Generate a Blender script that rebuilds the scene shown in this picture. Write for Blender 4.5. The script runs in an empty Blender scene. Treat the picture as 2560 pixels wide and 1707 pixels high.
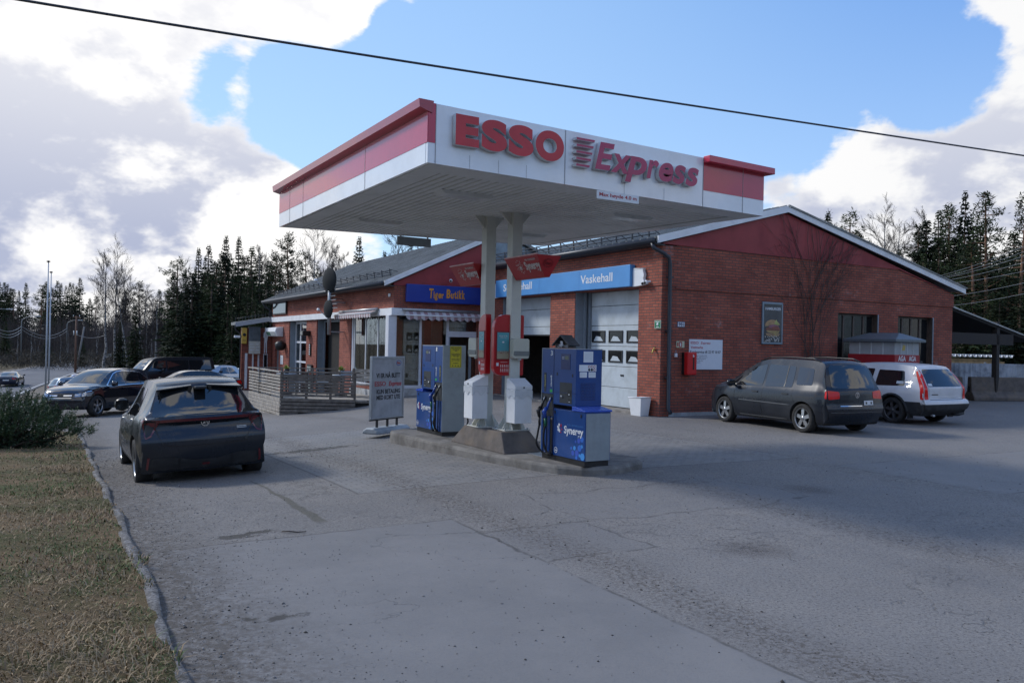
import bpy, bmesh, math, random
import numpy as np
from mathutils import Vector, Matrix
from mathutils.bvhtree import BVHTree
random.seed(7); RNG = np.random.default_rng(11)
sc = bpy.context.scene; COL = sc.collection
R = math.radians
# ------------------------------------------------------------------ camera, sky, sun, exposure
cam_d = bpy.data.cameras.new('camera'); cam = bpy.data.objects.new('camera', cam_d); COL.objects.link(cam)
cam_d.sensor_width = 36; cam_d.lens = 2066/2560*36; cam_d.clip_start = .05; cam_d.clip_end = 3000
CAMZ = 1.78
cam.matrix_world = Matrix.Translation((0, 0, CAMZ)) @ Matrix.Rotation(math.pi/2+R(.236), 4, 'X') @ Matrix.Rotation(R(1.2), 4, 'Z')
sc.camera = cam
sc.view_settings.view_transform = 'Standard'; sc.view_settings.look = 'None'
sc.view_settings.exposure = 0.40; sc.view_settings.gamma = 1
SUN_AZ, SUN_EL = R(-70), R(36)      # measured from +Y, negative = left
sd = bpy.data.lights.new('sun', 'SUN'); sd.energy = 1.8; sd.angle = R(9); sd.color = (1, .96, .9)
so = bpy.data.objects.new('sun', sd); COL.objects.link(so)
sv = Vector((math.sin(SUN_AZ)*math.cos(SUN_EL), math.cos(SUN_AZ)*math.cos(SUN_EL), math.sin(SUN_EL)))
so.rotation_euler = sv.to_track_quat('Z', 'Y').to_euler()
so.location = (0, 0, 30)

class NT:
    """tiny node-graph helper"""
    def __init__(s, tree): s.t = tree; s.n = tree.nodes; s.l = tree.links
    def node(s, typ, ins=None, **props):
        n = s.n.new(typ)
        for k, v in props.items(): setattr(n, k, v)
        for k, v in (ins or {}).items():
            if hasattr(v, 'is_linked') or isinstance(v, bpy.types.NodeSocket): s.l.new(v, n.inputs[k])
            else: n.inputs[k].default_value = v
        return n
    def math(s, op, a, b=0.0, c=None, clamp=False):
        n = s.n.new('ShaderNodeMath'); n.operation = op; n.use_clamp = clamp
        for i, v in enumerate((a, b) if c is None else (a, b, c)):
            if isinstance(v, bpy.types.NodeSocket): s.l.new(v, n.inputs[i])
            else: n.inputs[i].default_value = v
        return n.outputs[0]
    def vmath(s, op, a, b=(0, 0, 0)):
        n = s.n.new('ShaderNodeVectorMath'); n.operation = op
        for i, v in enumerate((a, b)):
            if isinstance(v, bpy.types.NodeSocket): s.l.new(v, n.inputs[i])
            else: n.inputs[i].default_value = v
        return n.outputs['Value' if op in ('DOT_PRODUCT', 'LENGTH', 'DISTANCE') else 'Vector']
    def ramp(s, v, a, b, lo=0.0, hi=1.0, smooth=True):
        n = s.n.new('ShaderNodeMapRange'); n.interpolation_type = 'SMOOTHSTEP' if smooth else 'LINEAR'
        for i, x in enumerate((v, a, b, lo, hi)):
            if isinstance(x, bpy.types.NodeSocket): s.l.new(x, n.inputs[i])
            else: n.inputs[i].default_value = x
        return n.outputs[0]
    def mix(s, f, a, b, blend='MIX'):
        n = s.n.new('ShaderNodeMix'); n.data_type = 'RGBA'; n.blend_type = blend
        for i, x in ((0, f), (6, a), (7, b)):
            if isinstance(x, bpy.types.NodeSocket): s.l.new(x, n.inputs[i])
            elif i == 0: n.inputs[0].default_value = x
            else: n.inputs[i].default_value = (*x[:3], 1)
        return n.outputs[2]
    def noise(s, vec, scale, detail=4, rough=.55, dist=0.0):
        n = s.n.new('ShaderNodeTexNoise')
        if vec is not None: s.l.new(vec, n.inputs['Vector'])
        n.inputs['Scale'].default_value = scale; n.inputs['Detail'].default_value = detail
        n.inputs['Roughness'].default_value = rough; n.inputs['Distortion'].default_value = dist
        return n.outputs[0]

w = bpy.data.worlds.new('World'); sc.world = w; w.use_nodes = True
N = NT(w.node_tree); N.n.clear()
sky = N.node('ShaderNodeTexSky', sky_type='NISHITA', sun_disc=False, sun_elevation=SUN_EL, sun_rotation=SUN_AZ % (2*math.pi), air_density=1.0, dust_density=.6, ozone_density=1.4)
tc = N.node('ShaderNodeTexCoord'); D = tc.outputs['Generated']
def pdir(x, y):
    d = cam.matrix_world.to_3x3() @ Vector(((x-1280)/2066, -(y-853.5)/2066, -1)); return tuple(d.normalized())
def wmap(sx, sy, sz, off=(0, 0, 0)):
    n = N.node('ShaderNodeMapping', {'Vector': D, 'Scale': (sx, sy, sz), 'Location': off}); return n.outputs[0]
OFF = (3.1, .4, 1.7); STR = 1.55
def cloud(shift=(0, 0, 0), det=8):
    o = tuple(a+b for a, b in zip(OFF, shift)); big = N.noise(wmap(1, 1, STR, o), 3.0, det, .60, .2)
    mid = N.noise(wmap(1, 1, STR*1.25, tuple(q*2 for q in o)), 7.5, 5, .6, .2); return N.math('MULTIPLY_ADD', N.math('ADD', N.math('MULTIPLY', big, .70), N.math('MULTIPLY', mid, .30)), 2.3, -.65)
dens = cloud()
# big cloud masses and clear gaps, by direction on the sky
BL = [  # px, py, radius(deg), weight
    (100, 20, 9, .20), (660, 50, 9, .24), (850, 60, 5, .18), (60, 420, 13, .22), (430, 420, 10, .24), (700, 440, 6.5, .17), (350, 600, 11, .24), (60, 600, 11, .26), (250, 340, 6, .14), (620, 600, 7, .20), (150, 700, 9, .16), (520, 140, 5.5, .18), (860, 130, 3.6, .22), (330, 60, 6, .12), (1140, 95, 2.0, .34), (1055, 30, 2.0, .25), (760, 560, 5, .06),
    (2350, 560, 11, .24), (2500, 400, 7, .24), (2080, 480, 6, .22), (1900, 420, 2.6, .16), (2470, 60, 3.2, .22), (2400, 190, 4.5, -.20), (2250, 380, 4, .1), (1445, 0, 2.4, .20), (2300, 640, 9, .12),
    (1500, 250, 17, -.34), (1150, 330, 7, -.26), (2150, 190, 9, -.34), (600, 245, 5.0, -.30), (790, 262, 5, -.34), (960, 300, 8, -.34), (290, 160, 4.6, -.26), (100, 160, 4.0, -.2), (440, 205, 4.6, -.26), (1040, 60, 3.5, -.2), (1150, 620, 6, -.16), (1700, -300, 18, -.3), (1000, 180, 5, -.22)]
bias = None
for px, py, rad, wt in BL:
    dd = N.vmath('DOT_PRODUCT', D, pdir(px, py))
    b = N.math('MULTIPLY', N.ramp(dd, math.cos(R(rad)), math.cos(R(rad*.3))), wt)
    bias = b if bias is None else N.math('ADD', bias, b)
sepD = N.node('ShaderNodeSeparateXYZ', {0: D}); elev = sepD.outputs[2]
bias = N.math('MULTIPLY', bias, 1.0)
bias = N.math('ADD', bias, N.math('MULTIPLY', N.ramp(sepD.outputs[1], .35, -.25), .05))
dens2 = N.math('ADD', dens, bias)
alpha = N.ramp(dens2, .53, .68)
lit = cloud((sv.x*.10, sv.y*.10-.0, sv.z*.10), 6)
diff = N.math('SUBTRACT', dens, lit)                       # thinner toward the sun = lit flank
shade = N.ramp(diff, .10, -.17)
thick = N.ramp(dens2, .60, .80)
low = N.ramp(elev, .02, .42, 1, 0)
shade = N.math('MULTIPLY', shade, N.math('ADD', N.math('MULTIPLY', low, .85), .25), clamp=True)
shade = N.math('MULTIPLY', shade, N.math('ADD', N.math('MULTIPLY', thick, .45), .55), clamp=True)
sunside = N.ramp(N.vmath('DOT_PRODUCT', D, pdir(200, -250)), .55, 1.0)
cw = N.mix(sunside, (7.3, 7.3, 7.35), (8.3, 8.2, 8.1))
ccol = N.mix(shade, cw, (3.5, 3.85, 5.1))
skyc = N.mix(1.0, sky.outputs[0], (1.50, 1.62, 2.00), 'MULTIPLY')
grad = N.mix(N.ramp(elev, .02, .46, 0, 1, False), (3.9, 5.7, 7.6), (.75, 2.3, 6.0)); grad = N.mix(N.math('MULTIPLY', sunside, .55), grad, (3.9, 5.9, 7.7))
skyc = N.mix(.78, skyc, grad)
hz = N.ramp(elev, .0, .10, .5, 0)
skyc = N.mix(hz, skyc, (4.8, 6.2, 7.8))
fin = N.mix(alpha, skyc, ccol)
bg = N.node('ShaderNodeBackground', {'Color': fin, 'Strength': .1})
N.l.new(bg.outputs[0], N.node('ShaderNodeOutputWorld').inputs[0])
w.cycles.sampling_method = 'MANUAL'; w.cycles.sample_map_resolution = 512

# ------------------------------------------------------------------ frames
AZ = R(29.1)                                    # bearing of the long walls, to the left of the view axis
O0 = Vector((3.843, 21.358, 0)); UA = Vector((math.cos(AZ), math.sin(AZ), 0)); VA = Vector((-math.sin(AZ), math.cos(AZ), 0))
def W(u, v, z=0.0): return O0 + UA*u + VA*v + Vector((0, 0, z))
def toUV(x, y):
    d = Vector((x, y, 0))-O0; return d.dot(UA), d.dot(VA)

# ------------------------------------------------------------------ materials
MATS = {}
def mat(name, col=(.5, .5, .5), rough=.6, metal=0.0, var=.06, scale=6.0, bump=0.0, coat=0.0, spec=.5, dirt=None, coords='Object', emit=None, rand=0.0):
    """principled material; colour varied by two noises, optional dirt (colour, amount, scale), bump"""
    if name in MATS: return MATS[name]
    m = bpy.data.materials.new(name); m.use_nodes = True; T = NT(m.node_tree); T.n.clear()
    tcn = T.node('ShaderNodeTexCoord'); V_ = tcn.outputs[coords]
    n1 = T.noise(V_, scale, 5, .6)
    c = T.mix(T.ramp(n1, .3, .7), [max(0, x*(1-var)) for x in col], [x*(1+var) for x in col])
    r = rough
    if rand:
        rn = T.node('ShaderNodeObjectInfo').outputs['Random']; c = T.mix(rn, T.mix(1.0, c, (1-rand,)*3, 'MULTIPLY'), T.mix(1.0, c, (1+rand*1.3, 1+rand, 1+rand*.4), 'MULTIPLY'))
    if dirt:
        dc, da, ds = dirt
        n2 = T.noise(V_, ds, 6, .65)
        f = T.math('MULTIPLY', T.ramp(n2, .42, .72), da)
        c = T.mix(f, c, dc); r = T.math('ADD', T.math('MULTIPLY', f, .35), rough, clamp=True)
    ins = {'Base Color': c, 'Roughness': r, 'Metallic': metal, 'Coat Weight': coat, 'Coat Roughness': .03, 'Specular IOR Level': spec}
    if emit: ins['Emission Color'] = (*emit[0], 1); ins['Emission Strength'] = emit[1]
    if bump:
        b = T.node('ShaderNodeBump', {'Height': T.noise(V_, scale*6, 4, .6), 'Strength': bump, 'Distance': .01}); ins['Normal'] = b.outputs[0]
    p = T.node('ShaderNodeBsdfPrincipled', ins)
    T.l.new(p.outputs[0], T.node('ShaderNodeOutputMaterial').inputs[0])
    MATS[name] = m; return m

def brick_mat(name, c1, c2, mortar, bw=.24, bh=.075, ms=.011, stain=True):
    m = bpy.data.materials.new(name); m.use_nodes = True; T = NT(m.node_tree); T.n.clear()
    uv = T.node('ShaderNodeTexCoord').outputs['UV']
    br = T.node('ShaderNodeTexBrick', {'Vector': uv, 'Color1': (*c1, 1), 'Color2': (*c2, 1), 'Mortar': (*mortar, 1), 'Scale': 1.0, 'Mortar Size': ms, 'Mortar Smooth': .25, 'Bias': -.1, 'Brick Width': bw, 'Row Height': bh})
    n1 = T.noise(uv, 1.3, 5, .6); n2 = T.noise(uv, 26, 3, .6)
    c = T.mix(T.ramp(n1, .3, .75), br.outputs[0], T.mix(1.0, br.outputs[0], (.72, .66, .66), 'MULTIPLY'))
    c = T.mix(T.math('MULTIPLY', T.ramp(n2, .45, .8), .5), c, T.mix(1.0, c, (1.5, 1.4, 1.3), 'MULTIPLY'))
    if stain:   # pale lime bloom, patchy
        sp = T.node('ShaderNodeSeparateXYZ', {0: uv}); hgt = sp.outputs[1]
        n3 = T.noise(T.vmath('ADD', uv, (31, 17, 0)), 1.1, 7, .72)
        f = T.math('MULTIPLY', T.ramp(n3, .60, .74), .55)
        c = T.mix(f, c, (.42, .37, .38))
        foot = T.math('MULTIPLY', T.ramp(hgt, .75, .0), T.ramp(T.noise(uv, 3.5, 6, .7), .35, .7))
        c = T.mix(T.math('MULTIPLY', foot, .55), c, (.10, .075, .07))
    b = T.node('ShaderNodeBump', {'Height': T.math('SUBTRACT', 1.0, br.outputs[1]), 'Strength': .55, 'Distance': .008})
    b2 = T.node('ShaderNodeBump', {'Height': n2, 'Strength': .25, 'Distance': .004, 'Normal': b.outputs[0]})
    p = T.node('ShaderNodeBsdfPrincipled', {'Base Color': c, 'Roughness': .82, 'Normal': b2.outputs[0], 'Specular IOR Level': .3})
    T.l.new(p.outputs[0], T.node('ShaderNodeOutputMaterial').inputs[0]); MATS[name] = m; return m

BRICK = brick_mat('red_brick', (.39, .112, .070), (.26, .072, .050), (.105, .08, .07))
M_WHITE = mat('white_paint', (.74, .76, .78), .45, var=.05, dirt=((.42, .42, .42), .4, 3.0))
M_FASC = mat('white_fascia_paint', (.80, .82, .84), .16, var=.02, coat=.6, dirt=((.55, .56, .56), .25, 1.7))
M_REDF = mat('red_fascia_paint', (.50, .022, .055), .2, var=.04, coat=.5)
M_REDL = mat('red_letter_plastic', (.50, .022, .035), .3, var=.10, scale=2.5)
M_REDLX = mat('faded_red_letter_plastic', (.40, .035, .105), .3, var=.08, scale=2.5)
M_GREYL = mat('grey_letter_side', (.55, .58, .59), .4, var=.1)
M_REDWALL = mat('red_cladding', (.27, .028, .032), .55, var=.08, scale=2, dirt=((.16, .03, .035), .5, 1.2))
M_ROOF = mat('grey_roof_steel', (.20, .205, .20), .42, .3, var=.14, scale=3, dirt=((.10, .105, .10), .6, 1.1))
M_GUT = mat('dark_gutter_steel', (.035, .04, .05), .4, .2, var=.1)
M_BLACK = mat('black_plastic', (.012, .012, .013), .45, var=.2)
M_DARK = mat('dark_interior', (.012, .011, .010), .9, var=.3)
M_GLASSD = mat('dark_window_glass', (.010, .012, .014), .06, var=.2, spec=.4)
M_BLUES = mat('dark_blue_sign', (.012, .035, .26), .3, var=.05, scale=2)
M_LBLUE = mat('light_blue_sign', (.075, .27, .58), .42, var=.05, scale=1.5)
M_LBLUED = mat('light_blue_sign_side', (.05, .16, .42), .4)
M_STEELP = mat('door_panel_white', (.50, .56, .60), .4, var=.06, scale=1.5, dirt=((.30, .34, .34), .45, 2.2))
M_GREYP = mat('grey_painted_metal', (.20, .24, .28), .5, var=.08)
M_PILLAR = mat('cream_pillar_paint', (.56, .57, .52), .38, var=.04, scale=2, dirt=((.40, .40, .36), .35, 3))
M_BLUEP = mat('blue_pump_paint', (.004, .048, .205), .32, var=.07, scale=3, coat=.3, dirt=((.015, .055, .20), .5, 2.5))
M_PGREY = mat('grey_pump_steel', (.27, .31, .33), .42, .2, var=.05, dirt=((.20, .22, .23), .5, 4))
M_STONE = mat('grey_concrete', (.24, .225, .205), .85, var=.22, scale=5, bump=.5, dirt=((.12, .105, .09), .8, 2.2))
M_PLINTH = mat('dark_plinth_concrete', (.115, .10, .09), .85, var=.25, scale=4, bump=.5, dirt=((.22, .17, .12), .5, 2.5))
M_WOOD = mat('weathered_wood', (.135, .118, .102), .85, var=.30, scale=7, bump=.3, dirt=((.12, .10, .085), .7, 5))
M_WOODL = mat('pale_weathered_wood', (.36, .33, .285), .85, var=.25, scale=7, bump=.3, dirt=((.2, .17, .14), .6, 5))
M_GALV = mat('galvanised_steel', (.36, .38, .40), .42, .7, var=.12, scale=8)
M_STICK = mat('white_sticker', (.66, .69, .72), .4, var=.05)
M_RUBBER = mat('black_rubber', (.016, .016, .017), .75, var=.25, bump=.2)

# ------------------------------------------------------------------ mesh builder
class MB:
    def __init__(s): s.v = []; s.f = []; s.mi = []; s.cur = 0; s.sm = []
    def add(s, vs, fs, smooth=False):
        b = len(s.v); s.v += [tuple(p) for p in vs]; s.f += [tuple(b+i for i in f) for f in fs]
        s.mi += [s.cur]*len(fs); s.sm += [smooth]*len(fs); return s
    def box(s, x0, x1, y0, y1, z0, z1):
        if x0 > x1: x0, x1 = x1, x0
        if y0 > y1: y0, y1 = y1, y0
        if z0 > z1: z0, z1 = z1, z0
        return s.add([(x0,y0,z0),(x1,y0,z0),(x1,y1,z0),(x0,y1,z0),(x0,y0,z1),(x1,y0,z1),(x1,y1,z1),(x0,y1,z1)],
                     [(0,3,2,1),(4,5,6,7),(0,1,5,4),(1,2,6,5),(2,3,7,6),(3,0,4,7)])
    def obox(s, c, ax, ay, az):
        """box from centre and three half-axis vectors"""
        c, ax, ay, az = Vector(c), Vector(ax), Vector(ay), Vector(az)
        vs = [c+ax*i+ay*j+az*k for k in (-1, 1) for (i, j) in ((-1,-1),(1,-1),(1,1),(-1,1))]
        return s.add(vs, [(0,3,2,1),(4,5,6,7),(0,1,5,4),(1,2,6,5),(2,3,7,6),(3,0,4,7)])
    def beam(s, a, b, w, h=None):
        a, b = Vector(a), Vector(b); h = h or w; d = b-a
        if d.length < 1e-6: return s
        dn = d.normalized(); up = Vector((0,0,1)) if abs(dn.z) < .95 else Vector((0,1,0))
        sx = dn.cross(up).normalized(); sy = sx.cross(dn).normalized()
        return s.obox((a+b)/2, d/2, sx*w/2, sy*h/2)
    def tube(s, pts, r, n=8, caps=True, smooth=True):
        pts = [Vector(p) for p in pts]; m = len(pts); rs = r if isinstance(r, (list, tuple)) else [r]*m
        t0 = (pts[1]-pts[0]).normalized(); up = Vector((0,0,1)) if abs(t0.z) < .9 else Vector((1,0,0))
        sx = t0.cross(up).normalized(); vs = []; fs = []
        for i, p in enumerate(pts):
            t = (pts[min(i+1, m-1)]-pts[max(i-1, 0)]).normalized()
            sx = (sx - t*sx.dot(t)).normalized(); sy = t.cross(sx)
            for k in range(n):
                a = 2*math.pi*k/n; vs.append(p+(sx*math.cos(a)+sy*math.sin(a))*rs[i])
        for i in range(m-1):
            for k in range(n): fs.append((i*n+k, i*n+(k+1) % n, (i+1)*n+(k+1) % n, (i+1)*n+k))
        if caps: fs += [tuple(range(n-1, -1, -1)), tuple((m-1)*n+k for k in range(n))]
        return s.add(vs, fs, smooth)
    def cyl(s, a, b, r, n=16): return s.tube([a, b], r, n)
    def lathe(s, prof, n=24, axis='z', c=(0,0,0), close=False):
        vs = []; fs = []; m = len(prof)
        for r, h in prof:
            for k in range(n):
                a = 2*math.pi*k/n; x, y = r*math.cos(a), r*math.sin(a)
                p = (x, y, h) if axis == 'z' else ((x, h, y) if axis == 'y' else (h, x, y))
                vs.append((p[0]+c[0], p[1]+c[1], p[2]+c[2]))
        for i in range(m-1 if not close else m):
            j = (i+1) % m
            for k in range(n): fs.append((i*n+k, i*n+(k+1) % n, j*n+(k+1) % n, j*n+k))
        return s.add(vs, fs, True)
    def prism(s, poly, d0, d1, axis='y'):
        """extrude a polygon [(a,b)] along an axis: 'y' -> (a,d,b); 'x' -> (d,a,b); 'z' -> (a,b,d)"""
        f = {'y': lambda a, b, d: (a, d, b), 'x': lambda a, b, d: (d, a, b), 'z': lambda a, b, d: (a, b, d)}[axis]
        n = len(poly); vs = [f(a, b, d0) for a, b in poly]+[f(a, b, d1) for a, b in poly]
        return s.add(vs, [tuple(range(n))[::-1], tuple(range(n, 2*n))]+[(i, (i+1) % n, n+(i+1) % n, n+i) for i in range(n)])
    def build(s, name, m, parent=None, bevel=0.0, loc=None, uv=True, segs=2, fixn=True):
        me = bpy.data.meshes.new(name); me.from_pydata(s.v, [], s.f)
        ms = m if isinstance(m, (list, tuple)) else [m]
        for x in ms: me.materials.append(x)
        me.polygons.foreach_set('material_index', s.mi); me.polygons.foreach_set('use_smooth', s.sm)
        if fixn:
            bm = bmesh.new(); bm.from_mesh(me); bmesh.ops.recalc_face_normals(bm, faces=bm.faces); bm.to_mesh(me); bm.free()
        me.update()
        if uv: box_uv(me)
        o = bpy.data.objects.new(name, me); COL.objects.link(o)
        if parent: o.parent = parent
        if loc: o.location = loc
        if bevel:
            b = o.modifiers.new('bevel', 'BEVEL'); b.width = bevel; b.segments = segs; b.limit_method = 'ANGLE'; b.angle_limit = R(40); b.harden_normals = False
        return o
def box_uv(me):
    n = len(me.loops); uvl = me.uv_layers.new(name='UVMap')
    if n == 0: return
    co = np.zeros(len(me.vertices)*3); me.vertices.foreach_get('co', co); co = co.reshape(-1, 3)
    vi = np.zeros(n, int); me.loops.foreach_get('vertex_index', vi)
    nm = np.zeros(len(me.polygons)*3); me.polygons.foreach_get('normal', nm); nm = np.abs(nm.reshape(-1, 3))
    lt = np.zeros(len(me.polygons), int); me.polygons.foreach_get('loop_total', lt)
    ax = np.repeat(nm.argmax(1), lt); c = co[vi]
    u = np.where(ax == 0, c[:, 1], c[:, 0]); v = np.where(ax == 2, c[:, 1], c[:, 2])
    uvl.data.foreach_set('uv', np.stack([u, v], 1).ravel())
def thing(name, label, cat, loc=(0, 0, 0), rz=0.0, group=None):
    o = bpy.data.objects.new(name, None); COL.objects.link(o); o.location = loc; o.rotation_euler = (0, 0, rz); o.empty_display_size = .3
    o['label'] = label; o['category'] = cat
    if group: o['group'] = group
    return o
def bthing(name, label, cat, u, v, z=0.0, rot=0.0, group=None): return thing(name, label, cat, W(u, v, z), AZ+rot, group)
def tag(o, label, cat, group=None):
    o['label'] = label; o['category'] = cat
    if group: o['group'] = group
    return o
def place(o, loc, rz=0.0): o.location = loc; o.rotation_euler = (0, 0, rz); return o
def kids(o): return [c for c in bpy.data.objects if c.parent == o]
def copy_tree(o, parent=None, index=None):
    c = o.copy(); COL.objects.link(c); c.parent = parent
    for ch in (index or {}).get(o.name, kids(o) if index is None else []): copy_tree(ch, c, index)
    return c

# text outlines baked to meshes and fitted to a measured rectangle
def text_mesh(body, bold=0.0, shear=0.0, ext=0.0, spacing=1.0, res=3, align='CENTER', line=1.0):
    cu = bpy.data.curves.new('t', 'FONT'); cu.body = body; cu.offset = bold; cu.shear = shear; cu.extrude = ext; cu.space_character = spacing
    cu.resolution_u = res; cu.fill_mode = 'BOTH'; cu.align_x = align; cu.space_line = line
    ob = bpy.data.objects.new('t', cu); COL.objects.link(ob); dg = bpy.context.evaluated_depsgraph_get()
    me = bpy.data.meshes.new_from_object(ob.evaluated_get(dg)); bpy.data.objects.remove(ob); bpy.data.curves.remove(cu)
    return me
def text(name, body, m, parent, rect, side='S', depth=.004, thick=.002, bold=.0, shear=0.0, spacing=1.0, res=3, side_mat=None, align='CENTER', line=1.0):
    """rect=(a0,a1,z0,z1) in parent coords. side 'S': face looks to -y (a = x); 'W': face looks to -x (a = -y, given as y values right<left);
    depth = position on the normal axis of the back of the letters"""
    me = text_mesh(body, bold, shear, .5, spacing, res, align, line)
    co = np.zeros(len(me.vertices)*3); me.vertices.foreach_get('co', co); co = co.reshape(-1, 3)
    mn, mx = co.min(0), co.max(0); t = (co-mn)/np.maximum(mx-mn, 1e-6)
    a0, a1, z0, z1 = rect
    a = a0+(a1-a0)*t[:, 0]; z = z0+(z1-z0)*t[:, 1]; d = thick*t[:, 2]
    out = np.stack([a, depth-d, z], 1) if side == 'S' else np.stack([depth-d, a, z], 1)
    me.vertices.foreach_set('co', out.ravel()); me.name = name
    me.materials.clear(); me.materials.append(m)
    if side_mat:
        me.materials.append(side_mat); me.update()
        ax = 1 if side == 'S' else 0
        mi = [0 if abs(p.normal[ax]) > .7 else 1 for p in me.polygons]; me.polygons.foreach_set('material_index', mi)
    me.update(); o = bpy.data.objects.new(name, me); COL.objects.link(o); o.parent = parent; return o
def empty_part(name, parent, loc=(0, 0, 0)):
    o = bpy.data.objects.new(name, None); COL.objects.link(o); o.parent = parent; o.location = loc; return o
# ------------------------------------------------------------------ terrain heights (metres), thin-plate through surveyed points
_CP = []
for u, v, z in [(-8,-12,0),(-13,-14,0),(0,-14,.02),(8,-14,.05),(-8.3,-5,0),(-7,-1.5,-.02),(-3,-3,0),(0,0,0),(0,8,0),(5,-3,.04),(12,0,.1),(12,-8,.08),
                (-3.5,10,-.12),(-12.6,-3.5,-.27),(-13.3,-9,-.06),(-11,-3.4,-.19),(-7.1,10.75,-.70),(-5,9.5,-.42),(-12.7,13.9,-.92),(-7.2,15,-.85),
                (-8,28,-.95),(-4,28,-.9),(-12,5,-.6),(4,10,0),(12,8,.1),(20,20,.2),(5,20,-.1),(16,2,.1)]:
    p = W(u, v); _CP.append((p.x, p.y, z))
_CP += [(-47,78,-3.1),(-62,104,-3.1),(-81,162,-3.1),(-33,52,-2.6),(-26,56,-2.2),(-20,66,-2.4),(-15,37,-1.0),(-11,44,-1.25),(-10,90,-2.2),(30,95,-.5),(90,60,.4),
        (-150,110,-3.4),(-60,260,-3),(120,200,0),(0,0,0),(-6,-6,0),(8,-8,0),(-34,20,-2.5),(-26,4,-1.5),(-17,16,-.9)]
_CP = np.array(_CP); _n = len(_CP)
def _phi(r2): return np.where(r2 > 1e-9, .5*r2*np.log(np.maximum(r2, 1e-9)), 0)
_S = 30.0
_A = np.zeros((_n+3, _n+3)); _X = _CP[:, :2]/_S
_A[:_n, :_n] = _phi(((_X[:, None]-_X[None])**2).sum(2))+np.eye(_n)*2e-4
_A[:_n, _n] = 1; _A[:_n, _n+1:] = _X; _A[_n:, :_n] = _A[:_n, _n:].T
_Wt = np.linalg.solve(_A, np.concatenate([_CP[:, 2], [0, 0, 0]]))
def gz(x, y):
    x = np.clip(np.asarray(x, float), -170, 170); y = np.clip(np.asarray(y, float), -30, 270); sh = x.shape; q = np.stack([x.ravel(), y.ravel()], 1)/_S
    r2 = ((q[:, None]-_X[None])**2).sum(2); z = _phi(r2)@_Wt[:_n]+_Wt[_n]+q@_Wt[_n+1:]
    z = np.clip(z, -4.2, 2.5); return z.reshape(sh) if sh else float(z[0])
def G(x, y): return float(gz(np.array([x]), np.array([y]))[0])
def GW(u, v, dz=0.0): p = W(u, v); return Vector((p.x, p.y, G(p.x, p.y)+dz))

def sheet(name, xs, ys, zf, m, kind='structure', uvframe=False, keep=None):
    """grid sheet over coordinates (xs, ys); uvframe: coordinates are building-frame (u, v)"""
    X, Y = np.meshgrid(xs, ys, indexing='ij')
    if uvframe:
        PX = O0.x+UA.x*X+VA.x*Y; PY = O0.y+UA.y*X+VA.y*Y
    else: PX, PY = X, Y
    Z = zf(PX, PY, X, Y); nx, ny = X.shape
    co = np.stack([PX, PY, Z], 2).reshape(-1, 3)
    i, j = np.meshgrid(np.arange(nx-1), np.arange(ny-1), indexing='ij'); a = (i*ny+j).ravel()
    q = np.stack([a, a+ny, a+ny+1, a+1], 1)
    if keep is not None:
        cx = (X[:-1, :-1]+X[1:, 1:])/2; cy = (Y[:-1, :-1]+Y[1:, 1:])/2; q = q[keep(cx, cy).ravel()]
    me = bpy.data.meshes.new(name); me.vertices.add(len(co)); me.vertices.foreach_set('co', co.ravel())
    me.loops.add(q.size); me.loops.foreach_set('vertex_index', q.ravel().astype(np.int32)); me.polygons.add(len(q))
    me.polygons.foreach_set('loop_start', np.arange(0, q.size, 4, dtype=np.int32)); me.polygons.foreach_set('loop_total', np.full(len(q), 4, np.int32))
    me.polygons.foreach_set('use_smooth', np.ones(len(q), bool)); me.update(calc_edges=True); me.validate()
    me.materials.append(m); o = bpy.data.objects.new(name, me); COL.objects.link(o); o['kind'] = kind
    return o

# ---- far ground
def m_ground():
    m = bpy.data.materials.new('rough_spring_ground'); m.use_nodes = True; T = NT(m.node_tree); T.n.clear()
    P = T.node('ShaderNodeNewGeometry').outputs['Position']
    c = T.mix(T.ramp(T.noise(P, .35, 7, .65), .35, .65), (.085, .062, .036), (.045, .048, .022))
    c = T.mix(T.math('MULTIPLY', T.ramp(T.noise(P, 6, 6, .7), .4, .7), .6), c, (.14, .105, .065))
    b = T.node('ShaderNodeBump', {'Height': T.noise(P, 5, 8, .7), 'Strength': .8, 'Distance': .12})
    p = T.node('ShaderNodeBsdfPrincipled', {'Base Color': c, 'Roughness': .95, 'Normal': b.outputs[0], 'Specular IOR Level': .2})
    T.l.new(p.outputs[0], T.node('ShaderNodeOutputMaterial').inputs[0]); return m
def _spread(a, b, c, d, fine, coarse):
    return np.concatenate([np.linspace(a, b, coarse, endpoint=False), np.linspace(b, c, fine, endpoint=False), np.linspace(c, d, coarse)])
sheet('ground', _spread(-1500, -60, 60, 1500, 110, 14), _spread(-400, -20, 170, 2200, 150, 14), lambda X, Y, a, b: gz(X, Y)-.16, m_ground())

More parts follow.
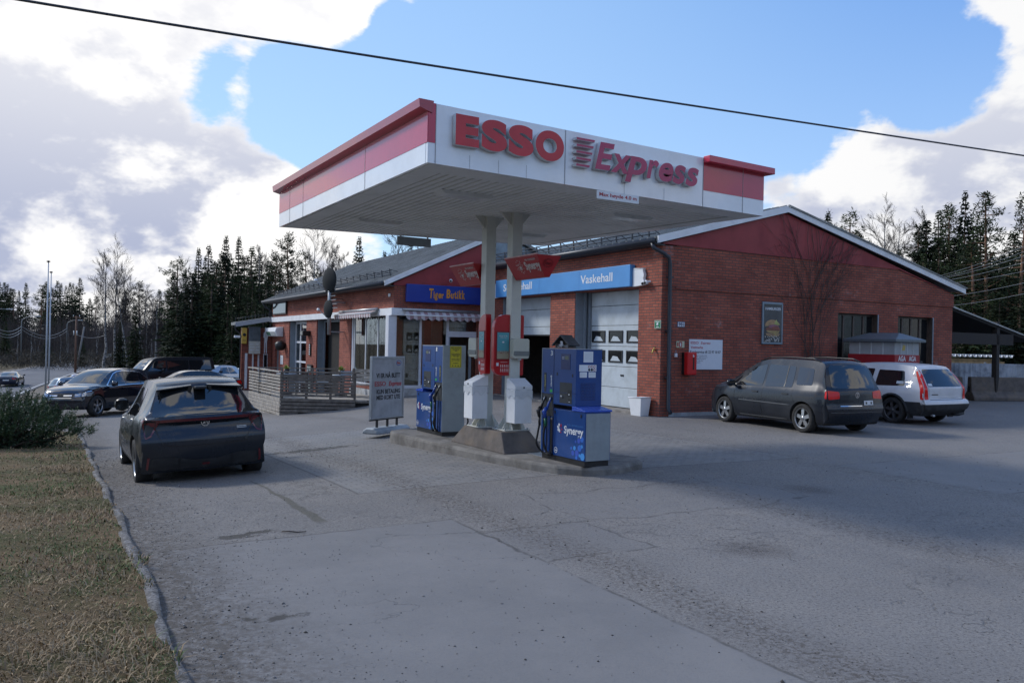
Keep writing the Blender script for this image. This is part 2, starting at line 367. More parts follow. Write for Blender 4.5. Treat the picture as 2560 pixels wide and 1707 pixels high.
# ---- asphalt lot with its patches, block paving and cracks
def m_lot():
    m = bpy.data.materials.new('worn_asphalt'); m.use_nodes = True; T = NT(m.node_tree); T.n.clear()
    P = T.node('ShaderNodeNewGeometry').outputs['Position']
    Pm = T.node('ShaderNodeMapping', {'Vector': T.vmath('SUBTRACT', P, tuple(O0)), 'Rotation': (0, 0, -AZ)}, vector_type='POINT').outputs[0]
    s = T.node('ShaderNodeSeparateXYZ', {0: Pm}); u, v = s.outputs[0], s.outputs[1]
    wob = T.math('MULTIPLY', T.math('SUBTRACT', T.noise(Pm, 1.6, 5, .6), .5), .35)
    wob2 = T.math('MULTIPLY', T.math('SUBTRACT', T.noise(Pm, .5, 3, .6), .5), 1.0)
    def rect(u0, u1, v0, v1, wb=wob, k=1.0, soft=.03):
        uu = T.math('ADD', u, T.math('MULTIPLY', wb, k)); vv = T.math('ADD', v, T.math('MULTIPLY', wb, k))
        a = T.math('MINIMUM', T.math('SUBTRACT', uu, u0), T.math('SUBTRACT', u1, uu)); b = T.math('MINIMUM', T.math('SUBTRACT', vv, v0), T.math('SUBTRACT', v1, vv))
        return T.math('MINIMUM', a, b)
    def inside(d, soft=.03): return T.ramp(d, -soft, soft)
    def edge(d, w): return T.ramp(T.math('ABSOLUTE', d), w, w*.25, 0, 1)
    big = T.noise(Pm, .22, 5, .6); med = T.noise(Pm, 1.7, 7, .62); fin = T.noise(P, 95, 3, .7); vf = T.noise(P, 240, 2, .7)
    base = T.mix(T.ramp(big, .35, .68), (.250, .236, .220), (.190, .180, .171))
    base = T.mix(T.math('MULTIPLY', T.ramp(med, .42, .72), .45), base, (.295, .275, .25))
    base = T.mix(T.math('MULTIPLY', T.ramp(T.noise(Pm, .9, 6, .7), .55, .8), .45), base, (.16, .152, .147))
    # coarse old aggregate
    vor = T.node('ShaderNodeTexVoronoi', {'Vector': P, 'Scale': 55.0}, feature='F1'); agg = T.ramp(vor.outputs['Distance'], .15, .55)
    base = T.mix(T.math('MULTIPLY', T.ramp(T.noise(P, 42, 4, .75), .50, .62), .75), base, (.070, .066, .062))
    base = T.mix(T.math('MULTIPLY', T.ramp(T.noise(T.vmath('ADD', P, (5, 7, 0)), 30, 4, .75), .55, .68), .5), base, (.36, .34, .31))
    base = T.mix(T.math('MULTIPLY', T.ramp(fin, .38, .66), .50), base, (.090, .088, .088))
    base = T.mix(T.math('MULTIPLY', T.ramp(fin, .60, .75), .75), base, (.36, .35, .335))
    # newer smoother patches, bluish
    def patch(d, col, amt, ins=.02):
        nonlocal base
        f = T.math('MULTIPLY', inside(d, ins), amt); base = T.mix(f, base, col); base = T.mix(T.math('MULTIPLY', edge(d, .025), T.math('MULTIPLY', T.ramp(T.noise(Pm, 3, 4, .7), .36, .58), .75)), base, (.085, .08, .074))
    cpatch = T.mix(T.ramp(T.noise(Pm, .8, 6, .65), .3, .7), (.215, .208, .202), (.172, .169, .167))
    patch(rect(-12.85, -10.15, -30, -9.15, wob, .30), cpatch, .85)
    patch(rect(-10.15, -9.0, -11.0, -9.8, wob, .9), (.175, .172, .170), .45, .06)
    patch(rect(-3.2, 3.0, -10.7, -8.1, wob, .5), cpatch, .6)
    patch(rect(-2.2, .8, -13.6, -12.2, wob, 1.6), (.20, .20, .20), .4)
    patch(rect(-9.0, -5.8, -9.9, -8.4, wob2, 1.3), (.19, .187, .185), .45, .35)
    # block paving round the pump island
    dp = rect(-10.5, -3.0, -7.25, .6, wob, .05); fp = inside(dp, .015)
    br = T.node('ShaderNodeTexBrick', {'Vector': Pm, 'Color1': (.25, .246, .240, 1), 'Color2': (.205, .203, .202, 1), 'Mortar': (.11, .104, .094, 1), 'Scale': 1.0, 'Mortar Size': .007, 'Mortar Smooth': .3, 'Brick Width': .21, 'Row Height': .105})
    bc = T.mix(T.math('MULTIPLY', T.ramp(med, .38, .7), .5), br.outputs[0], (.28, .265, .245)); bc = T.mix(T.math('MULTIPLY', T.ramp(fin, .4, .7), .35), bc, (.10, .10, .10))
    base = T.mix(fp, base, bc)
    base = T.mix(T.math('MULTIPLY', edge(dp, .03), .6), base, (.09, .085, .08))
    # cracks
    cn = T.noise(Pm, .42, 6, .62, .4); ck = T.ramp(T.math('ABSOLUTE', T.math('SUBTRACT', cn, .5)), .0035, .001, 0, 1)
    cn2 = T.noise(T.vmath('ADD', Pm, (40, 9, 3)), .20, 7, .6, .2); ck2 = T.ramp(T.math('ABSOLUTE', T.math('SUBTRACT', cn2, .5)), .0022, .0006, 0, 1)
    gate = T.ramp(T.noise(Pm, .35, 2, .5), .42, .55)
    crack = T.math('MULTIPLY', T.math('MAXIMUM', T.math('MULTIPLY', ck, gate), ck2), T.math('SUBTRACT', 1.0, fp))
    base = T.mix(T.math('MULTIPLY', crack, T.math('MULTIPLY', T.ramp(T.noise(Pm, .8, 3, .6), .42, .6), .6)), base, (.08, .076, .07))
    # grit lines along tyre tracks and seams, gravel strewn near the verge
    def seam(du, wd, amt):
        nonlocal base
        d = T.math('ABSOLUTE', T.math('SUBTRACT', T.math('ADD', u, T.math('MULTIPLY', wob2, .35)), du))
        f = T.math('MULTIPLY', T.ramp(d, wd, 0, 0, 1), T.ramp(T.noise(P, 22, 5, .75), .46, .60)); base = T.mix(T.math('MULTIPLY', f, amt), base, (.075, .062, .052))
    seam(-9.75, .45, .8); seam(-6.6, .5, .6); seam(-3.4, .6, .45); seam(-13.0, .7, .9)
    ver = T.ramp(u, -11.9, -13.3, 0, 1); base = T.mix(T.math('MULTIPLY', ver, T.ramp(T.noise(P, 14, 7, .8), .40, .6)), base, (.085, .075, .065))
    # wet stain running out from under the parked car, damp puddle marks
    dx = T.math('SUBTRACT', u, T.math('ADD', -11.34, T.math('MULTIPLY', wob, .5))); sl = T.math('MINIMUM', T.math('SUBTRACT', -5.2, v), T.math('SUBTRACT', v, -8.75))
    wd = T.ramp(v, -5.2, -8.8, .012, .06); st = T.math('MULTIPLY', T.ramp(T.math('SUBTRACT', T.math('ABSOLUTE', dx), wd), .02, -.015), T.ramp(sl, 0, .2))
    base = T.mix(T.math('MULTIPLY', st, .7), base, (.085, .080, .060))
    blot = T.math('MULTIPLY', T.math('SUBTRACT', T.noise(Pm, 7, 5, .7), .5), 7.0)
    for (cu, cv, ru, rv) in ((-12.2, -8.90, .20, .10), (-11.95, -8.80, .16, .07), (-12.42, -11.42, .16, .07), (-12.62, -11.36, .10, .04), (-9.7, -2.4, .8, .2)):
        e = T.math('ADD', T.math('POWER', T.math('DIVIDE', T.math('SUBTRACT', u, cu), ru), 2.0), T.math('POWER', T.math('DIVIDE', T.math('SUBTRACT', v, cv), rv), 2.0))
        e = T.math('ADD', e, blot); base = T.mix(T.math('MULTIPLY', T.ramp(e, 1.2, .3), .8), base, (.050, .046, .040))
    for (cu, cv) in ((-8.3, -11.4), (-5.3, -9.5), (-2.5, -11.9)):
        e = T.vmath('DISTANCE', Pm, (cu, cv, 0)); f = T.math('MULTIPLY', T.ramp(T.math('ADD', e, T.math('MULTIPLY', wob, 1.6)), .45, .1), T.ramp(fin, .35, .6)); base = T.mix(T.math('MULTIPLY', f, .8), base, (.07, .06, .055))
    hgt = T.math('ADD', T.math('MULTIPLY', fin, .8), T.math('MULTIPLY', crack, -1.5)); hgt = T.math('ADD', hgt, T.math('MULTIPLY', T.math('MULTIPLY', br.outputs[1], fp), -.8))
    b = T.node('ShaderNodeBump', {'Height': hgt, 'Strength': .55, 'Distance': .006}); b2 = T.node('ShaderNodeBump', {'Height': med, 'Strength': .3, 'Distance': .03, 'Normal': b.outputs[0]})
    p = T.node('ShaderNodeBsdfPrincipled', {'Base Color': base, 'Roughness': T.ramp(med, .3, .7, .72, .9), 'Normal': b2.outputs[0], 'Specular IOR Level': .22})
    T.l.new(p.outputs[0], T.node('ShaderNodeOutputMaterial').inputs[0]); return m
M_LOT = m_lot()
lu = np.concatenate([np.linspace(-13.12, 2, 110), np.linspace(2.4, 22, 40)]); lv = np.concatenate([np.linspace(-26, 2, 150), np.linspace(2.3, 14, 40)])
sheet('parking_lot', lu, lv, lambda X, Y, a, b: gz(X, Y), M_LOT, uvframe=True)
# ---- road
def m_road():
    m = bpy.data.materials.new('road_asphalt'); m.use_nodes = True; T = NT(m.node_tree); T.n.clear()
    P = T.node('ShaderNodeNewGeometry').outputs['Position']
    c = T.mix(T.ramp(T.noise(P, .4, 5, .6), .3, .7), (.15, .152, .16), (.19, .19, .195)); c = T.mix(T.math('MULTIPLY', T.ramp(T.noise(P, 8, 5, .7), .4, .7), .3), c, (.14, .14, .14))
    p = T.node('ShaderNodeBsdfPrincipled', {'Base Color': c, 'Roughness': .9, 'Specular IOR Level': .15})
    T.l.new(p.outputs[0], T.node('ShaderNodeOutputMaterial').inputs[0]); return m
ROADC = [(-20, 8), (-30, 32), (-40, 57), (-49.5, 79), (-63, 113), (-76, 150), (-84, 185), (-82, 230)]
def road_pt(s):
    k = min(int(s), len(ROADC)-2); f = s-k
    P_ = [Vector((*ROADC[max(0, min(len(ROADC)-1, k+i))], 0)) for i in (-1, 0, 1, 2)]
    a, b, c, d = P_; p = .5*((2*b)+(c-a)*f+(2*a-5*b+4*c-d)*f*f+(-a+3*b-3*c+d)*f**3); t = .5*((c-a)+2*(2*a-5*b+4*c-d)*f+3*(-a+3*b-3*c+d)*f*f); return p, t.normalized()
def strip(name, off0, off1, dz, m, s0=0, s1=7, nseg=90, kind='structure'):
    b = MB(); vs = []; fs = []; cols = 5
    for i in range(nseg+1):
        p, t = road_pt(s0+(s1-s0)*i/nseg*.9999); nrm = Vector((t.y, -t.x, 0))
        for j in range(cols):
            q = p+nrm*(off0+(off1-off0)*j/(cols-1)); zc = G(p.x, p.y)
            vs.append((q.x, q.y, zc+dz))
    for i in range(nseg):
        for j in range(cols-1): a = i*cols+j; fs.append((a, a+1, a+cols+1, a+cols))
    b.add(vs, fs, True); o = b.build(name, m, uv=False); o['kind'] = kind; return o
strip('road_shoulder', -5.6, 5.6, -.02, mat('gravel_shoulder', (.15, .125, .095), .9, var=.3, scale=3, coords='Object', bump=.6))
strip('road', -4.2, 4.2, .03, m_road())
M_LINE = mat('road_line_paint', (.62, .62, .60), .6, var=.2, scale=3)
strip('road_edge_line', -3.95, -3.82, .045, M_LINE); strip('road_edge_line', 3.82, 3.95, .045, M_LINE)

# ---- kerb, verge
M_VG = None
def kerb_line(v): # building-frame u of the kerb face
    return -13.30-.0*v
KPTS = []   # (x,y) along the kerb: straight, then a bend to the left by the shrub
for v in np.linspace(-26, 6.4, 110): p = W(-13.07+.02*math.sin(v*2.3), v); KPTS.append((p.x, p.y))
for k in range(1, 26):
    a = R(k*3.6); p = W(-13.07-3.0*(1-math.cos(a)), 6.4+3.0*math.sin(a)); KPTS.append((p.x, p.y))
p = W(-16.07, 9.4); q = W(-27, 10.5)
for k in range(1, 20): KPTS.append((p.x+(q.x-p.x)*k/19, p.y+(q.y-p.y)*k/19))
def m_kerb():
    return mat('worn_granite_kerb', (.21, .20, .19), .9, var=.6, scale=45, bump=1.0, dirt=((.075, .068, .055), .9, 6))
kb = MB(); vs = []; fs = []
prof = [(.0, -.12), (.008, .04), (.02, .058), (.055, .066), (.09, .060), (.11, -.1)]
M_ = len(prof)
for i, (x, y) in enumerate(KPTS):
    x0, y0 = KPTS[max(0, i-1)]; x1, y1 = KPTS[min(len(KPTS)-1, i+1)]; t = Vector((x1-x0, y1-y0, 0)).normalized(); nl = Vector((-t.y, t.x, 0)); z = G(x, y)
    for k, (a, h) in enumerate(prof):
        j = .006*math.sin(i*1.7+k*2.1)+.005*math.sin(i*.53+k)+.005*math.sin(i*2.9); sag = -.022*(math.sin(i*.41)+math.sin(i*.97)) if h > 0 else 0
        vs.append((x+nl.x*(a+j), y+nl.y*(a+j), z+h+sag*.6-(.02 if h > 0 and i % 5 == 0 else 0)))
for i in range(len(KPTS)-1):
    for k in range(M_-1): fs.append((i*M_+k, (i+1)*M_+k, (i+1)*M_+k+1, i*M_+k+1))
kb.add(vs, fs, True); o = kb.build('kerb', m_kerb(), uv=False, fixn=False); o['kind'] = 'structure'
def kerb_dist(x, y):
    """signed distance to the kerb line, positive on the verge side"""
    K = np.array(KPTS); x = np.asarray(x, float); y = np.asarray(y, float); best = np.full(x.shape, 1e9); sg = np.ones(x.shape)
    for i in range(0, len(K)-1, 1):
        ax, ay = K[i]; bx, by = K[i+1]; dx, dy = bx-ax, by-ay; L = dx*dx+dy*dy
        t = np.clip(((x-ax)*dx+(y-ay)*dy)/L, 0, 1); px, py = ax+t*dx-x, ay+t*dy-y; d = px*px+py*py
        c = dx*(y-ay)-dy*(x-ax); m_ = d < best; best = np.where(m_, d, best); sg = np.where(m_, np.sign(c), sg)
    return np.sqrt(best)*sg
def bumpy(x, y): return .03*np.sin(x*2.1+y*.7)+.025*np.sin(y*2.9-x*1.3)+.02*np.sin(x*5.3+2)*np.sin(y*4.1)
def verge_z(x, y):
    d = kerb_dist(x, y); return gz(x, y)+.05+np.clip(d-.15, 0, 3)*.05*(1-np.clip((d-.15)/7, 0, 1))+bumpy(x, y)*np.clip(d-.1, 0, .5)
sheet('parking_lot', np.linspace(-26, 14, 90), np.linspace(14.3, 60, 80), lambda X, Y, a, b: gz(X, Y)-.03, M_LOT, uvframe=False,
      keep=lambda x, y: (kerb_dist(x, y) < .05) & (x > -16-(y-24)*.55) & (y > 18) & (x < -.5-(y-20)*.55)).name = 'parking_lot_rear'
def m_verge():
    m = bpy.data.materials.new('dry_spring_turf'); m.use_nodes = True; T = NT(m.node_tree); T.n.clear()
    P = T.node('ShaderNodeNewGeometry').outputs['Position']
    n = T.noise(P, .9, 6, .65); n2 = T.noise(P, 9, 6, .75)
    c = T.mix(T.ramp(n, .40, .62), (.22, .15, .085), (.075, .09, .032)); c = T.mix(T.math('MULTIPLY', T.ramp(n2, .45, .68), .5), c, (.08, .06, .04)); c = T.mix(T.math('MULTIPLY', T.ramp(T.noise(P, 70, 5, .8), .48, .62), .75), c, (.27, .20, .115)); c = T.mix(T.math('MULTIPLY', T.ramp(T.noise(T.vmath('ADD', P, (9, 4, 1)), 85, 5, .8), .52, .66), .7), c, (.045, .036, .024))
    b = T.node('ShaderNodeBump', {'Height': T.noise(P, 60, 6, .8), 'Strength': 1.0, 'Distance': .03})
    p = T.node('ShaderNodeBsdfPrincipled', {'Base Color': c, 'Roughness': .95, 'Normal': b.outputs[0], 'Specular IOR Level': .15})
    T.l.new(p.outputs[0], T.node('ShaderNodeOutputMaterial').inputs[0]); return m
M_VG = m_verge()
sheet('verge', np.concatenate([np.linspace(-25, -15, 60), np.linspace(-14.9, -13.13, 30)]), np.linspace(-26, 6.35, 220), lambda X, Y, a, b: verge_z(X, Y), M_VG, uvframe=True)
sheet('verge', np.linspace(-32, -9, 200), np.linspace(12, 32, 180), lambda X, Y, a, b: verge_z(X, Y)-.004, M_VG,
      keep=lambda x, y: (kerb_dist(x, y) > .06) & (((y-O0.y)*VA.y+(x-O0.x)*VA.x) > 6.3)).name = 'verge_end'

# ---- grass blades on the verge: one mass
def grass():
    n = 130000; pts = []
    x = RNG.uniform(-15, -1.2, 700000); y = RNG.uniform(2.6, 21, 700000); dcam = np.hypot(x, y)
    keepp = RNG.uniform(0, 1, len(x)) < np.clip((5.2/dcam)**1.6, 0, 1); x, y = x[keepp], y[keepp]
    ang = np.arctan2(x, y); k = (ang > R(-34)); x, y = x[k], y[k]
    d = kerb_dist(x, y); k = d > .07+.05*np.sin(y*3.1+x)+.05*np.sin(y*9.3); x, y, d = x[k], y[k], d[k]
    dens = np.sin(x*1.9+1.1*y)+np.sin(y*2.7-x*.9)+RNG.normal(0, .9, len(x)); k = dens > -1.1; x, y, dens = x[k][:n], y[k][:n], dens[k][:n]
    n = len(x); z = verge_z(x, y)-.01
    hgt = RNG.uniform(.012, .040, n)*(1+1.1*(dens > 1.9)); a = RNG.uniform(0, 2*np.pi, n); lean = RNG.uniform(.3, 1.9, n); wd = RNG.uniform(.0012, .0028, n)*(1+np.hypot(x, y)/7)
    dx, dy = np.cos(a), np.sin(a); b0 = np.stack([x-dy*wd, y+dx*wd, z], 1); b1 = np.stack([x+dy*wd, y-dx*wd, z], 1)
    m0 = np.stack([x+dx*hgt*lean*.35-dy*wd*.8, y+dy*hgt*lean*.35+dx*wd*.8, z+hgt*.7], 1); m1 = np.stack([x+dx*hgt*lean*.35+dy*wd*.8, y+dy*hgt*lean*.35-dx*wd*.8, z+hgt*.7], 1)
    tp = np.stack([x+dx*hgt*lean, y+dy*hgt*lean, z+hgt*RNG.uniform(.6, 1.05, n)], 1)
    co = np.stack([b0, b1, m1, m0, tp], 1).reshape(-1, 3); base = np.arange(n)*5
    quads = np.stack([base, base+1, base+2, base+3], 1); tris = np.stack([base+3, base+2, base+4], 1)
    me = bpy.data.meshes.new('grass'); me.vertices.add(len(co)); me.vertices.foreach_set('co', co.ravel())
    li = np.concatenate([quads.ravel(), tris.ravel()]); me.loops.add(len(li)); me.loops.foreach_set('vertex_index', li.astype(np.int32))
    ls = np.concatenate([np.arange(n)*4, 4*n+np.arange(n)*3]); lt = np.concatenate([np.full(n, 4), np.full(n, 3)])
    me.polygons.add(2*n); me.polygons.foreach_set('loop_start', ls.astype(np.int32)); me.polygons.foreach_set('loop_total', lt.astype(np.int32))
    # green where it is shooting, straw elsewhere
    gsel = ((np.sin(x*1.3-y*.8)+np.sin(y*1.7+x*.6)+.8*np.sin(x*3.7+y*2.9)+RNG.normal(0, .7, n)) > .55).astype(np.int32)+2*(RNG.uniform(0, 1, n) < .25)
    mi = np.minimum(gsel, 2); me.polygons.foreach_set('material_index', np.concatenate([mi, mi]).astype(np.int32)); me.update(calc_edges=True)
    for nm, c in (('straw_blade', (.30, .215, .12)), ('green_blade', (.085, .125, .032)), ('brown_blade', (.19, .125, .068))): me.materials.append(mat(nm, c, .8, var=.3, scale=3))
    o = bpy.data.objects.new('grass', me); COL.objects.link(o); o['kind'] = 'stuff'; o['label'] = 'dry straw coloured grass with green shoots on the verge'; o['category'] = 'grass'
grass()
# ---- loose gravel on the asphalt: one mass
def gravel():
    n = 9000; u = np.concatenate([RNG.uniform(-13.3, -12.2, 4200), RNG.uniform(-13.3, 1, 9000), RNG.normal(-9.75, .22, 1500), RNG.normal(-6.6, .25, 1100)]); n = len(u); v = RNG.uniform(-14.5, 1, n)
    u[:4200] = -13.05+np.abs(RNG.normal(0, .55, 4200))
    x = O0.x+UA.x*u+VA.x*v; y = O0.y+UA.y*u+VA.y*v; z = gz(x, y); r = RNG.uniform(.0025, .0065, n)*(1+RNG.uniform(0, 1, n)**10*1.6)
    base = np.array([(1,0,0),(0,1,0),(-1,0,0),(0,-1,0),(0,0,1),(0,0,-.4)], float)
    co = base[None]*r[:, None, None]*RNG.uniform(.6, 1.3, (n, 6, 1)); a = RNG.uniform(0, 6.28, n); c, s = np.cos(a)[:, None], np.sin(a)[:, None]
    cx = co[:, :, 0]*c-co[:, :, 1]*s+x[:, None]; cy = co[:, :, 0]*s+co[:, :, 1]*c+y[:, None]; cz = co[:, :, 2]*.8+z[:, None]+.001; co = np.stack([cx, cy, cz], 2).reshape(-1, 3)
    tr = np.array([(0,1,4),(1,2,4),(2,3,4),(3,0,4),(1,0,5),(2,1,5),(3,2,5),(0,3,5)]); f = (tr[None]+(np.arange(n)*6)[:, None, None]).reshape(-1, 3)
    me = bpy.data.meshes.new('loose_gravel'); me.vertices.add(len(co)); me.vertices.foreach_set('co', co.ravel()); me.loops.add(f.size); me.loops.foreach_set('vertex_index', f.ravel().astype(np.int32))
    me.polygons.add(len(f)); me.polygons.foreach_set('loop_start', np.arange(0, f.size, 3, dtype=np.int32)); me.polygons.foreach_set('loop_total', np.full(len(f), 3, np.int32))
    me.polygons.foreach_set('material_index', np.repeat(RNG.integers(0, 3, n), 8).astype(np.int32)); me.update(calc_edges=True)
    for nm, c in (('dark_grit', (.06, .055, .05)), ('grey_grit', (.16, .155, .15)), ('pale_grit', (.28, .26, .24))): me.materials.append(mat(nm, c, .9))
    o = bpy.data.objects.new('loose_gravel', me); COL.objects.link(o); o['kind'] = 'stuff'; o['label'] = 'loose dark grit strewn over the asphalt along the kerb'; o['category'] = 'gravel'
gravel()

# a stick lying on the asphalt
p_ = Vector((-2.02, 7.78, G(-2.02, 7.78)+.012)); b = MB(); b.tube([(-.11, .01, 0), (-.03, -.004, .006), (.04, .0, .0), (.12, .014, .004)], [.006, .007, .006, .004], 6); o = b.build('stick', mat('dark_stick', (.04, .03, .024), .8), None, uv=False); o.location = p_; tag(o, 'thin dark stick lying on the asphalt in the foreground', 'stick')
# ------------------------------------------------------------------ workshop
BD = bthing
M_CONC = mat('pale_foundation', (.42, .43, .43), .8, var=.12, scale=4, dirt=((.2, .19, .17), .6, 3))
M_CURT = mat('beige_curtain', (.36, .31, .20), .9, var=.2, scale=3)
M_FLOORI = mat('workshop_floor', (.12, .115, .11), .7, var=.2)
def m_glass():
    m = bpy.data.materials.new('window_glass'); m.use_nodes = True; T = NT(m.node_tree); T.n.clear()
    g = T.node('ShaderNodeBsdfGlossy', {'Color': (1, 1, 1, 1), 'Roughness': .02}); t = T.node('ShaderNodeBsdfTransparent', {'Color': (.80, .84, .84, 1)})
    f = T.node('ShaderNodeFresnel', {'IOR': 1.6}); mx = T.node('ShaderNodeMixShader', {0: T.math('MULTIPLY', f.outputs[0], 1.3, clamp=True), 1: t.outputs[0], 2: g.outputs[0]})
    T.l.new(mx.outputs[0], T.node('ShaderNodeOutputMaterial').inputs[0]); return m
M_GLASS = m_glass()

ws = BD('workshop_building', 'red brick workshop hall with two roller doors and a low pitched roof', 'building', 0, 0)
b = MB()
# front wall (faces the pumps): piers, lintel zone
b.box(0, .45, 0, .95, -.2, 3.40); b.box(0, .45, 4.05, 5.45, -.2, 3.40); b.box(0, .45, 8.62, 9.99, -.2, 3.40); b.box(-.025, .45, -.03, 9.99, 3.40, 4.44)
# gable wall lower zone round two windows
for u0, u1 in ((.45, 6.69), (8.49, 9.46), (11.20, 12.24)): b.box(u0, u1, 0, .3, -.2, 3.33)
for u0, u1 in ((6.69, 8.49), (9.46, 11.20)): b.box(u0, u1, 0, .3, 2.945, 3.33); b.box(u0, u1, 0, .3, -.2, .85)
b.prism([(.45, 3.33), (12.26, 3.33), (12.26, 3.74), (9.37, 4.385), (.45, 4.47)], -.03, .3)
b.box(0, .45, -.012, 0, 3.30, 3.40)
b.box(11.94, 12.24, .3, 24, -.2, 3.74); b.box(.45, 11.94, 23.7, 24, -.2, 3.74)
b.build('brick_wall', BRICK, ws)
b = MB(); b.prism([(-.02, 4.47), (9.42, 4.385), (12.0, 3.80), (4.37, 5.68), (-.02, 4.5)], -.055, .2); b.build('gable_cladding', M_REDWALL, ws, uv=False)
b = MB(); b.box(.3, 12.2, -.02, 0, -.2, .1); b.build('foundation', M_CONC, ws)
# roof slabs
def slab(b, u0, z0, u1, z1, v0, v1, t):
    b.add([(u0,v0,z0),(u1,v0,z1),(u1,v1,z1),(u0,v1,z0),(u0,v0,z0-t),(u1,v0,z1-t),(u1,v1,z1-t),(u0,v1,z0-t)], [(0,1,2,3),(7,6,5,4),(0,4,5,1),(1,5,6,2),(2,6,7,3),(3,7,4,0)])
b = MB(); slab(b, -.30, 4.60, 4.37, 5.87, -.12, 24.2, .10); slab(b, 4.37, 5.87, 12.70, 3.96, -.12, 24.2, .10)
for k in range(80):
    v = -.1+k*.305; slab(b, -.32, 4.625, 4.37, 5.90, v, v+.05, .05)
    if k < 40: slab(b, 4.37, 5.90, 12.72, 3.99, v*2, v*2+.05, .05)
rf = b.build('roof', M_ROOF, ws, uv=False)
b = MB()
for k in range(14):
    v = .5+k*.72; u = -.05
    b.beam((u, v, 4.70), (u-.02, v, 4.98), .035); b.beam((u, v, 4.98), (u+.35, v, 4.80), .02)
for z in (4.76, 4.86, 4.96): b.tube([(-.07, .2, z), (-.07, 10, z)], .014, 6)
b.build('snow_guard', M_GUT, rf, uv=False)
b = MB(); b.tube([(-.36, -.1, 4.52), (-.36, 9.95, 4.52)], .075, 10); b.box(-.34, -.26, -.1, 9.95, 4.44, 4.58); b.box(-.27, .0, -.1, 9.95, 4.425, 4.452); b.build('gutter', M_GUT, ws, uv=False)
b = MB(); b.tube([(-.36, -.02, 4.46), (-.34, -.06, 4.34), (-.05, -.10, 4.22), (.12, -.12, 4.12), (.16, -.12, 3.95), (.19, -.12, .22), (.19, -.22, .10)], .052, 10)
for z in (3.6, 2.2, 1.0): b.box(.12, .26, -.16, 0, z, z+.03)
b.build('downpipe', M_GUT, ws, uv=False)
b = MB()
for (u0, z0, u1, z1) in ((-.28, 4.645, 4.37, 5.875), (4.37, 5.875, 12.68, 3.965)):
    t = .185; b.add([(u0,-.17,z0),(u1,-.17,z1),(u1,-.13,z1),(u0,-.13,z0),(u0,-.17,z0-t),(u1,-.17,z1-t),(u1,-.13,z1-t),(u0,-.13,z0-t)], [(0,1,2,3),(7,6,5,4),(0,4,5,1),(1,5,6,2),(2,6,7,3),(3,7,4,0)])
b.build('barge_board', M_WHITE, ws, uv=False)
# doors
def sect_door(name, v0, v1, z0, z1, u, wins):
    b = MB(); hs = [z for z in (0, .62, 1.22, 1.80, 2.40, 2.98, 3.6)]
    zz = [z0]+[h for h in hs if z0+.1 < h < z1-.1]+[z1]
    for a, c in zip(zz[:-1], zz[1:]): b.box(u, u+.05, v0, v1, a+.006, c-.006)
    d = b.build(name, M_STEELP, ws, bevel=.008)
    for (wa, wb, za, zb) in wins:
        f = MB(); g = .035
        f.box(u-.022, u, wa, wb, za, za+g); f.box(u-.022, u, wa, wb, zb-g, zb); f.box(u-.022, u, wa, wa-g if wa > wb else wa+g, za+g, zb-g); f.box(u-.022, u, wb+g, wb, za+g, zb-g)
        fo = f.build('window_frame', M_BLACK, d, uv=False)
        p = MB(); p.box(u-.010, u-.004, wa-g, wb+g, za+g, zb-g); p.build('pane', M_GLASSD, fo, uv=False)
        # flat pale wedge painted in for light on the sloping inner bevel
        q = MB(); cx = (wa+wb)/2; q.prism([(wa-.10, za+g+.01), (wb+.10, za+g+.01), (cx-.10, za+.17), (cx+.12, za+.19)], u-.016, u-.0115, 'x'); q.build('bevel_glint', M_STEELP, fo, uv=False)
    return d
wins = [(a, a-.68, z, z+.35) for z in (1.335, 1.905) for a in (3.81, 2.95, 2.09)]
d1 = sect_door('roller_door', .96, 4.05, .06, 3.40, .49, wins)
b = MB(); b.box(.482, .49, 1.62, 1.36, .20, .37); b.build('vent_flap', M_BLACK, d1, uv=False)
b = MB(); b.box(.475, .482, 2.35, 2.20, .95, 1.0); b.build('handle', M_BLACK, d1, uv=False)
d2 = sect_door('half_open_roller_door', 5.45, 8.62, 2.13, 3.40, .49, [])
b = MB(); b.box(.48, .55, 5.45, 8.62, 2.09, 2.13); b.build('door_seal', M_BLACK, d2, uv=False)
for bb in ((.02, .49, 4.035, 4.05, -.1, 3.4), (.02, .49, 8.605, 8.62, -.1, 3.4), (.30, .36, 3.94, 4.035, 0, 3.4), (.42, .48, 3.86, 4.035, 0, 3.4)): b = MB(); b.box(*bb); b.build('door_reveal', M_GREYP, ws, uv=False)
b = MB(); b.box(-.10, .5, .9, 9.0, -.05, .045); b.build('threshold', M_STONE, ws, uv=False)
# inside of the open bay
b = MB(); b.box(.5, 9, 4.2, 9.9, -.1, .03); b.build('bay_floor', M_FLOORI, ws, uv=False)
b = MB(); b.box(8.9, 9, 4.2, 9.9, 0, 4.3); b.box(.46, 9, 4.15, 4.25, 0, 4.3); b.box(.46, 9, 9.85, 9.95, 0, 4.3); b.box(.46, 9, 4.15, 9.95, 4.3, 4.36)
b.build('bay_lining', mat('dark_bay_wall', (.07, .065, .06), .9, var=.2), ws, uv=False)  # bay lining in a plain dark tone
b = MB()
b.box(3.2, 3.9, 6.1, 7.6, .03, .95); b.box(4.2, 4.6, 7.9, 9.0, .03, 1.8); b.box(5.5, 6, 5, 7, .8, .9); b.box(5.5, 5.6, 5, 5.1, .03, .8); b.box(5.5, 5.6, 6.9, 7, .03, .8)
b.build('work_bench', mat('dull_workbench', (.10, .105, .11), .7, var=.4), ws, bevel=.02)
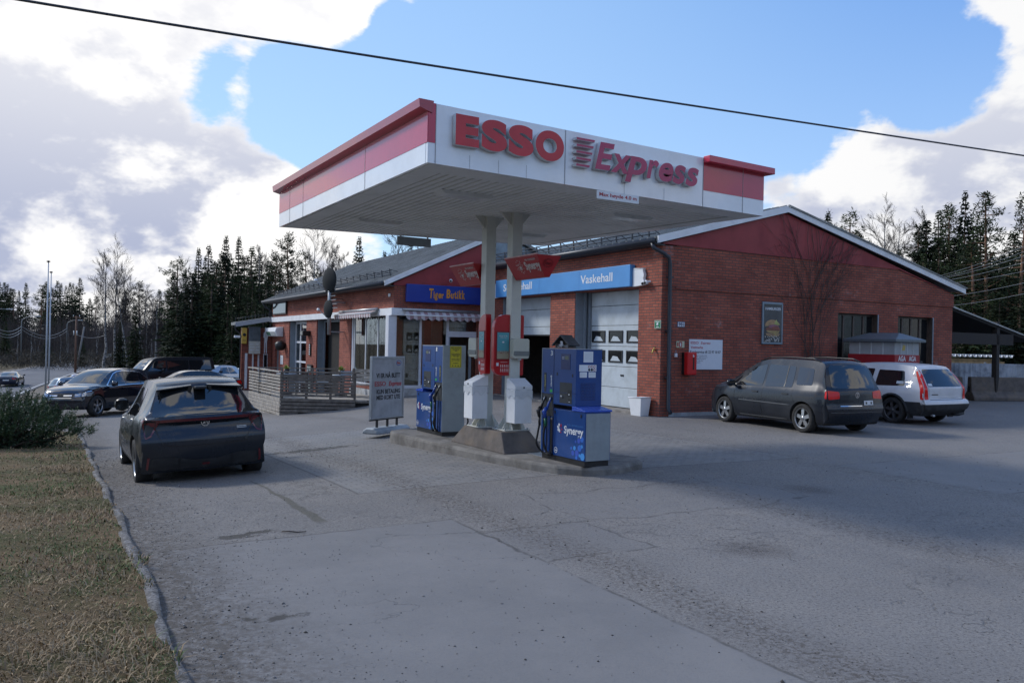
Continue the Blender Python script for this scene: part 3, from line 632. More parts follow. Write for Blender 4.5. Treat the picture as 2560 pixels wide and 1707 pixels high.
# gable windows
for (u0, u1) in ((6.69, 8.49), (9.46, 11.20)):
    f = MB(); f.box(u0, u1, .16, .22, .85, .93); f.box(u0, u1, .16, .22, 2.88, 2.945)
    for k in range(5): x = u0+(u1-u0)*k/4; f.box(max(u0, x-.03), min(u1, x+.03), .16, .22, .93, 2.88)
    f.box(u1-.015, u1-.001, 0, .16, .85, 2.945); f.box(u0+.001, u0+.015, 0, .16, .85, 2.945)
    fo = f.build('window', mat('brown_window_frame', (.075, .055, .045), .5, var=.15), ws, uv=False)
    for k in range(4):
        p = MB(); a = u0+(u1-u0)*k/4+.03; p.box(a, a+(u1-u0)/4-.06, .185, .195, .93, 2.88); p.build('pane', M_GLASSD, fo, uv=False)
    s = MB(); s.box(u1-.012, u1+.03, -.02, .16, .85, 2.945); s.build('window_reveal', M_GREYP, fo, uv=False)
# ---- signs and fittings on the workshop
s = BD('hall_sign', 'long light blue sign board reading servicehall and vaskehall above the roller doors', 'sign', -.10, 0, 3.41)
b = MB(); b.box(-.10, .07, 1.10, 8.80, .01, .60); b.build('sign_board', [M_LBLUE], s, bevel=.01)
b = MB()
for v in (3.55, 5.84, 7.4): b.box(-.1025, -.100, v-.003, v+.003, .02, .59)
b.build('board_seam', M_LBLUED, s, uv=False)
text('lettering', 'Vaskehall', M_STICK, s, (3.47, 1.89, .195, .44), 'W', -.1005, .004, .012)
text('lettering', 'Servicehall', M_STICK, s, (8.22, 6.30, .195, .44), 'W', -.1005, .004, .012)
for (a, c, nm) in ((.60, 1.08, 'blank white sign box with a broken edge right of the light blue board'), (8.83, 9.22, 'blank white sign box at the shop end of the light blue board')):
    s = BD('sign_box', nm, 'sign', -.08, (a+c)/2, 3.41); b = MB(); h = (c-a)/2
    if a < 1: b.prism([(h, .0), (-h, .02), (-h-.01, .12), (-h+.03, .2), (-h, .30), (-h+.05, .40), (-h+.04, .47), (h, .50)], -.04, .05, 'x')
    else: b.prism([(h, .0), (-h, 0), (-h, .5), (h, .5)], -.04, .05, 'x')
    b.build('sign_face', M_WHITE, s, bevel=.006); b = MB(); b.box(-.05, -.04, -h+.06, h-.02, .46, .475); b.build('sign_trim', M_GREYL, s, uv=False)
def camera_th(label, u, v, z, rot=0):
    s = BD('security_camera', label, 'camera', u, v, z, rot)
    b = MB(); b.cyl((-.02, 0, .03), (.10, 0, .03), .03, 10); b.build('bracket', M_WHITE, s, uv=False)
    b = MB(); b.lathe([(0, -.05), (.035, -.045), (.055, -.01), (.055, .03), (.04, .06), (0, .065)], 16, 'z', (-.06, 0, 0)); b.build('camera_housing', M_WHITE, s, uv=False)
    b = MB(); b.lathe([(.0, -.075), (.03, -.07), (.04, -.045), (.0, -.04)], 14, 'x', (-.06, 0, 0)); b.build('lens', M_BLACK, s, uv=False); return s
camera_th('white camera under the broken white sign box, nearer the wash hall door', -.06, .62, 3.47, .2); camera_th('white camera nearest the workshop corner and downpipe', -.06, .46, 3.49, -.3)
def plate(name, label, cat, u, v, z, w_, h_, m, side='S', th=.012, bev=.003):
    s = BD(name, label, cat, u, v, z); b = MB()
    if side == 'S': b.box(-w_/2, w_/2, -th, 0, -h_/2, h_/2)
    else: b.box(-th, 0, -w_/2, w_/2, -h_/2, h_/2)
    b.build('plate', m, s, bevel=bev); return s
s = plate('safety_sign', 'small green square sign on the brick pier by the corner downpipe', 'sign', -.03, .09, 2.39, .26, .22, mat('pale_sign_edge', (.35, .40, .33), .5), 'W')
b = MB(); b.box(-.0145, -.0125, -.11, .11, -.09, .09); b.build('green_field', mat('green_sign', (.012, .17, .075), .4), s, uv=False)
b = MB(); b.cyl((-.0175, 0, 0), (-.0148, 0, 0), .04, 20); b.build('disc', M_STICK, s, uv=False)
b = MB(); b.box(-.0148, -.0145, -.08, .08, .055, .070); b.box(-.0148, -.0145, -.05, .05, -.075, -.06); b.build('print_line', M_STICK, s, uv=False)
s = BD('water_tap', 'brass garden tap on the brick pier left of the downpipe', 'tap', -.0, .2, 1.72)
b = MB(); b.cyl((0, 0, 0), (-.10, 0, 0), .022, 10); b.cyl((-.08, 0, .0), (-.12, 0, -.09), .016, 10); b.cyl((-.05, 0, 0), (-.05, 0, .07), .012, 8); b.build('valve_body', mat('brass', (.55, .42, .12), .35, .8), s, uv=False)
b = MB(); b.cyl((-.05, -.05, .075), (-.05, .05, .075), .01, 8); b.build('handle', M_BLACK, s, uv=False)
s = BD('waste_bucket', 'white plastic waste tub standing on the asphalt by the workshop corner', 'bucket', -.25, .5, 0)
b = MB(); b.add([(-.13,-.20,.0),(.13,-.20,0),(.13,.20,0),(-.13,.20,0),(-.17,-.26,.50),(.17,-.26,.50),(.17,.26,.47),(-.17,.26,.47),(-.155,-.245,.50),(.155,-.245,.50),(.155,.245,.47),(-.155,.245,.47),(-.12,-.19,.03),(.12,-.19,.03),(.12,.19,.03),(-.12,.19,.03)],
  [(0,3,2,1),(0,1,5,4),(1,2,6,5),(2,3,7,6),(3,0,4,7),(4,5,9,8),(5,6,10,9),(6,7,11,10),(7,4,8,11),(8,9,13,12),(9,10,14,13),(10,11,15,14),(11,8,12,15),(12,13,14,15)]); b.build('tub', M_WHITE, s, uv=False)
b = MB(); b.tube([(-.175,-.265,.49),(.175,-.265,.49),(.175,.265,.465),(-.175,.265,.465),(-.175,-.265,.49)], .012, 6); b.build('rim', M_WHITE, s, uv=False)
# gable side
s = plate('house_number_sign', 'small white plate with the number 981 near the downpipe', 'sign', .66, -.001, 2.41, .25, .14, mat('navy_edge', (.03, .06, .18), .4))
b = MB(); b.box(-.113, .113, -.0145, -.0125, -.058, .058); b.build('white_field', M_STICK, s, uv=False)
text('lettering', '981', mat('navy_ink', (.015, .03, .10), .4), s, (-.09, .09, -.045, .045), 'S', -.0146, .002, .02)
s = plate('fire_extinguisher_sign', 'small cream and red pictogram sign above the red cabinet', 'sign', .65, -.001, 1.885, .27, .17, mat('luminous_cream', (.50, .52, .36), .5))
b = MB(); b.box(-.05, .05, -.0145, -.0125, -.07, .07); b.box(-.11, -.07, -.0145, -.0125, -.05, .05); b.build('red_field', mat('sign_red', (.35, .02, .02), .4), s, uv=False)
b = MB(); b.prism([(-.02, -.05), (.02, -.05), (.02, .03), (.005, .05), (-.02, .03)], -.017, -.0147); b.build('pictogram', M_STICK, s, uv=False)
s = BD('padlock', 'grey padlock box hanging on the brick below the extinguisher sign', 'lock', .49, 0, 1.55)
b = MB(); b.box(-.04, .04, -.05, 0, 0, .10); b.build('lock_body', M_WHITE, s, bevel=.008); b = MB(); b.tube([(-.02, -.025, .1), (-.02, -.025, .15), (0, -.025, .175), (.02, -.025, .15), (.02, -.025, .1)], .006, 6); b.build('shackle', M_GALV, s, uv=False)
s = BD('extinguisher_cabinet', 'bright red fire extinguisher cabinet on the gable wall in front of the white notice', 'cabinet', .86, -.0, 1.09)
b = MB(); b.box(-.16, .16, -.25, -.10, 0, .60); b.build('cover', mat('signal_red_plastic', (.55, .012, .014), .32, var=.04), s, bevel=.03, segs=3)
b = MB(); b.box(-.15, .15, -.10, 0, .01, .59); b.build('back_box', M_BLACK, s, bevel=.01)
b = MB(); b.box(.02, .06, -.258, -.25, .14, .46); b.build('window_slot', M_BLACK, s, uv=False); b = MB(); b.box(.015, .03, -.258, -.25, .47, .54); b.box(.04, .055, -.258, -.25, .47, .52); b.build('marking', M_STICK, s, uv=False)
s = plate('notice_board', 'white company notice with red and black text on the gable wall', 'sign', 1.53, -.001, 1.63, 1.17, .80, mat('white_notice', (.66, .69, .74), .4, var=.02), th=.02)
M_INKR = mat('red_ink', (.42, .02, .03), .4); M_INKB = mat('black_ink', (.02, .02, .025), .4)
def R_(a0, a1, z0, z1): return (a0-1.53, a1-1.53, z0-1.63, z1-1.63)
text('lettering', 'ESSO', M_INKR, s, R_(.99, 1.26, 1.905, 1.97), 'S', -.0205, .002, .015)
text('lettering', 'Express', M_INKR, s, R_(1.34, 1.68, 1.885, 1.97), 'S', -.0205, .002, .01, .25)
text('lettering', 'Vestmarka', M_INKR, s, R_(.99, 1.42, 1.785, 1.855), 'S', -.0205, .002, .01)
text('lettering', 'Kundeservice tlf: 22 97 10 07', M_INKB, s, R_(.97, 2.05, 1.66, 1.735), 'S', -.0205, .002, .012)
for k, (t_, w1) in enumerate((('Kan også kontaktes på:', .48), ('kundeservice@kundesenter.no', .50), ('Certas Energy Norway AS', .44), ('Dicks veg 6a', .34), ('1366 Lysaker', .26))):
    text('lettering', t_, M_INKB, s, R_(1.08, 1.08+w1, 1.585-k*.047, 1.615-k*.047), 'S', -.0205, .0015, .0)
# hamburger poster
s = BD('hamburger_poster', 'framed dark poster of a burger hanging on the gable wall', 'poster', 3.955, -.001, 1.95)
b = MB(); b.box(-.40, .40, -.05, -.0, 0, 1.18); b.build('frame', mat('blue_grey_frame', (.20, .26, .31), .4, .3), s, bevel=.012)
b = MB(); b.box(-.345, .345, -.054, -.05, .055, 1.125); b.build('poster_sheet', mat('charcoal_poster', (.055, .062, .068), .25, var=.35, scale=1.2), s, uv=False)
text('lettering', 'HAMBURGER', M_STICK, s, (-.30, .30, .955, 1.035), 'S', -.0545, .002, .012)
def disc_prism(cx, cz, rx, rz, d0, d1, top=None, n=20, a0=0, a1=360):
    return [(cx+rx*math.cos(R(a0+(a1-a0)*k/(n-1))), cz+rz*math.sin(R(a0+(a1-a0)*k/(n-1)))) for k in range(n)]
def blob(name, col, pts, d0, d1):
    b = MB(); b.prism(pts, d0, d1); b.build(name, mat(name+'_print', col, .35, var=.25, scale=9), s, uv=False)
blob('bun', (.34, .21, .10), disc_prism(-.02, .52, .29, .17, 0, 0, n=18, a0=8, a1=172)+[(-.30, .50), (.26, .54)], -.0575, -.0545)
blob('lettuce', (.30, .33, .10), [(.06, .60), (.13, .70), (.17, .62), (.25, .58), (.20, .54), (.05, .56)], -.0600, -.0576)
blob('onion', (.22, .09, .13), disc_prism(.03, .50, .20, .055, 0, 0), -.060, -.0576)
blob('patty', (.16, .055, .035), disc_prism(0, .42, .29, .085, 0, 0), -.0575, -.0545)
blob('tomato', (.24, .07, .05), disc_prism(.10, .46, .15, .05, 0, 0), -.0615, -.0601)
blob('cheese', (.32, .23, .09), [(-.24, .35), (.02, .30), (.10, .22), (.24, .34), (.26, .38), (-.26, .38)], -.060, -.0576)
blob('bottom_bun', (.27, .17, .09), disc_prism(0, .28, .27, .07, 0, 0, a0=180, a1=360)+[(.27, .31), (-.27, .31)], -.0575, -.0545)
b = MB(); random.seed(3)
for k in range(46):
    x = random.uniform(-.30, .30); z = random.uniform(.07, .24); b.obox((x, -.0565, z), (random.uniform(.008, .03), 0, random.uniform(-.02, .02)), (0, .0015, 0), (random.uniform(-.004, .004), 0, random.uniform(.006, .014)))
b.build('peeling_print', mat('torn_print', (.50, .48, .44), .6, var=.3), s, uv=False)
# climbing bare creeper on the gable
s = BD('wall_creeper', 'bare leafless climber spreading up the gable wall', 'climber', 5.55, -.09, 0)
b = MB(); random.seed(21)
def twig(p, ang, ln, r, dep):
    n = 7; pts = [p]; a = ang; q = p
    for i in range(n):
        a += random.uniform(-.10, .10)+(.0 if dep else (-a)*.05); q = (q[0]+math.sin(a)*ln/n, q[1]+random.uniform(-.006, .006), q[2]+math.cos(a)*ln/n)
        u_ = q[0]+5.55; lim = 5.75-(abs(u_-4.37)*.24)
        if q[2] > lim+.12: break
        pts.append(q)
        if dep < 3 and i > 0 and random.random() < (.62 if dep < 2 else .4): twig(q, a+random.choice((-1, 1))*random.uniform(.25, .7), ln*random.uniform(.3, .6), r*.6, dep+1)
    if len(pts) > 1: b.tube(pts, [max(.0025, r*(1-.75*i/len(pts))) for i in range(len(pts))], 4, False)
for k in range(7): twig((random.uniform(-.35, .25), 0, 0), random.uniform(-.26, .20), random.uniform(4.0, 5.9), .017, 0)
b.build('stems', mat('dead_stem', (.060, .048, .042), .9, var=.3), s, uv=False)
# lean-to carport on the far side
s = BD('open_lean_to', 'dark open lean-to roof on a post against the far side of the workshop', 'lean-to', 12.3, 1.0, 0.1)
b = MB(); b.add([(0,0,3.62),(6.5,0,1.95+.35),(6.5,9,2.3),(0,9,3.62),(0,0,3.50),(6.5,0,2.18),(6.5,9,2.18),(0,9,3.5)], [(0,1,2,3),(7,6,5,4),(0,4,5,1),(1,5,6,2),(2,6,7,3),(3,7,4,0)]); b.build('roof', M_DARK, s, uv=False)
b = MB(); b.beam((0, -.03, 3.63), (6.5, -.03, 2.31), .03, .05); b.build('roof_flashing', M_GALV, s, uv=False)
b = MB(); b.box(0, 5.2, 0, .12, 2.05, 2.45); b.build('beam', mat('tarred_beam', (.03, .026, .024), .8), s, uv=False)
for (x, y) in ((4.25, .06), (4.25, 8)): b = MB(); b.box(x-.09, x+.09, y-.06, y+.12, -.2, 2.9-.2*0); b.build('post', mat('tarred_beam', (0, 0, 0)), s, uv=False)
# gas cylinder cage in front of the windows
s = BD('gas_cage', 'grey and red gas cylinder cabinet with a peaked roof by the gable windows', 'cabinet', 7.29, -1.12, .05)
b = MB(); b.box(-.55, .55, -.77, .77, 0, 1.68); b.build('red_base', mat('gas_red', (.30, .015, .022), .45, var=.1), s, bevel=.01)
b = MB(); b.box(-.53, .53, -.75, .75, 1.68, 2.03); b.build('upper_panel', mat('grey_cabinet_panel', (.33, .35, .36), .5, var=.12, scale=2), s)
b = MB()
for k in range(1, 4): b = MB(); x = -.55+.275*k; b.box(x-.008, x+.008, -.765, -.75, 1.68, 2.03); b.build('panel_rib', M_GREYL, s, uv=False)
for k in range(1, 4): b = MB(); y = -.77+.385*k; b.box(-.545, -.53, y-.012, y+.012, 1.68, 2.03); b.build('panel_rib', M_GREYL, s, uv=False)
b = MB(); b.add([(-.66,-.88,2.04),(.66,-.88,2.04),(.66,.88,2.04),(-.66,.88,2.04),(-.66,-.88,2.11),(.66,-.88,2.11),(.66,.88,2.11),(-.66,.88,2.11),(0,-.5,2.30),(0,.5,2.30)], [(3,2,1,0),(0,1,5,4),(1,2,6,5),(2,3,7,6),(3,0,4,7),(4,5,8),(5,6,9,8),(6,7,9),(7,4,8,9)])
b.build('roof', mat('grey_painted_roof', (.13, .16, .18), .4, .3), s, uv=False)
text('lettering', 'AGA', M_STICK, s, (-.40, -.08, 1.50, 1.65), 'S', -.7715, .004, .02); text('lettering', 'AGA', M_STICK, s, (.06, .38, 1.50, 1.65), 'S', -.7715, .004, .02)
b = MB(); b.prism([(-.22, 1.80), (-.09, 1.80), (-.07, 1.94), (-.17, 1.96)], -.754, -.7505); b.build('hazard_label', mat('yellow_label', (.45, .34, .08), .5), s, uv=False)
# concrete barriers and fence on the right
barr = None
for k, (u, v, lb) in enumerate(((14.2, 2.2, 'grey concrete road barrier partly behind the white car'), (16.9, 1.0, 'stained concrete road barrier at the right edge of the yard'), (19.6, -.2, 'concrete road barrier furthest right at the yard edge'))):
    p = GW(u, v); s = thing('concrete_barrier', lb, 'barrier', p, AZ-R(24), 'concrete barriers along the yard')
    if barr is None:
        b = MB(); b.prism([(-.30, 0), (.30, 0), (.30, .12), (.14, .35), (.10, .86), (-.10, .86), (-.14, .35), (-.30, .12)], -1.32, 1.32, 'x'); barr = b.build('barrier_block', M_PLINTH, s, bevel=.03)
        h = MB(); h.box(-1.333, -1.318, -.05, .05, .3, .5); h.build('lifting_slot', M_BLACK, s, uv=False)
    else:
        for c in kids(bpy.data.objects['concrete_barrier']): d = c.copy(); COL.objects.link(d); d.parent = s
fb = thing('corrugated_fence', 'rusty white corrugated sheet fence behind the barriers', 'fence', GW(15.5, 6.2), AZ-R(18))
b = MB(); vs = []; fs = []; n = 150
for i in range(n): x = -4+i*.085; y = .035*math.sin(i*2.1); vs += [(x, y, 0), (x, y, 1.28), (x, y+.01, 1.28), (x, y+.01, 0)]
for i in range(n-1): a = i*4; fs += [(a, a+4, a+5, a+1), (a+3, a+2, a+6, a+7), (a+1, a+5, a+6, a+2)]
b.add(vs, fs); b.build('sheeting', mat('chalky_corrugated_sheet', (.40, .43, .47), .6, .1, var=.1, scale=2, dirt=((.12, .13, .15), .8, 1.8)), fb, uv=False)
b = MB(); b.box(-4, 8.7, .06, .12, 1.0, 1.1); [b.box(x, x+.07, .05, .12, -.3, 1.34) for x in (-3.9, -1.4, 1.1, 3.6, 6.1, 8.6)]; b.build('fence_rail', M_GALV, fb, uv=False)
tb = thing('timber_stack', 'pale timber stack under a ribbed sheet behind the fence', 'timber', GW(16.2, 7.6), AZ-R(18))
b = MB(); random.seed(5)
for k in range(5):
    for j in range(3): b.box(-4+random.uniform(0, .2), 8+random.uniform(0, .3), .1+j*.28, .34+j*.28, .9+k*.11, 1.0+k*.11)
b.build('boards', mat('fresh_timber', (.50, .34, .18), .7, var=.25, scale=4), tb, uv=False)
b = MB(); b.box(-4, 8, 0, 1, 0, .88); b.build('bearer', M_DARK, tb, uv=False)
b = MB()
for i in range(44): x = -3.2+i*.265; b.prism([(x, 1.62), (x+.04, 1.52), (x+.13, 1.52), (x+.17, 1.62), (x+.15, 1.62), (x+.12, 1.54), (x+.05, 1.54), (x+.02, 1.62)], -.3, 1.4)
b.box(-3.3, 8.5, -.2, 1.35, 1.625, 1.64); b.build('cover_sheet', mat('white_ribbed_sheet', (.70, .72, .74), .5), tb, uv=False)

# ------------------------------------------------------------------ shop
SH = BD('shop_building', 'red brick shop wing with awnings, white band and grey pitched roof', 'building', -3.51, 10, -.1)
# local: x = u+3.51, y = v-10, z = Z+.1
def L(u=0, v=0, z=0): return (u+3.51, v-10, z+.1)
b = MB(); zb, zt = -.95, 3.82
b.box(0, .35, 0, 18, 3.06, 3.86)                                     # upper left wall above the band
for v0, v1 in ((4.6, 6.06), (9.4, 11.1), (14.25, 16.3), (17.17, 18.0)): b.box(0, .35, v0, v1, -.9, 2.82)
b.box(0, .35, 16.3, 17.17, 1.42, 2.82); b.box(0, .30, .1, 4.6, .13, .36)
b.box(.35, 3.5, 0, .3, 3.06, 3.84)
b.box(0, 6.5, 17.7, 18, -.9, 3.8); b.box(3.2, 3.5, 0, .3, -.1, 3.06)
b.build('brick_wall', BRICK, SH)
b = MB(); b.prism([(-.03, 3.84), (3.55, 3.84), (3.55, 5.60), (-.03, 3.92)], -.03, .2); b.build('gable_cladding', M_REDWALL, SH, uv=False)
b = MB(); b.prism([(3.55, 3.84), (8.3, 3.84), (8.3, 4.1), (4.23, 5.98), (3.55, 5.60)], 0, .2); b.build('upper_cladding', mat('grey_blue_cladding', (.16, .19, .22), .18, .3, var=.25, scale=2), SH, uv=False)
b = MB(); b.box(-.12, 0, -.12, 18.1, 2.81, 3.06); b.box(-.0, 3.36, -.12, 0, 2.81, 3.06); b.build('white_band', M_WHITE, SH, bevel=.01)
b = MB(); b.box(-.02, .28, .0, 4.6, -.45, .13); b.box(.0, 3.4, -.02, .2, -.3, .36); b.build('foundation', M_CONC, SH)
# roof
b = MB(); slab(b, -.42, 3.93, 4.23, 6.10, -.15, 18.2, .10); slab(b, 4.23, 6.10, 8.9, 3.93, -.15, 18.2, .10)
for k in range(73):
    v = -.12+k*.25; slab(b, -.43, 3.985, 4.23, 6.16, v, v+.055, .075); 
    if k % 2 == 0: slab(b, 4.23, 6.13, 8.9, 3.96, v, v+.045, .045)
rf = b.build('roof', M_ROOF, SH, uv=False)
b = MB()
for k in range(22):
    v = .5+k*.8; b.beam((.05, v, 4.18), (.0, v, 4.44), .03); b.beam((.0, v, 4.42), (.32, v, 4.36), .02)
for z in (4.24, 4.31, 4.38): b.tube([(.02, .3, z), (.02, 17.6, z)], .012, 5)
b.build('snow_guard', M_GUT, rf, uv=False)
b = MB(); b.tube([(-.48, -.12, 3.88), (-.48, 18.2, 3.88)], .07, 10); b.box(-.44, 0, -.1, 18.2, 3.80, 3.83); b.build('gutter', M_GUT, SH, uv=False)
b = MB(); b.tube([(-.48, 18.05, 3.82), (-.35, 18.07, 3.62), (-.08, 18.1, 3.45), (-.07, 18.1, -.6)], .05, 8); b.build('downpipe', M_GUT, SH, uv=False)
b = MB(); t = .17; u0, z0, u1, z1 = -.42, 3.965, 4.23, 6.135
b.add([(u0,-.20,z0),(u1,-.20,z1),(u1,-.16,z1),(u0,-.16,z0),(u0,-.20,z0-t),(u1,-.20,z1-t),(u1,-.16,z1-t),(u0,-.16,z0-t)], [(0,1,2,3),(7,6,5,4),(0,4,5,1),(1,5,6,2),(2,6,7,3),(3,7,4,0)])
b.build('barge_board', M_WHITE, SH, uv=False)
# corner windows
def frame_glass(par, name, polys, panes, fm):
    f = MB()
    for p in polys: f.box(*p)
    fo = f.build(name, fm, par, uv=False)
    for p in panes: q = MB(); q.box(*p); q.build('pane', M_GLASS, fo, uv=False)
    return fo
M_WF = mat('white_window_frame', (.60, .62, .66), .45, var=.05)
# left side glazing: local y 0.45..4.6
frame_glass(SH, 'shop_window', [(.04, .12, .0, .30, .36, 2.81), (.05, .11, 1.64, 1.70, .36, 2.81), (.05, .11, 2.97, 3.03, .36, 2.81), (.05, .11, 4.28, 4.34, .36, 2.81), (.04, .12, 4.44, 4.6, -.1, 2.81), (-.04, .12, .3, 4.44, .30, .36)],
            [(.07, .08, .3, 1.64, .36, 2.81), (.07, .08, 1.70, 2.97, .36, 2.81), (.07, .08, 3.03, 4.28, .36, 2.81)], M_WF)
b = MB(); b.box(-.18, .08, -.02, .04, -.1, 2.81); b.box(-.18, -.12, .04, .28, -.1, 2.81); b.build('corner_post', M_WF, SH, bevel=.006)
# curtains, gathered
b = MB(); vs = []; fs = []; n = 90
for i in range(n): y = .35+i*2.4/n; x = .32+.035*math.sin(i*1.25)+.02*math.sin(i*.37); vs += [(x, y, .40), (x, y, 2.78)]
for i in range(n-1): a = i*2; fs.append((a, a+2, a+3, a+1))
b.add(vs, fs, True); b.build('curtain', M_CURT, SH, uv=False, fixn=False)
b = MB(); b.box(.30, .31, 3.4, 3.95, 1.3, 1.9); b.build('window_notice', mat('green_notice', (.09, .20, .14), .6), SH, uv=False)
# front glazing facing the pumps: local x 0.1..3.4
frame_glass(SH, 'shop_window', [(.99, 1.07, .03, .10, .36, 2.81), (2.02, 2.11, .02, .12, -.1, 2.81), (.08, 2.02, -.03, .12, .30, .40), (2.11, 3.3, .02, .10, 2.12, 2.32)],
            [(.08, .99, .06, .07, .40, 2.81), (1.07, 2.02, .06, .07, .40, 2.81), (2.11, 3.3, .06, .07, 2.32, 2.81)], M_WF)
b = MB(); b.box(2.11, 2.16, .02, .1, -.1, 2.12); b.box(2.93, 3.0, .0, .08, -.1, 2.12); b.build('door_frame', M_GREYP, SH, uv=False)
d = MB(); d.box(3.0, 3.3, .06, .07, 0, 2.12); d.build('side_pane', M_GLASS, SH, uv=False)
# shop interior
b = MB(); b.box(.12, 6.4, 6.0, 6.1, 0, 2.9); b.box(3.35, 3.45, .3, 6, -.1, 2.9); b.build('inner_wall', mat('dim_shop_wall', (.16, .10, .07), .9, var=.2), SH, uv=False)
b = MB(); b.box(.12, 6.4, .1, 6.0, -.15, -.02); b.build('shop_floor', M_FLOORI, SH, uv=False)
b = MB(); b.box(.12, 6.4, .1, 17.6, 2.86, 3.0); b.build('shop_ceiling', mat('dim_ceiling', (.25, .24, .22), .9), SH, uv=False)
b = MB(); b.box(.25, .95, .30, .33, .4, 2.7); b.box(1.12, 1.98, .34, .37, .4, 2.7); b.build('window_backing', mat('brown_backing_board', (.20, .17, .12), .85, var=.15, scale=2), SH, uv=False)
b = MB()
for x in (.32, .62): [b.box(x, x+.22, .285, .30, z, z+.34) for z in (1.15, 1.62)]
b.build('hung_sheet', mat('tan_paper', (.25, .19, .12), .8), SH, uv=False)
b = MB(); b.box(1.3, 1.55, .32, .34, .4, 2.7); b.build('hanging_textile', mat('rust_textile', (.22, .08, .04), .9), SH, uv=False)
# side bays with grey reveals
for bb in ((.05, .36, 9.36, 9.40, -.9, 2.81), (.05, .36, 14.21, 14.25, -.9, 2.81)): b = MB(); b.box(*bb); b.build('bay_reveal', M_GREYP, SH, uv=False)
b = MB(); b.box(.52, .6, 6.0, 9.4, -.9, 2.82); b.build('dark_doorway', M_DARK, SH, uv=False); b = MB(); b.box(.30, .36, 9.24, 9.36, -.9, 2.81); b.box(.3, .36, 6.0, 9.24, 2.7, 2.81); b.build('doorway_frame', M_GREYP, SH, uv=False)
frame_glass(SH, 'bay_window', [(.30, .36, 11.1, 11.16, -.9, 2.81), (.30, .36, 13.22, 13.32, -.9, 2.81), (.30, .36, 14.13, 14.2, -.9, 2.81), (.31, .355, 11.16, 14.13, 1.75, 1.84), (.31, .355, 11.16, 14.13, .80, .89), (.31, .355, 11.16, 14.13, 2.68, 2.81), (.31, .355, 11.16, 14.13, -.9, -.7)],
            [(.33, .34, 11.16, 13.22, -.7, 2.7), (.33, .34, 13.32, 14.13, -.7, 2.7)], M_WF)
b = MB(); b.box(.55, .6, 11, 14.3, -.9, 2.8); b.build('bay_backing', mat('dim_blind', (.12, .14, .16), .8, var=.2, scale=3), SH, uv=False)
b = MB(); b.box(.12, .2, 16.3, 17.17, -.9, 1.42); b.build('side_door', mat('grey_side_door', (.13, .13, .14), .6), SH, uv=False)
# blue shop sign
s = BD('shop_sign', 'dark blue sign box reading Tiger Butikk in orange letters under the red gable', 'sign', -3.12, 9.97, 3.19)
b = MB(); b.box(0, 3.05, -.16, -.03, 0, .62); b.build('sign_box', M_BLUES, s, bevel=.02)
M_ORG = mat('orange_letter', (.62, .25, .02), .45, var=.12, scale=10)
for i, (ch, x0, x1, z0, z1) in enumerate((('T', .84, 1.00, .15, .50), ('i', 1.00, 1.045, .16, .40), ('g', 1.05, 1.17, .085, .345), ('e', 1.185, 1.29, .16, .345), ('r', 1.30, 1.395, .17, .33), ('B', 1.49, 1.65, .18, .50), ('u', 1.67, 1.78, .175, .36), ('t', 1.80, 1.89, .175, .44), ('i', 1.905, 1.955, .18, .44), ('k', 1.97, 2.09, .18, .49), ('k', 2.10, 2.22, .17, .49))):
    text('lettering', ch, M_ORG, s, (x0, x1, z0, z1), 'S', -.1605, .01, .03+(.01 if i % 2 else 0), (.12, -.08, .1)[i % 3])
camera_th('white camera mounted on the dark blue shop sign', -1.5, 9.72, 3.98, R(60))
s = BD('wall_sensor', 'small white sensor on the brick near the shop corner', 'sensor', -3.52, 10.35, 3.36); b = MB(); b.box(-.05, 0, -.06, .06, 0, .11); b.build('sensor_case', M_WHITE, s, bevel=.01); b = MB(); b.box(-.055, -.05, -.03, .03, .03, .07); b.build('sensor_lens', M_GREYL, s, uv=False)
# awnings
M_AWN = bpy.data.materials.new('striped_awning_cloth'); M_AWN.use_nodes = True; T = NT(M_AWN.node_tree); T.n.clear()
ac = T.node('ShaderNodeTexCoord').outputs['UV']; sx_ = T.node('ShaderNodeSeparateXYZ', {0: ac}).outputs[0]
fr = T.math('FRACT', T.math('MULTIPLY', sx_, 3.6)); c = T.mix(T.ramp(fr, .46, .54, smooth=False), (.56, .52, .53), (.33, .20, .21)); c = T.mix(T.math('MULTIPLY', T.ramp(T.noise(ac, 3, 5, .7), .4, .7), .5), c, (.22, .20, .20))
T.l.new(T.node('ShaderNodeBsdfPrincipled', {'Base Color': c, 'Roughness': .9}).outputs[0], T.node('ShaderNodeOutputMaterial').inputs[0])
def awning(label, u, v, z, rot, length, proj, drop):
    s = BD('awning', label, 'awning', u, v, z, rot, 'striped awnings')
    b = MB(); vs = []; fs = []; n = int(length*16); sc_ = .275
    for i in range(n+1):
        x = length*i/n; hem = .10*abs(math.sin(math.pi*x/sc_))**.6
        vs += [(x, 0, 0), (x, -proj, -drop), (x, -proj-.008*math.sin(x*23), -drop-.07-hem)]
    for i in range(n): a = i*3; fs += [(a, a+3, a+4, a+1), (a+1, a+4, a+5, a+2)]
    b.add(vs, fs, False); o = b.build('awning_cloth', M_AWN, s, fixn=False)
    for l in o.data.loops: o.data.uv_layers[0].data[l.index].uv = (o.data.vertices[l.vertex_index].co.x, o.data.vertices[l.vertex_index].co.z)
    b = MB(); b.tube([(-.05, -proj, -drop), (length+.05, -proj, -drop)], .022, 8); b.build('front_bar', M_WHITE, s, uv=False)
    for x in (.1, length-.1):
        b = MB(); b.beam((x, 0, -.06), (x, -proj*.95, -drop-.02), .03); b.build('arm', M_GALV, s, uv=False)
    b = MB(); b.cyl((-.08, -.05, .02), (length+.08, -.05, .02), .05, 10); b.build('roller', M_GALV, s, uv=False)
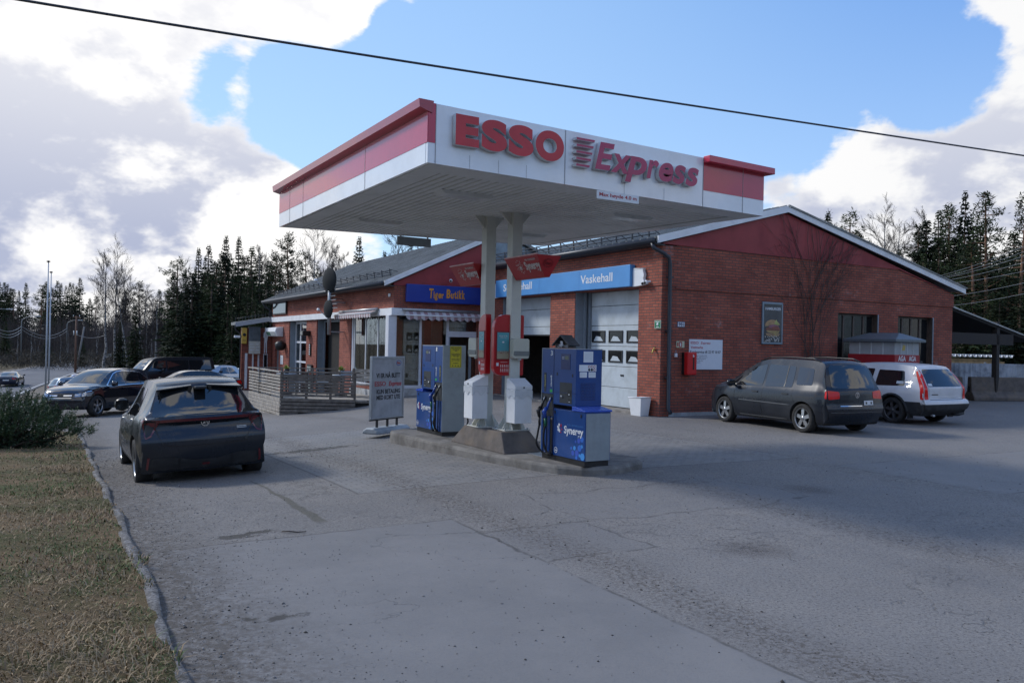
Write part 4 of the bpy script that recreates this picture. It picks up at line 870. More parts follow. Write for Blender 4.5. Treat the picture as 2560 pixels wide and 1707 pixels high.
awning('striped awning over the shop side windows by the corner post', -3.63, 15.5, 2.93, R(-90), 4.3, .30, .12)
awning('dark striped awning over the shop front facing the pumps', -3.17, 9.86, 2.90, 0, 3.1, .18, .17)
# upper mirror-like sign panel
s = BD('upper_sign_panel', 'black framed glossy panel high on the far end of the shop wall', 'sign', -3.55, 26.05, 3.09)
b = MB(); b.box(-.05, .03, -1.38, 1.38, 0, .68); b.build('frame', M_BLACK, s, bevel=.01); b = MB(); b.box(-.056, -.05, -1.3, 1.3, .06, .62); b.build('panel', mat('glossy_panel', (.10, .11, .12), .08, .6), s, uv=False)
# small wall things on the left facade
def wbox(name, label, cat, v, z, wv, h, d, m, part='case', bev=.02):
    s = BD(name, label, cat, -3.52, v, z); b = MB(); b.box(-d, 0, -wv/2, wv/2, 0, h); b.build(part, m, s, bevel=bev); return s
s = BD('wall_lamp_sign', 'white curved light box with green print on the brick pier', 'sign', -3.52, 26.5, 1.95)
b = MB(); b.prism([(0, 0), (-.30, .02), (-.42, .25), (-.36, .45), (0, .50)], -1.1, 1.1); b.build('light_box', M_WHITE, s, bevel=.02); 
b = MB(); b.prism([(-.333, .06), (-.425, .25), (-.433, .25), (-.341, .06)], .1, .9); b.build('green_print', mat('green_notice', (0, 0, 0)), s, uv=False)
b = MB(); b.prism([(-.333, .06), (-.425, .25), (-.433, .25), (-.341, .06)], -.9, -.1); b.build('grey_print', M_GREYL, s, uv=False)
s = BD('flower_basket', 'black round hanging basket on the brick pier', 'basket', -3.75, 25.0, 1.25)
b = MB(); b.lathe([(.02, 0), (.16, .03), (.26, .16), (.27, .36), (.16, .46), (.02, .48)], 16, 'z'); b.build('basket', M_BLACK, s, uv=False)
b = MB(); b.beam((.22, 0, .5), (-.0, 0, .5), .02); b.beam((0, 0, .5), (0, 0, .44), .02); b.build('bracket', M_BLACK, s, uv=False)
s = wbox('floodlight', 'black floodlight on the brick between the side bays', 'lamp', 20.6, 2.0, .5, .22, .35, M_BLACK); b = MB(); b.box(-.36, -.35, -.2, .2, .03, .19); b.build('lamp_glass', M_GLASSD, s, uv=False)
s = wbox('thermometer', 'small black and white vertical gauge under the floodlight', 'gauge', 20.3, 1.1, .22, .55, .05, M_BLACK, bev=.005)
b = MB(); [b.box(-.056, -.05, -.07, .07, .05+.1*k, .10+.1*k) for k in range(5)]; b.build('scale_marks', M_STICK, s, uv=False)
s = wbox('menu_case', 'tall narrow framed menu case on the brick between the bays', 'menu board', 20.2, -.55, .75, 1.25, .08, M_BLACK, 'frame', .006)
b = MB(); b.box(-.09, -.08, -.30, .30, .08, 1.17); b.build('menu_sheet', mat('grey_green_sheet', (.28, .33, .31), .3, var=.3, scale=3), s, uv=False)
for z, h in ((.55, .45), (-.05, .22)):
    s = wbox('paper_notice', ('large' if h > .3 else 'small')+' white paper notice pinned beside the grey side door', 'notice', 25.6, z, .55, h, .01, M_STICK, 'sheet', 0)
    b = MB(); [b.box(-.0125, -.0105, -.2, .2, h*(.2+.16*k), h*(.2+.16*k)+.02) for k in range(4)]; b.build('print', M_GREYL, s, uv=False)
s = BD('chimney_pot_shade', 'orange brown half barrel on the brick by the side bay', 'barrel', -3.65, 19.9, .05)
b = MB(); b.lathe([(0, 0), (.16, 0), (.18, .15), (.16, .3), (0, .32)], 14, 'z'); b.build('barrel_body', mat('terracotta', (.35, .10, .05), .7), s, uv=False); b = MB(); b.cyl((0,0,.32), (0,0,.38), .1, 12); b.build('lid', M_BLACK, s, uv=False)
# satellite dishes on a pole
s = BD('satellite_mast', 'grey mast bracketed off the shop wall carrying two dark dishes', 'mast', -4.15, 15.4, 2.03)
b = MB(); b.cyl((0, 0, 0), (0, 0, 2.25), .075, 12); b.build('pole', M_GALV, s, uv=False)
b = MB(); b.beam((0, 0, .12), (.64, 0, .12), .05); b.beam((0, 0, 1.3), (.64, 0, 1.3), .05); b.beam((0, 0, 1.45), (.64, .4, 1.45), .03); b.build('bracket', M_GALV, s, uv=False)
b = MB()
for k in range(4): b.beam((0, .0, 1.05+k*.16), (.05, -.9+.1*k, 1.05+k*.16), .02)
b.build('tv_aerial', M_GALV, s, uv=False)
def dish(z, r, col, aim, label):
    t_ = BD('satellite_dish', label, 'satellite dish', -4.15, 15.4, 2.03+z, aim)
    b = MB(); prof = [(r*k/7, -.18*r*(k/7)**2*1.4+.10*r) for k in range(8)]
    b.lathe([(p, -h-.10) for p, h in prof]+[(p*.99, -h-.115) for p, h in prof[::-1]], 28, 'y'); b.build('reflector', col, t_, uv=False)
    b = MB(); b.tube([(0, -.05, -r*.95), (0, -r*1.25, -r*.15)], .018, 6); b.build('feed_arm', M_GALV, t_, uv=False)
    b = MB(); b.cyl((0, -r*1.2, -.05), (0, -r*1.42, -.04), .055, 10); b.build('feed_horn', M_WHITE, t_, uv=False)
dish(2.16, .50, mat('charcoal_dish', (.020, .023, .025), .85, var=.1, spec=.2), R(-74), 'larger dark satellite dish at the top of the mast')
dish(1.02, .37, mat('charcoal_dish', (0, 0, 0)), R(-78), 'smaller dark satellite dish lower on the mast')
# annex
AN = BD('shop_annex', 'low red brick annex with lean-to roof at the far end of the shop', 'building', -3.5, 28.0, -.95)
b = MB(); b.box(-1.55, 0, 0, .3, 0, 3.33); b.box(-1.45, -1.2, .3, .7, 0, 3.33); b.build('brick_wall', BRICK, AN)
b = MB(); slab(b, -1.95, 3.60, .1, 3.98, -.35, .8, .14); b.build('roof', M_ROOF, AN, uv=False)
b = MB(); b.beam((-1.95, -.37, 3.47), (.1, -.37, 3.86), .04, .20); b.build('fascia_board', mat('grey_fascia', (.33, .35, .38), .5), AN, uv=False)
b = MB(); [b.beam((-1.9+.17*k, -.1, 3.66+.03*k), (-1.9+.17*k, -.1, 3.86+.03*k), .02) for k in range(12)]; b.tube([(-1.9, -.1, 3.8), (.1, -.1, 4.15)], .012, 5); b.build('snow_guard', M_GUT, AN, uv=False)
b = MB(); b.tube([(-1.98, -.35, 3.46), (-1.9, -.2, 3.2), (-1.63, -.1, 3.0), (-1.63, -.1, .1)], .04, 8); b.build('downpipe', M_GUT, AN, uv=False)
for (a, c, zt_) in ((-1.37, -1.24, 2.0), (-1.0, -.92, 1.97), (-.71, -.63, 1.93), (-.42, -.20, 1.98)):
    b = MB(); b.box(a, c, -.03, .0, .15, zt_); f_ = b.build('narrow_door', M_WF, AN, uv=False); q = MB(); q.box(a+.03, c-.03, -.035, -.03, .2, zt_-.05); q.build('pane', M_GLASSD if c > -.5 else M_STICK, f_, uv=False)
s = BD('yellow_sign', 'yellow vertical sign with a dark round emblem on the annex', 'sign', -4.95, 27.97, 1.55)
b = MB(); b.box(-.13, .13, -.16, 0, 0, .84); b.build('sign_box', mat('yellow_sign', (.52, .33, .05), .4), s, bevel=.02); b = MB(); b.cyl((0, -.17, .47), (0, -.16, .47), .085, 18); b.build('emblem', M_BLACK, s, uv=False)
b = MB(); b.box(-.08, .08, -.165, -.16, .16, .19); b.build('print_line', M_INKB, s, uv=False)
s = BD('menu_board', 'big tilted menu board, dark above and cream below, on the annex wall', 'menu board', -4.42, 27.85, 1.03)
b = MB(); b.add([(-.34,-.30,0),(.24,-.30,0),(.30,0,1.42),(-.30,0,1.42),(-.34,-.27,0),(.24,-.27,0),(.30,.03,1.42),(-.30,.03,1.42)], [(0,1,2,3),(7,6,5,4),(0,4,5,1),(1,5,6,2),(2,6,7,3),(3,7,4,0)]); b.build('board', mat('cream_board', (.42, .40, .34), .5, var=.1), s, uv=False)
b = MB(); b.add([(-.32,-.168,.66),(.27,-.168,.66),(.30,-.005,1.42),(-.30,-.005,1.42)], [(0,1,2,3)]); b.add([(-.32,-.16,.66),(.27,-.16,.66),(.30,.0,1.42),(-.30,.0,1.42)], [(3,2,1,0)]); b.build('dark_upper_print', mat('slate_print', (.07, .08, .085), .4, var=.3, scale=4), s, uv=False, fixn=False)
for k in range(3): b = MB(); z = .18+.15*k; y = -.30+.30*z/1.42-.006; b.box(-.26, -.05, y, y+.003, z, z+.035); b.box(.03, .19, y, y+.003, z, z+.035); b.build('print_line', M_GREYL, s, uv=False)
s = BD('cutout_figure', 'white flat cut-out of a standing waiter on the annex wall', 'cut-out', -3.83, 27.97, 1.07)
prof = [(-.07, 0), (-.02, 0), (-.01, .55), (.01, .55), (.03, 0), (.08, 0), (.075, .6), (.12, .85), (.11, 1.05), (.05, 1.12), (.03, 1.17), (.05, 1.24), (.04, 1.34), (.0, 1.38), (-.04, 1.34), (-.05, 1.24), (-.03, 1.17), (-.05, 1.12), (-.10, 1.05), (-.11, .82), (-.06, .80), (-.065, .55)]
b = MB(); b.prism(prof, -.03, 0); b.build('figure_panel', M_WHITE, s, uv=False); b = MB(); b.prism([(-.03, .82), (.06, .82), (.05, 1.02), (-.03, 1.02)], -.034, -.0305); b.build('apron_print', M_GREYL, s, uv=False)
s = BD('annex_lamp', 'small white lamp on the annex corner', 'lamp', -5.15, 27.9, 1.85); b = MB(); b.box(-.30, .0, -.08, .08, 0, .12); b.build('lamp_case', M_WHITE, s, bevel=.02); b = MB(); b.beam((0,0,.06), (.1,.05,.06), .03); b.build('bracket', M_GREYL, s, uv=False)
# ------------------------------------------------------------------ canopy: local x along its front, y away, z up from soffit
CR = R(2.29)
CN = thing('fuel_canopy', 'flat white and red canopy over the pump island on two cream posts', 'canopy', W(-10.002, -7.971, 3.818), AZ+CR)
CA, CB = 5.575, 6.087; SX, SY, TW = .004, .003, .182
def cwarp(o):
    for v in o.data.vertices:
        x, y, z = v.co; v.co.z = z+SX*x+SY*y+TW*(x/CA-.5)*(y/CB-.5)*min(1, 1)
    o.data.update(); return o
def grid_box(b, x0, x1, y0, y1, z0, z1, n=6):
    """box cut along its long side so the warp stays smooth"""
    lx = (x1-x0) > (y1-y0)
    for k in range(n):
        if lx: b.box(x0+(x1-x0)*k/n, x0+(x1-x0)*(k+1)/n, y0, y1, z0, z1)
        else: b.box(x0, x1, y0+(y1-y0)*k/n, y0+(y1-y0)*(k+1)/n, z0, z1)
FH = .695
# front fascia (white), letters stand on it
b = MB(); b.box(.0, CA, 0, .05, 0, FH)
cwarp(b.build('front_fascia', M_FASC, CN, uv=False))
for bb in ((.0, .097, -.004, 0, .235, FH), (4.335, CA-.0, -.004, 0, .232, FH-.06)): b = MB(); b.box(*bb); cwarp(b.build('red_band', M_REDF, CN, uv=False))
b = MB(); b.box(4.33, CA+.10, -.13, .0, FH-.075, FH+.02); b.box(CA, CA+.10, 0, CB+.05, FH-.075, FH+.02); cwarp(b.build('red_coping', M_REDF, CN, bevel=.008))
# left side fascia
b = MB(); grid_box(b, -.004, .046, .05, CB, .0, .235); cwarp(b.build('side_fascia', M_FASC, CN, uv=False))
b = MB(); grid_box(b, -.008, .046, .0, CB, .235, FH-.06); cwarp(b.build('side_red_band', M_REDF, CN, uv=False))
b = MB(); b.add([(-.13,-.02,FH+.02),(-.13,CB+.03,FH+.02),(.06,CB+.03,FH+.02),(.06,-.02,FH+.02),(-.12,-.02,FH-.075),(-.12,CB+.03,FH-.075),(.04,CB+.03,FH-.12),(.04,-.02,FH-.12)], [(0,1,2,3),(7,6,5,4),(0,4,5,1),(1,5,6,2),(2,6,7,3),(3,7,4,0)]); cwarp(b.build('side_red_coping', mat('coping_red', (.36, .04, .055), .2, coat=.4), CN, uv=False))
b = MB(); b.box(CA-.05, CA, .05, CB, 0, FH-.06); b.box(.046, CA-.05, CB-.05, CB, 0, FH); cwarp(b.build('far_fascia', M_FASC, CN, uv=False))
M_JNT = mat('joint_grey', (.25, .26, .27), .6)
for x in (.097, 1.929, 4.33, 5.13, .55, .95, 1.35, 2.9, 3.6):
    b = MB(); wd = .0035 if x in (.097, 1.929, 4.33, 5.13) else .0012; b.box(x-wd, x+wd, -.0062, -.0041, .0, FH-.002 if wd > .002 else .16); cwarp(b.build('panel_joint', M_JNT, CN, uv=False))
for y in (1.95, 4.7, 5.45): b = MB(); b.box(-.0102, -.0081, y-.004, y+.004, 0, FH-.06); cwarp(b.build('panel_joint', M_JNT, CN, uv=False))
b = MB(); b.box(.05, CA-.05, .05, CB-.05, FH-.12, FH-.06); cwarp(b.build('deck_roof', M_ROOF, CN, uv=False))
# ribbed soffit, ribs run from front to back
b = MB(); n = 46; p = (CA-.10)/n; ps = []
for k in range(n):
    x0_ = .05+p*k; ps += [(x0_, .008), (x0_+p*.62, .008), (x0_+p*.68, .030), (x0_+p*.92, .030)]
ps.append((CA-.05, .008)); vs = []; fs = []; ny = 9
for x, z in ps:
    for i in range(ny): vs.append((x, .05+(CB-.10)*i/(ny-1), z))
for j in range(len(ps)-1):
    for i in range(ny-1): a = j*ny+i; fs.append((a, a+1, a+ny+1, a+ny))
b.add(vs, fs); cwarp(b.build('ribbed_soffit', mat('soffit_paint', (.66, .67, .66), .5, var=.04, scale=1.5, dirt=((.46, .47, .45), .5, 1.3)), CN, uv=False, fixn=False))
b = MB(); b.box(.05, CA-.05, .05, .40, -.006, .010); b.box(.05, .35, .40, CB-.05, -.006, .010); b.box(CA-.3, CA-.05, .4, CB-.05, -.006, .01); cwarp(b.build('soffit_trim', mat('soffit_paint', (0,0,0)), CN, uv=False))
for (x, y) in ((1.25, 1.45), (1.25, 4.55), (4.2, 1.5), (4.2, 4.55)):
    b = MB(); b.prism([(-.42, 0), (.42, 0), (.34, -.05), (-.34, -.05)], -.13, .13); o = b.build('light_fitting', mat('soffit_paint', (0,0,0)), CN, uv=False)
    for v in o.data.vertices: v.co += Vector((x, y, .012+SX*x+SY*y+TW*(x/CA-.5)*(y/CB-.5)))
    q = MB(); q.box(x-.26, x+.26, y-.10, y+.10, -.048, -.041); g = q.build('diffuser', mat('frosted_diffuser', (.55, .57, .56), .3), o, uv=False)
    for v in g.data.vertices: v.co.z += SX*x+SY*y+TW*(x/CA-.5)*(y/CB-.5)+.008
    q = MB(); [q.box(x-.30+.16*k, x-.20+.16*k, y+.15, y+.19, .0, .008) for k in range(4)]; g = q.build('fitting_gap', M_BLACK, o, uv=False)
    for v in g.data.vertices: v.co.z += SX*x+SY*y+TW*(x/CA-.5)*(y/CB-.5)
# letters
def cletters(chars, m, sh=0.0, bold=.045):
    for ch, x0, x1, z0, z1 in chars: text('letter', ch, m, CN, (x0, x1, z0+SX*x0-TW*.5*(x0/CA-.5), z1+SX*x0-TW*.5*(x0/CA-.5)), 'S', -.012, .075, bold, sh, res=8, side_mat=M_GREYL)
cletters((('E', .313, .627, .240, .602), ('S', .66, 1.015, .235, .610), ('S', 1.035, 1.395, .235, .612), ('O', 1.425, 1.852, .235, .615)), M_REDL, bold=.062)
cletters((('E', 2.345, 2.66, .245, .603), ('x', 2.60, 2.945, .24, .49), ('p', 2.84, 3.215, .145, .497), ('r', 3.212, 3.43, .242, .497), ('e', 3.425, 3.69, .232, .495), ('s', 3.675, 3.92, .232, .497), ('s', 3.915, 4.165, .232, .497)), M_REDLX, .22, .028)
for k in range(5):
    z = .256+.084*k; x1 = 2.255+.0185*k; b = MB(); zz = z+SX*2.1-TW*.5*(2.1/CA-.5)
    b.prism([(2.045, zz-.014), (x1, zz-.014), (x1+.008, zz+.014), (2.045, zz+.014)], -.085, -.012); b.cur = 0; b.build('speed_bar', M_REDLX, CN, uv=False)
    b = MB(); b.box(2.040, 2.045, -.085, -.012, zz-.015, zz+.015); b.box(2.04, x1+.006, -.084, -.012, zz-.018, zz-.0145); b.build('bar_edge', M_GREYL, CN, uv=False)
# height limit plate and a grey plate at the far edge
s = thing('height_limit_sign', 'white plate reading Max høyde 4.0 m under the canopy front', 'sign', (CN.matrix_basis @ Vector((2.80, 0, 0)))+Vector((0, 0, 0)), AZ+CR)
s.location = W(-10.002, -7.971, 3.818)+Matrix.Rotation(AZ+CR, 3, 'Z') @ Vector((2.80, 0, .012))
b = MB(); b.box(-.355, .355, -.004, .006, -.112, -.002); b.build('plate', M_STICK, s, uv=False)
text('lettering', 'Max høyde 4.0 m', mat('sign_text_red', (.38, .035, .05), .4), s, (-.315, .315, -.088, -.025), 'S', -.0045, .002, .02)
s = thing('back_plate', 'grey blank plate hanging under the far edge of the canopy', 'sign', W(-10.002, -7.971, 3.818)+Matrix.Rotation(AZ+CR, 3, 'Z') @ Vector((2.62, CB-.02, .0)), AZ+CR)
b = MB(); b.box(-.36, .36, -.004, .006, -.16, .01); b.build('plate', M_PGREY, s, uv=False); b = MB(); b.box(-.3, -.27, -.01, .01, -.02, .03); b.box(.27, .3, -.01, .01, -.02, .03); b.build('clip', M_GALV, s, uv=False)

# ------------------------------------------------------------------ island and plinth
ISL = thing('pump_island', 'raised grey concrete island with rounded ends under the canopy', 'island', W(-7.35, -5.0, 0), AZ)
pts = [(-8.32, -2.62), (-8.20, -4.24), (-8.03, -5.67), (-7.82, -6.78), (-7.66, -7.22), (-7.45, -7.50), (-7.18, -7.60), (-6.75, -7.52), (-6.25, -7.28), (-6.08, -7.02), (-6.10, -6.70), (-6.35, -5.2), (-6.55, -3.4), (-6.66, -2.3), (-6.8, -2.02), (-7.1, -1.92), (-7.9, -2.08), (-8.22, -2.28)]
pts = [(u+7.35, v+5.0) for u, v in pts]; c0 = Vector((0, -.05)); n = len(pts)
def inset(k): return [(x+(c0.x-x)/math.hypot(x-c0.x, y-c0.y)*k, y+(c0.y-y)/math.hypot(x-c0.x, y-c0.y)*k) for x, y in pts]
rings = [(pts, -.1), (pts, .105), (inset(.02), .135), (inset(.06), .150)]
vs = []; fs = []
for r_, z in rings: vs += [(x, y, z) for x, y in r_]
for k in range(3):
    for i in range(n): fs.append((k*n+i, k*n+(i+1) % n, (k+1)*n+(i+1) % n, (k+1)*n+i))
fs.append(tuple(3*n+i for i in range(n)))
b = MB(); b.add(vs, fs); o = b.build('island_slab', mat('stained_island_concrete', (.19, .18, .165), .85, var=.22, scale=5, bump=.5, dirt=((.085, .078, .068), .85, 2.2)), ISL, uv=False)
b = MB(); b.box(-.10, .32, -1.47, -1.02, .150, .158); [b.obox((.11+.0*k, -1.44+.045*k, .1595), (.19, .012, 0), (-.0, .004, 0), (0, 0, .0015)) for k in range(10)]; b.build('chequer_plate', M_GALV, ISL, uv=False)
PL = thing('column_plinth', 'dark tapered concrete block carrying the two canopy posts', 'plinth', W(-7.5, -5.1, .15), AZ)
b = MB(); bot = [(-.34, -.92), (.42, -.84), (.42, .85), (-.40, .85)]; top = [(-.26, -.66), (.28, -.60), (.30, .52), (-.30, .55)]
b.add([(*p, 0) for p in bot]+[(*p, .30) for p in top], [(3,2,1,0), (4,5,6,7)]+[(i, (i+1) % 4, 4+(i+1) % 4, 4+i) for i in range(4)]); b.build('plinth_block', M_PLINTH, PL, bevel=.015)
# posts
def post(label, u, v):
    s = BD('canopy_post', label, 'post', u, v, .45, 0, 'cream canopy posts'); w_ = .0875
    b = MB(); b.box(-w_, w_, -w_, w_, .01, 3.50); b.build('shaft', M_PILLAR, s, bevel=.008)
    b = MB(); b.box(-.23, .23, -.21, .21, 0, .018); b.build('base_plate', M_PILLAR, s, bevel=.004)
    b = MB()
    for sx in (-1, 1):
        for y in (-w_+.01, w_-.01): b.prism([(sx*w_, .018), (sx*.20, .018), (sx*.20, .045), (sx*w_, .20)], y-.006, y+.006)
    for sy in (-1, 1):
        for x in (-w_+.01, w_-.01): b.prism([(sy*w_, .018), (sy*.19, .018), (sy*.19, .045), (sy*w_, .20)], x-.006, x+.006, 'x')
    b.build('gusset', M_PILLAR, s, uv=False)
    b = MB(); [b.cyl((x, y, .018), (x, y, .04), .014, 6) for x in (-.2, .2) for y in (-.17, .17)]; b.build('bolt', M_GALV, s, uv=False)
    b = MB()
    for sx in (-1, 1): b.prism([(sx*w_, 3.47), (sx*.30, 3.47), (sx*.30, 3.44), (sx*w_, 3.20)], -.02, .02)
    b.build('head_bracket', M_PILLAR, s, uv=False)
    return s
P2 = post('cream canopy post nearer the right pump', -7.415, -5.45); P1 = post('cream canopy post nearer the left pump', -7.57, -4.86)
b = MB(); b.box(-.06, .06, -.0905, -.0885, .20, .56); b.build('inspection_cover', M_PILLAR, P1, uv=False)
b = MB(); b.box(-.0905, -.0885, -.055, .055, .72, 1.0); st = b.build('sticker_sheet', M_STICK, P1, uv=False)
b = MB(); b.box(-.092, -.0906, -.045, .045, .93, .965); b.box(-.092, -.0906, -.045, .045, .84, .865); b.build('red_print', M_REDL, st, uv=False)
b = MB(); b.box(-.092, -.0906, -.045, .045, .79, .815); b.build('teal_print', mat('teal_print', (.02, .16, .18), .4), st, uv=False)
def rounded(x0, x1, z0, z1, r, corners=(1, 1, 1, 1), n=6):
    """rounded rectangle outline; corners bl, br, tr, tl"""
    out = []
    for (cx, cz, a0, on) in ((x0, z0, 180, corners[0]), (x1, z0, 270, corners[1]), (x1, z1, 0, corners[2]), (x0, z1, 90, corners[3])):
        if not on: out.append((cx, cz)); continue
        rr = r*on; ox = cx+rr if cx == x0 else cx-rr; oz = cz+rr if cz == z0 else cz-rr
        out += [(ox+rr*math.cos(R(a0+90*k/n)), oz+rr*math.sin(R(a0+90*k/n))) for k in range(n+1)]
    return out
M_REDB = mat('red_totem_plastic', (.42, .008, .012), .28, var=.05, coat=.3)
M_SCR = bpy.data.materials.new('info_screen_print'); M_SCR.use_nodes = True; T = NT(M_SCR.node_tree); T.n.clear()
ob_ = T.node('ShaderNodeTexCoord').outputs['Generated']; sp = T.node('ShaderNodeSeparateXYZ', {0: ob_}); zc = sp.outputs[2]
c = T.mix(T.ramp(zc, .25, .33), (.38, .32, .22), (.10, .33, .38)); c = T.mix(T.math('MULTIPLY', T.ramp(T.noise(ob_, 16, 3, .6), .5, .6), T.ramp(T.math('ABSOLUTE', T.math('SUBTRACT', zc, .24)), .08, .03)), c, (.25, .10, .08))
c = T.mix(T.math('MULTIPLY', T.ramp(T.noise(ob_, 30, 3, .6), .55, .6), T.ramp(T.math('ABSOLUTE', T.math('SUBTRACT', zc, .27)), .07, .03)), c, (.04, .08, .11))
T.l.new(T.node('ShaderNodeBsdfPrincipled', {'Base Color': c, 'Roughness': .2}).outputs[0], T.node('ShaderNodeOutputMaterial').inputs[0])
def totem(label, u, v, z, rot, wv, right_wrap):
    """red information board, face to local -y, origin at lower left"""
    s = BD('info_board', label, 'information board', u, v, z, rot, 'red information boards on the canopy posts'); h = .95
    b = MB(); b.prism(rounded(0, wv, 0, h, .20, (.7, .12, .12, 1)), -.05, .05); b.build('board_body', M_REDB, s, bevel=.012)
    b = MB(); sw = min(wv, .30); b.prism([(.035, .24), (sw-.025, .24), (sw-.025, .69), (.035, .69)], -.058, -.05); b.build('screen_bezel', mat('deep_red_bezel', (.22, .006, .01), .3), s, uv=False)
    b = MB(); b.box(.05, sw-.04, -.060, -.058, .26, .67); sc_ = b.build('screen', M_SCR, s, uv=False)
    text('screen_text', 'Fyll opp for den\nlokale turen', M_STICK, sc_, (.085, sw-.075, .585, .625), 'S', -.0605, .001, .0)
    b = MB(); b.prism(disc_prism(.05+(sw-.09)/2, .52, .02, .014, 0, 0), -.0615, -.0602); b.build('oval_badge', M_STICK, sc_, uv=False)
    b = MB(); b.box(.045, .085, -.0525, -.0505, .15, .20); b.build('white_label', M_STICK, s, uv=False)
    b = MB()
    for j in range(2):
        for k in range(5): x = .115+k*(sw-.14)/5; z_ = .07+j*.065; b.prism([(x, z_), (x+.018, z_), (x+.014, z_+.035), (x+.004, z_+.035)], -.0525, -.0505); b.box(x, x+.018, -.0525, -.0505, z_-.014, z_-.009)
    b.box(.12, sw-.06, -.0525, -.0505, .205, .211); b.build('pictogram_row', mat('pink_white_print', (.62, .50, .48), .4), s, uv=False)
    return s
totem('wide red board wrapped behind the right canopy post', -7.775, -5.45, 1.30, 0, .53, True)
totem('narrow red board on the left canopy post, seen from its side', -7.71, -4.92, 1.31, R(-90), .26, False)
def dispenser(label, u, v, z, rot):
    s = BD('towel_dispenser', label, 'dispenser', u, v, z, rot, 'cream paper towel dispensers')
    b = MB(); b.prism(rounded(-.14, .14, .06, .31, .035), -.14, 0); b.prism(rounded(-.14, .14, 0, .13, .03), -.13, 0); b.build('cover', mat('cream_plastic', (.50, .50, .42), .35, var=.03), s, bevel=.01)
    b = MB(); b.prism(rounded(-.137, .137, .045, .115, .01), -.1435, -.12); b.build('smoked_window', mat('grey_smoked', (.20, .21, .20), .2), s, uv=False)
    b = MB(); b.box(-.02, .03, -.08, -.05, -.025, .0); b.build('paper', M_STICK, s, uv=False); return s
dispenser('cream towel dispenser on the front of the right post', -7.385, -5.54, 1.57, 0); dispenser('cream towel dispenser half hidden behind the narrow red board', -7.62, -4.70, 1.57, R(-90))
def bin_(label, u, v, z, rot):
    s = BD('waste_bin', label, 'bin', u, v, z, rot, 'white metal waste bins on the canopy posts')
    b = MB(); b.box(-.15, .15, -.29, -.02, 0, .52); b.build('bin_body', M_WHITE, s, bevel=.006)
    b = MB(); b.prism([(-.295, .52), (-.015, .52), (-.015, .68), (-.06, .685), (-.295, .575)], -.153, .153, 'x'); b.build('sloped_lid', M_WHITE, s, bevel=.006)
    b = MB(); b.cyl((.0, -.305, .55), (0, -.294, .55), .012, 10); b.build('lock', M_BLACK, s, uv=False)
    b = MB(); vs = []; n = 40
    for k in range(n+1):
        t = k/n*4; e = int(min(t, 3.999)); f = t-e; c4 = [(-.158, -.298), (.158, -.298), (.158, -.015), (-.158, -.015), (-.158, -.298)]
        x = c4[e][0]+(c4[e+1][0]-c4[e][0])*f; y = c4[e][1]+(c4[e+1][1]-c4[e][1])*f; j = .006*math.sin(k*2.3); vs += [(x+j, y+j, .51+.01*math.sin(k)), (x, y, .40+.03*math.sin(k*1.1))]
    b.add(vs, [(2*k, 2*k+2, 2*k+3, 2*k+1) for k in range(n)], True); b.build('bag_edge', mat('thin_white_bag', (.62, .65, .68), .25, spec=.8), s, uv=False, fixn=False)
    b = MB(); b.box(-.05, .05, -.02, .0, .1, .14); b.box(-.05, .05, -.02, 0, .42, .46); b.build('bracket', M_GALV, s, uv=False); return s
bin_('white lidded waste bin on the front of the right post', -7.42, -5.54, .58, 0); bin_('white lidded waste bin on the side of the left post', -7.655, -4.98, .60, R(-90))
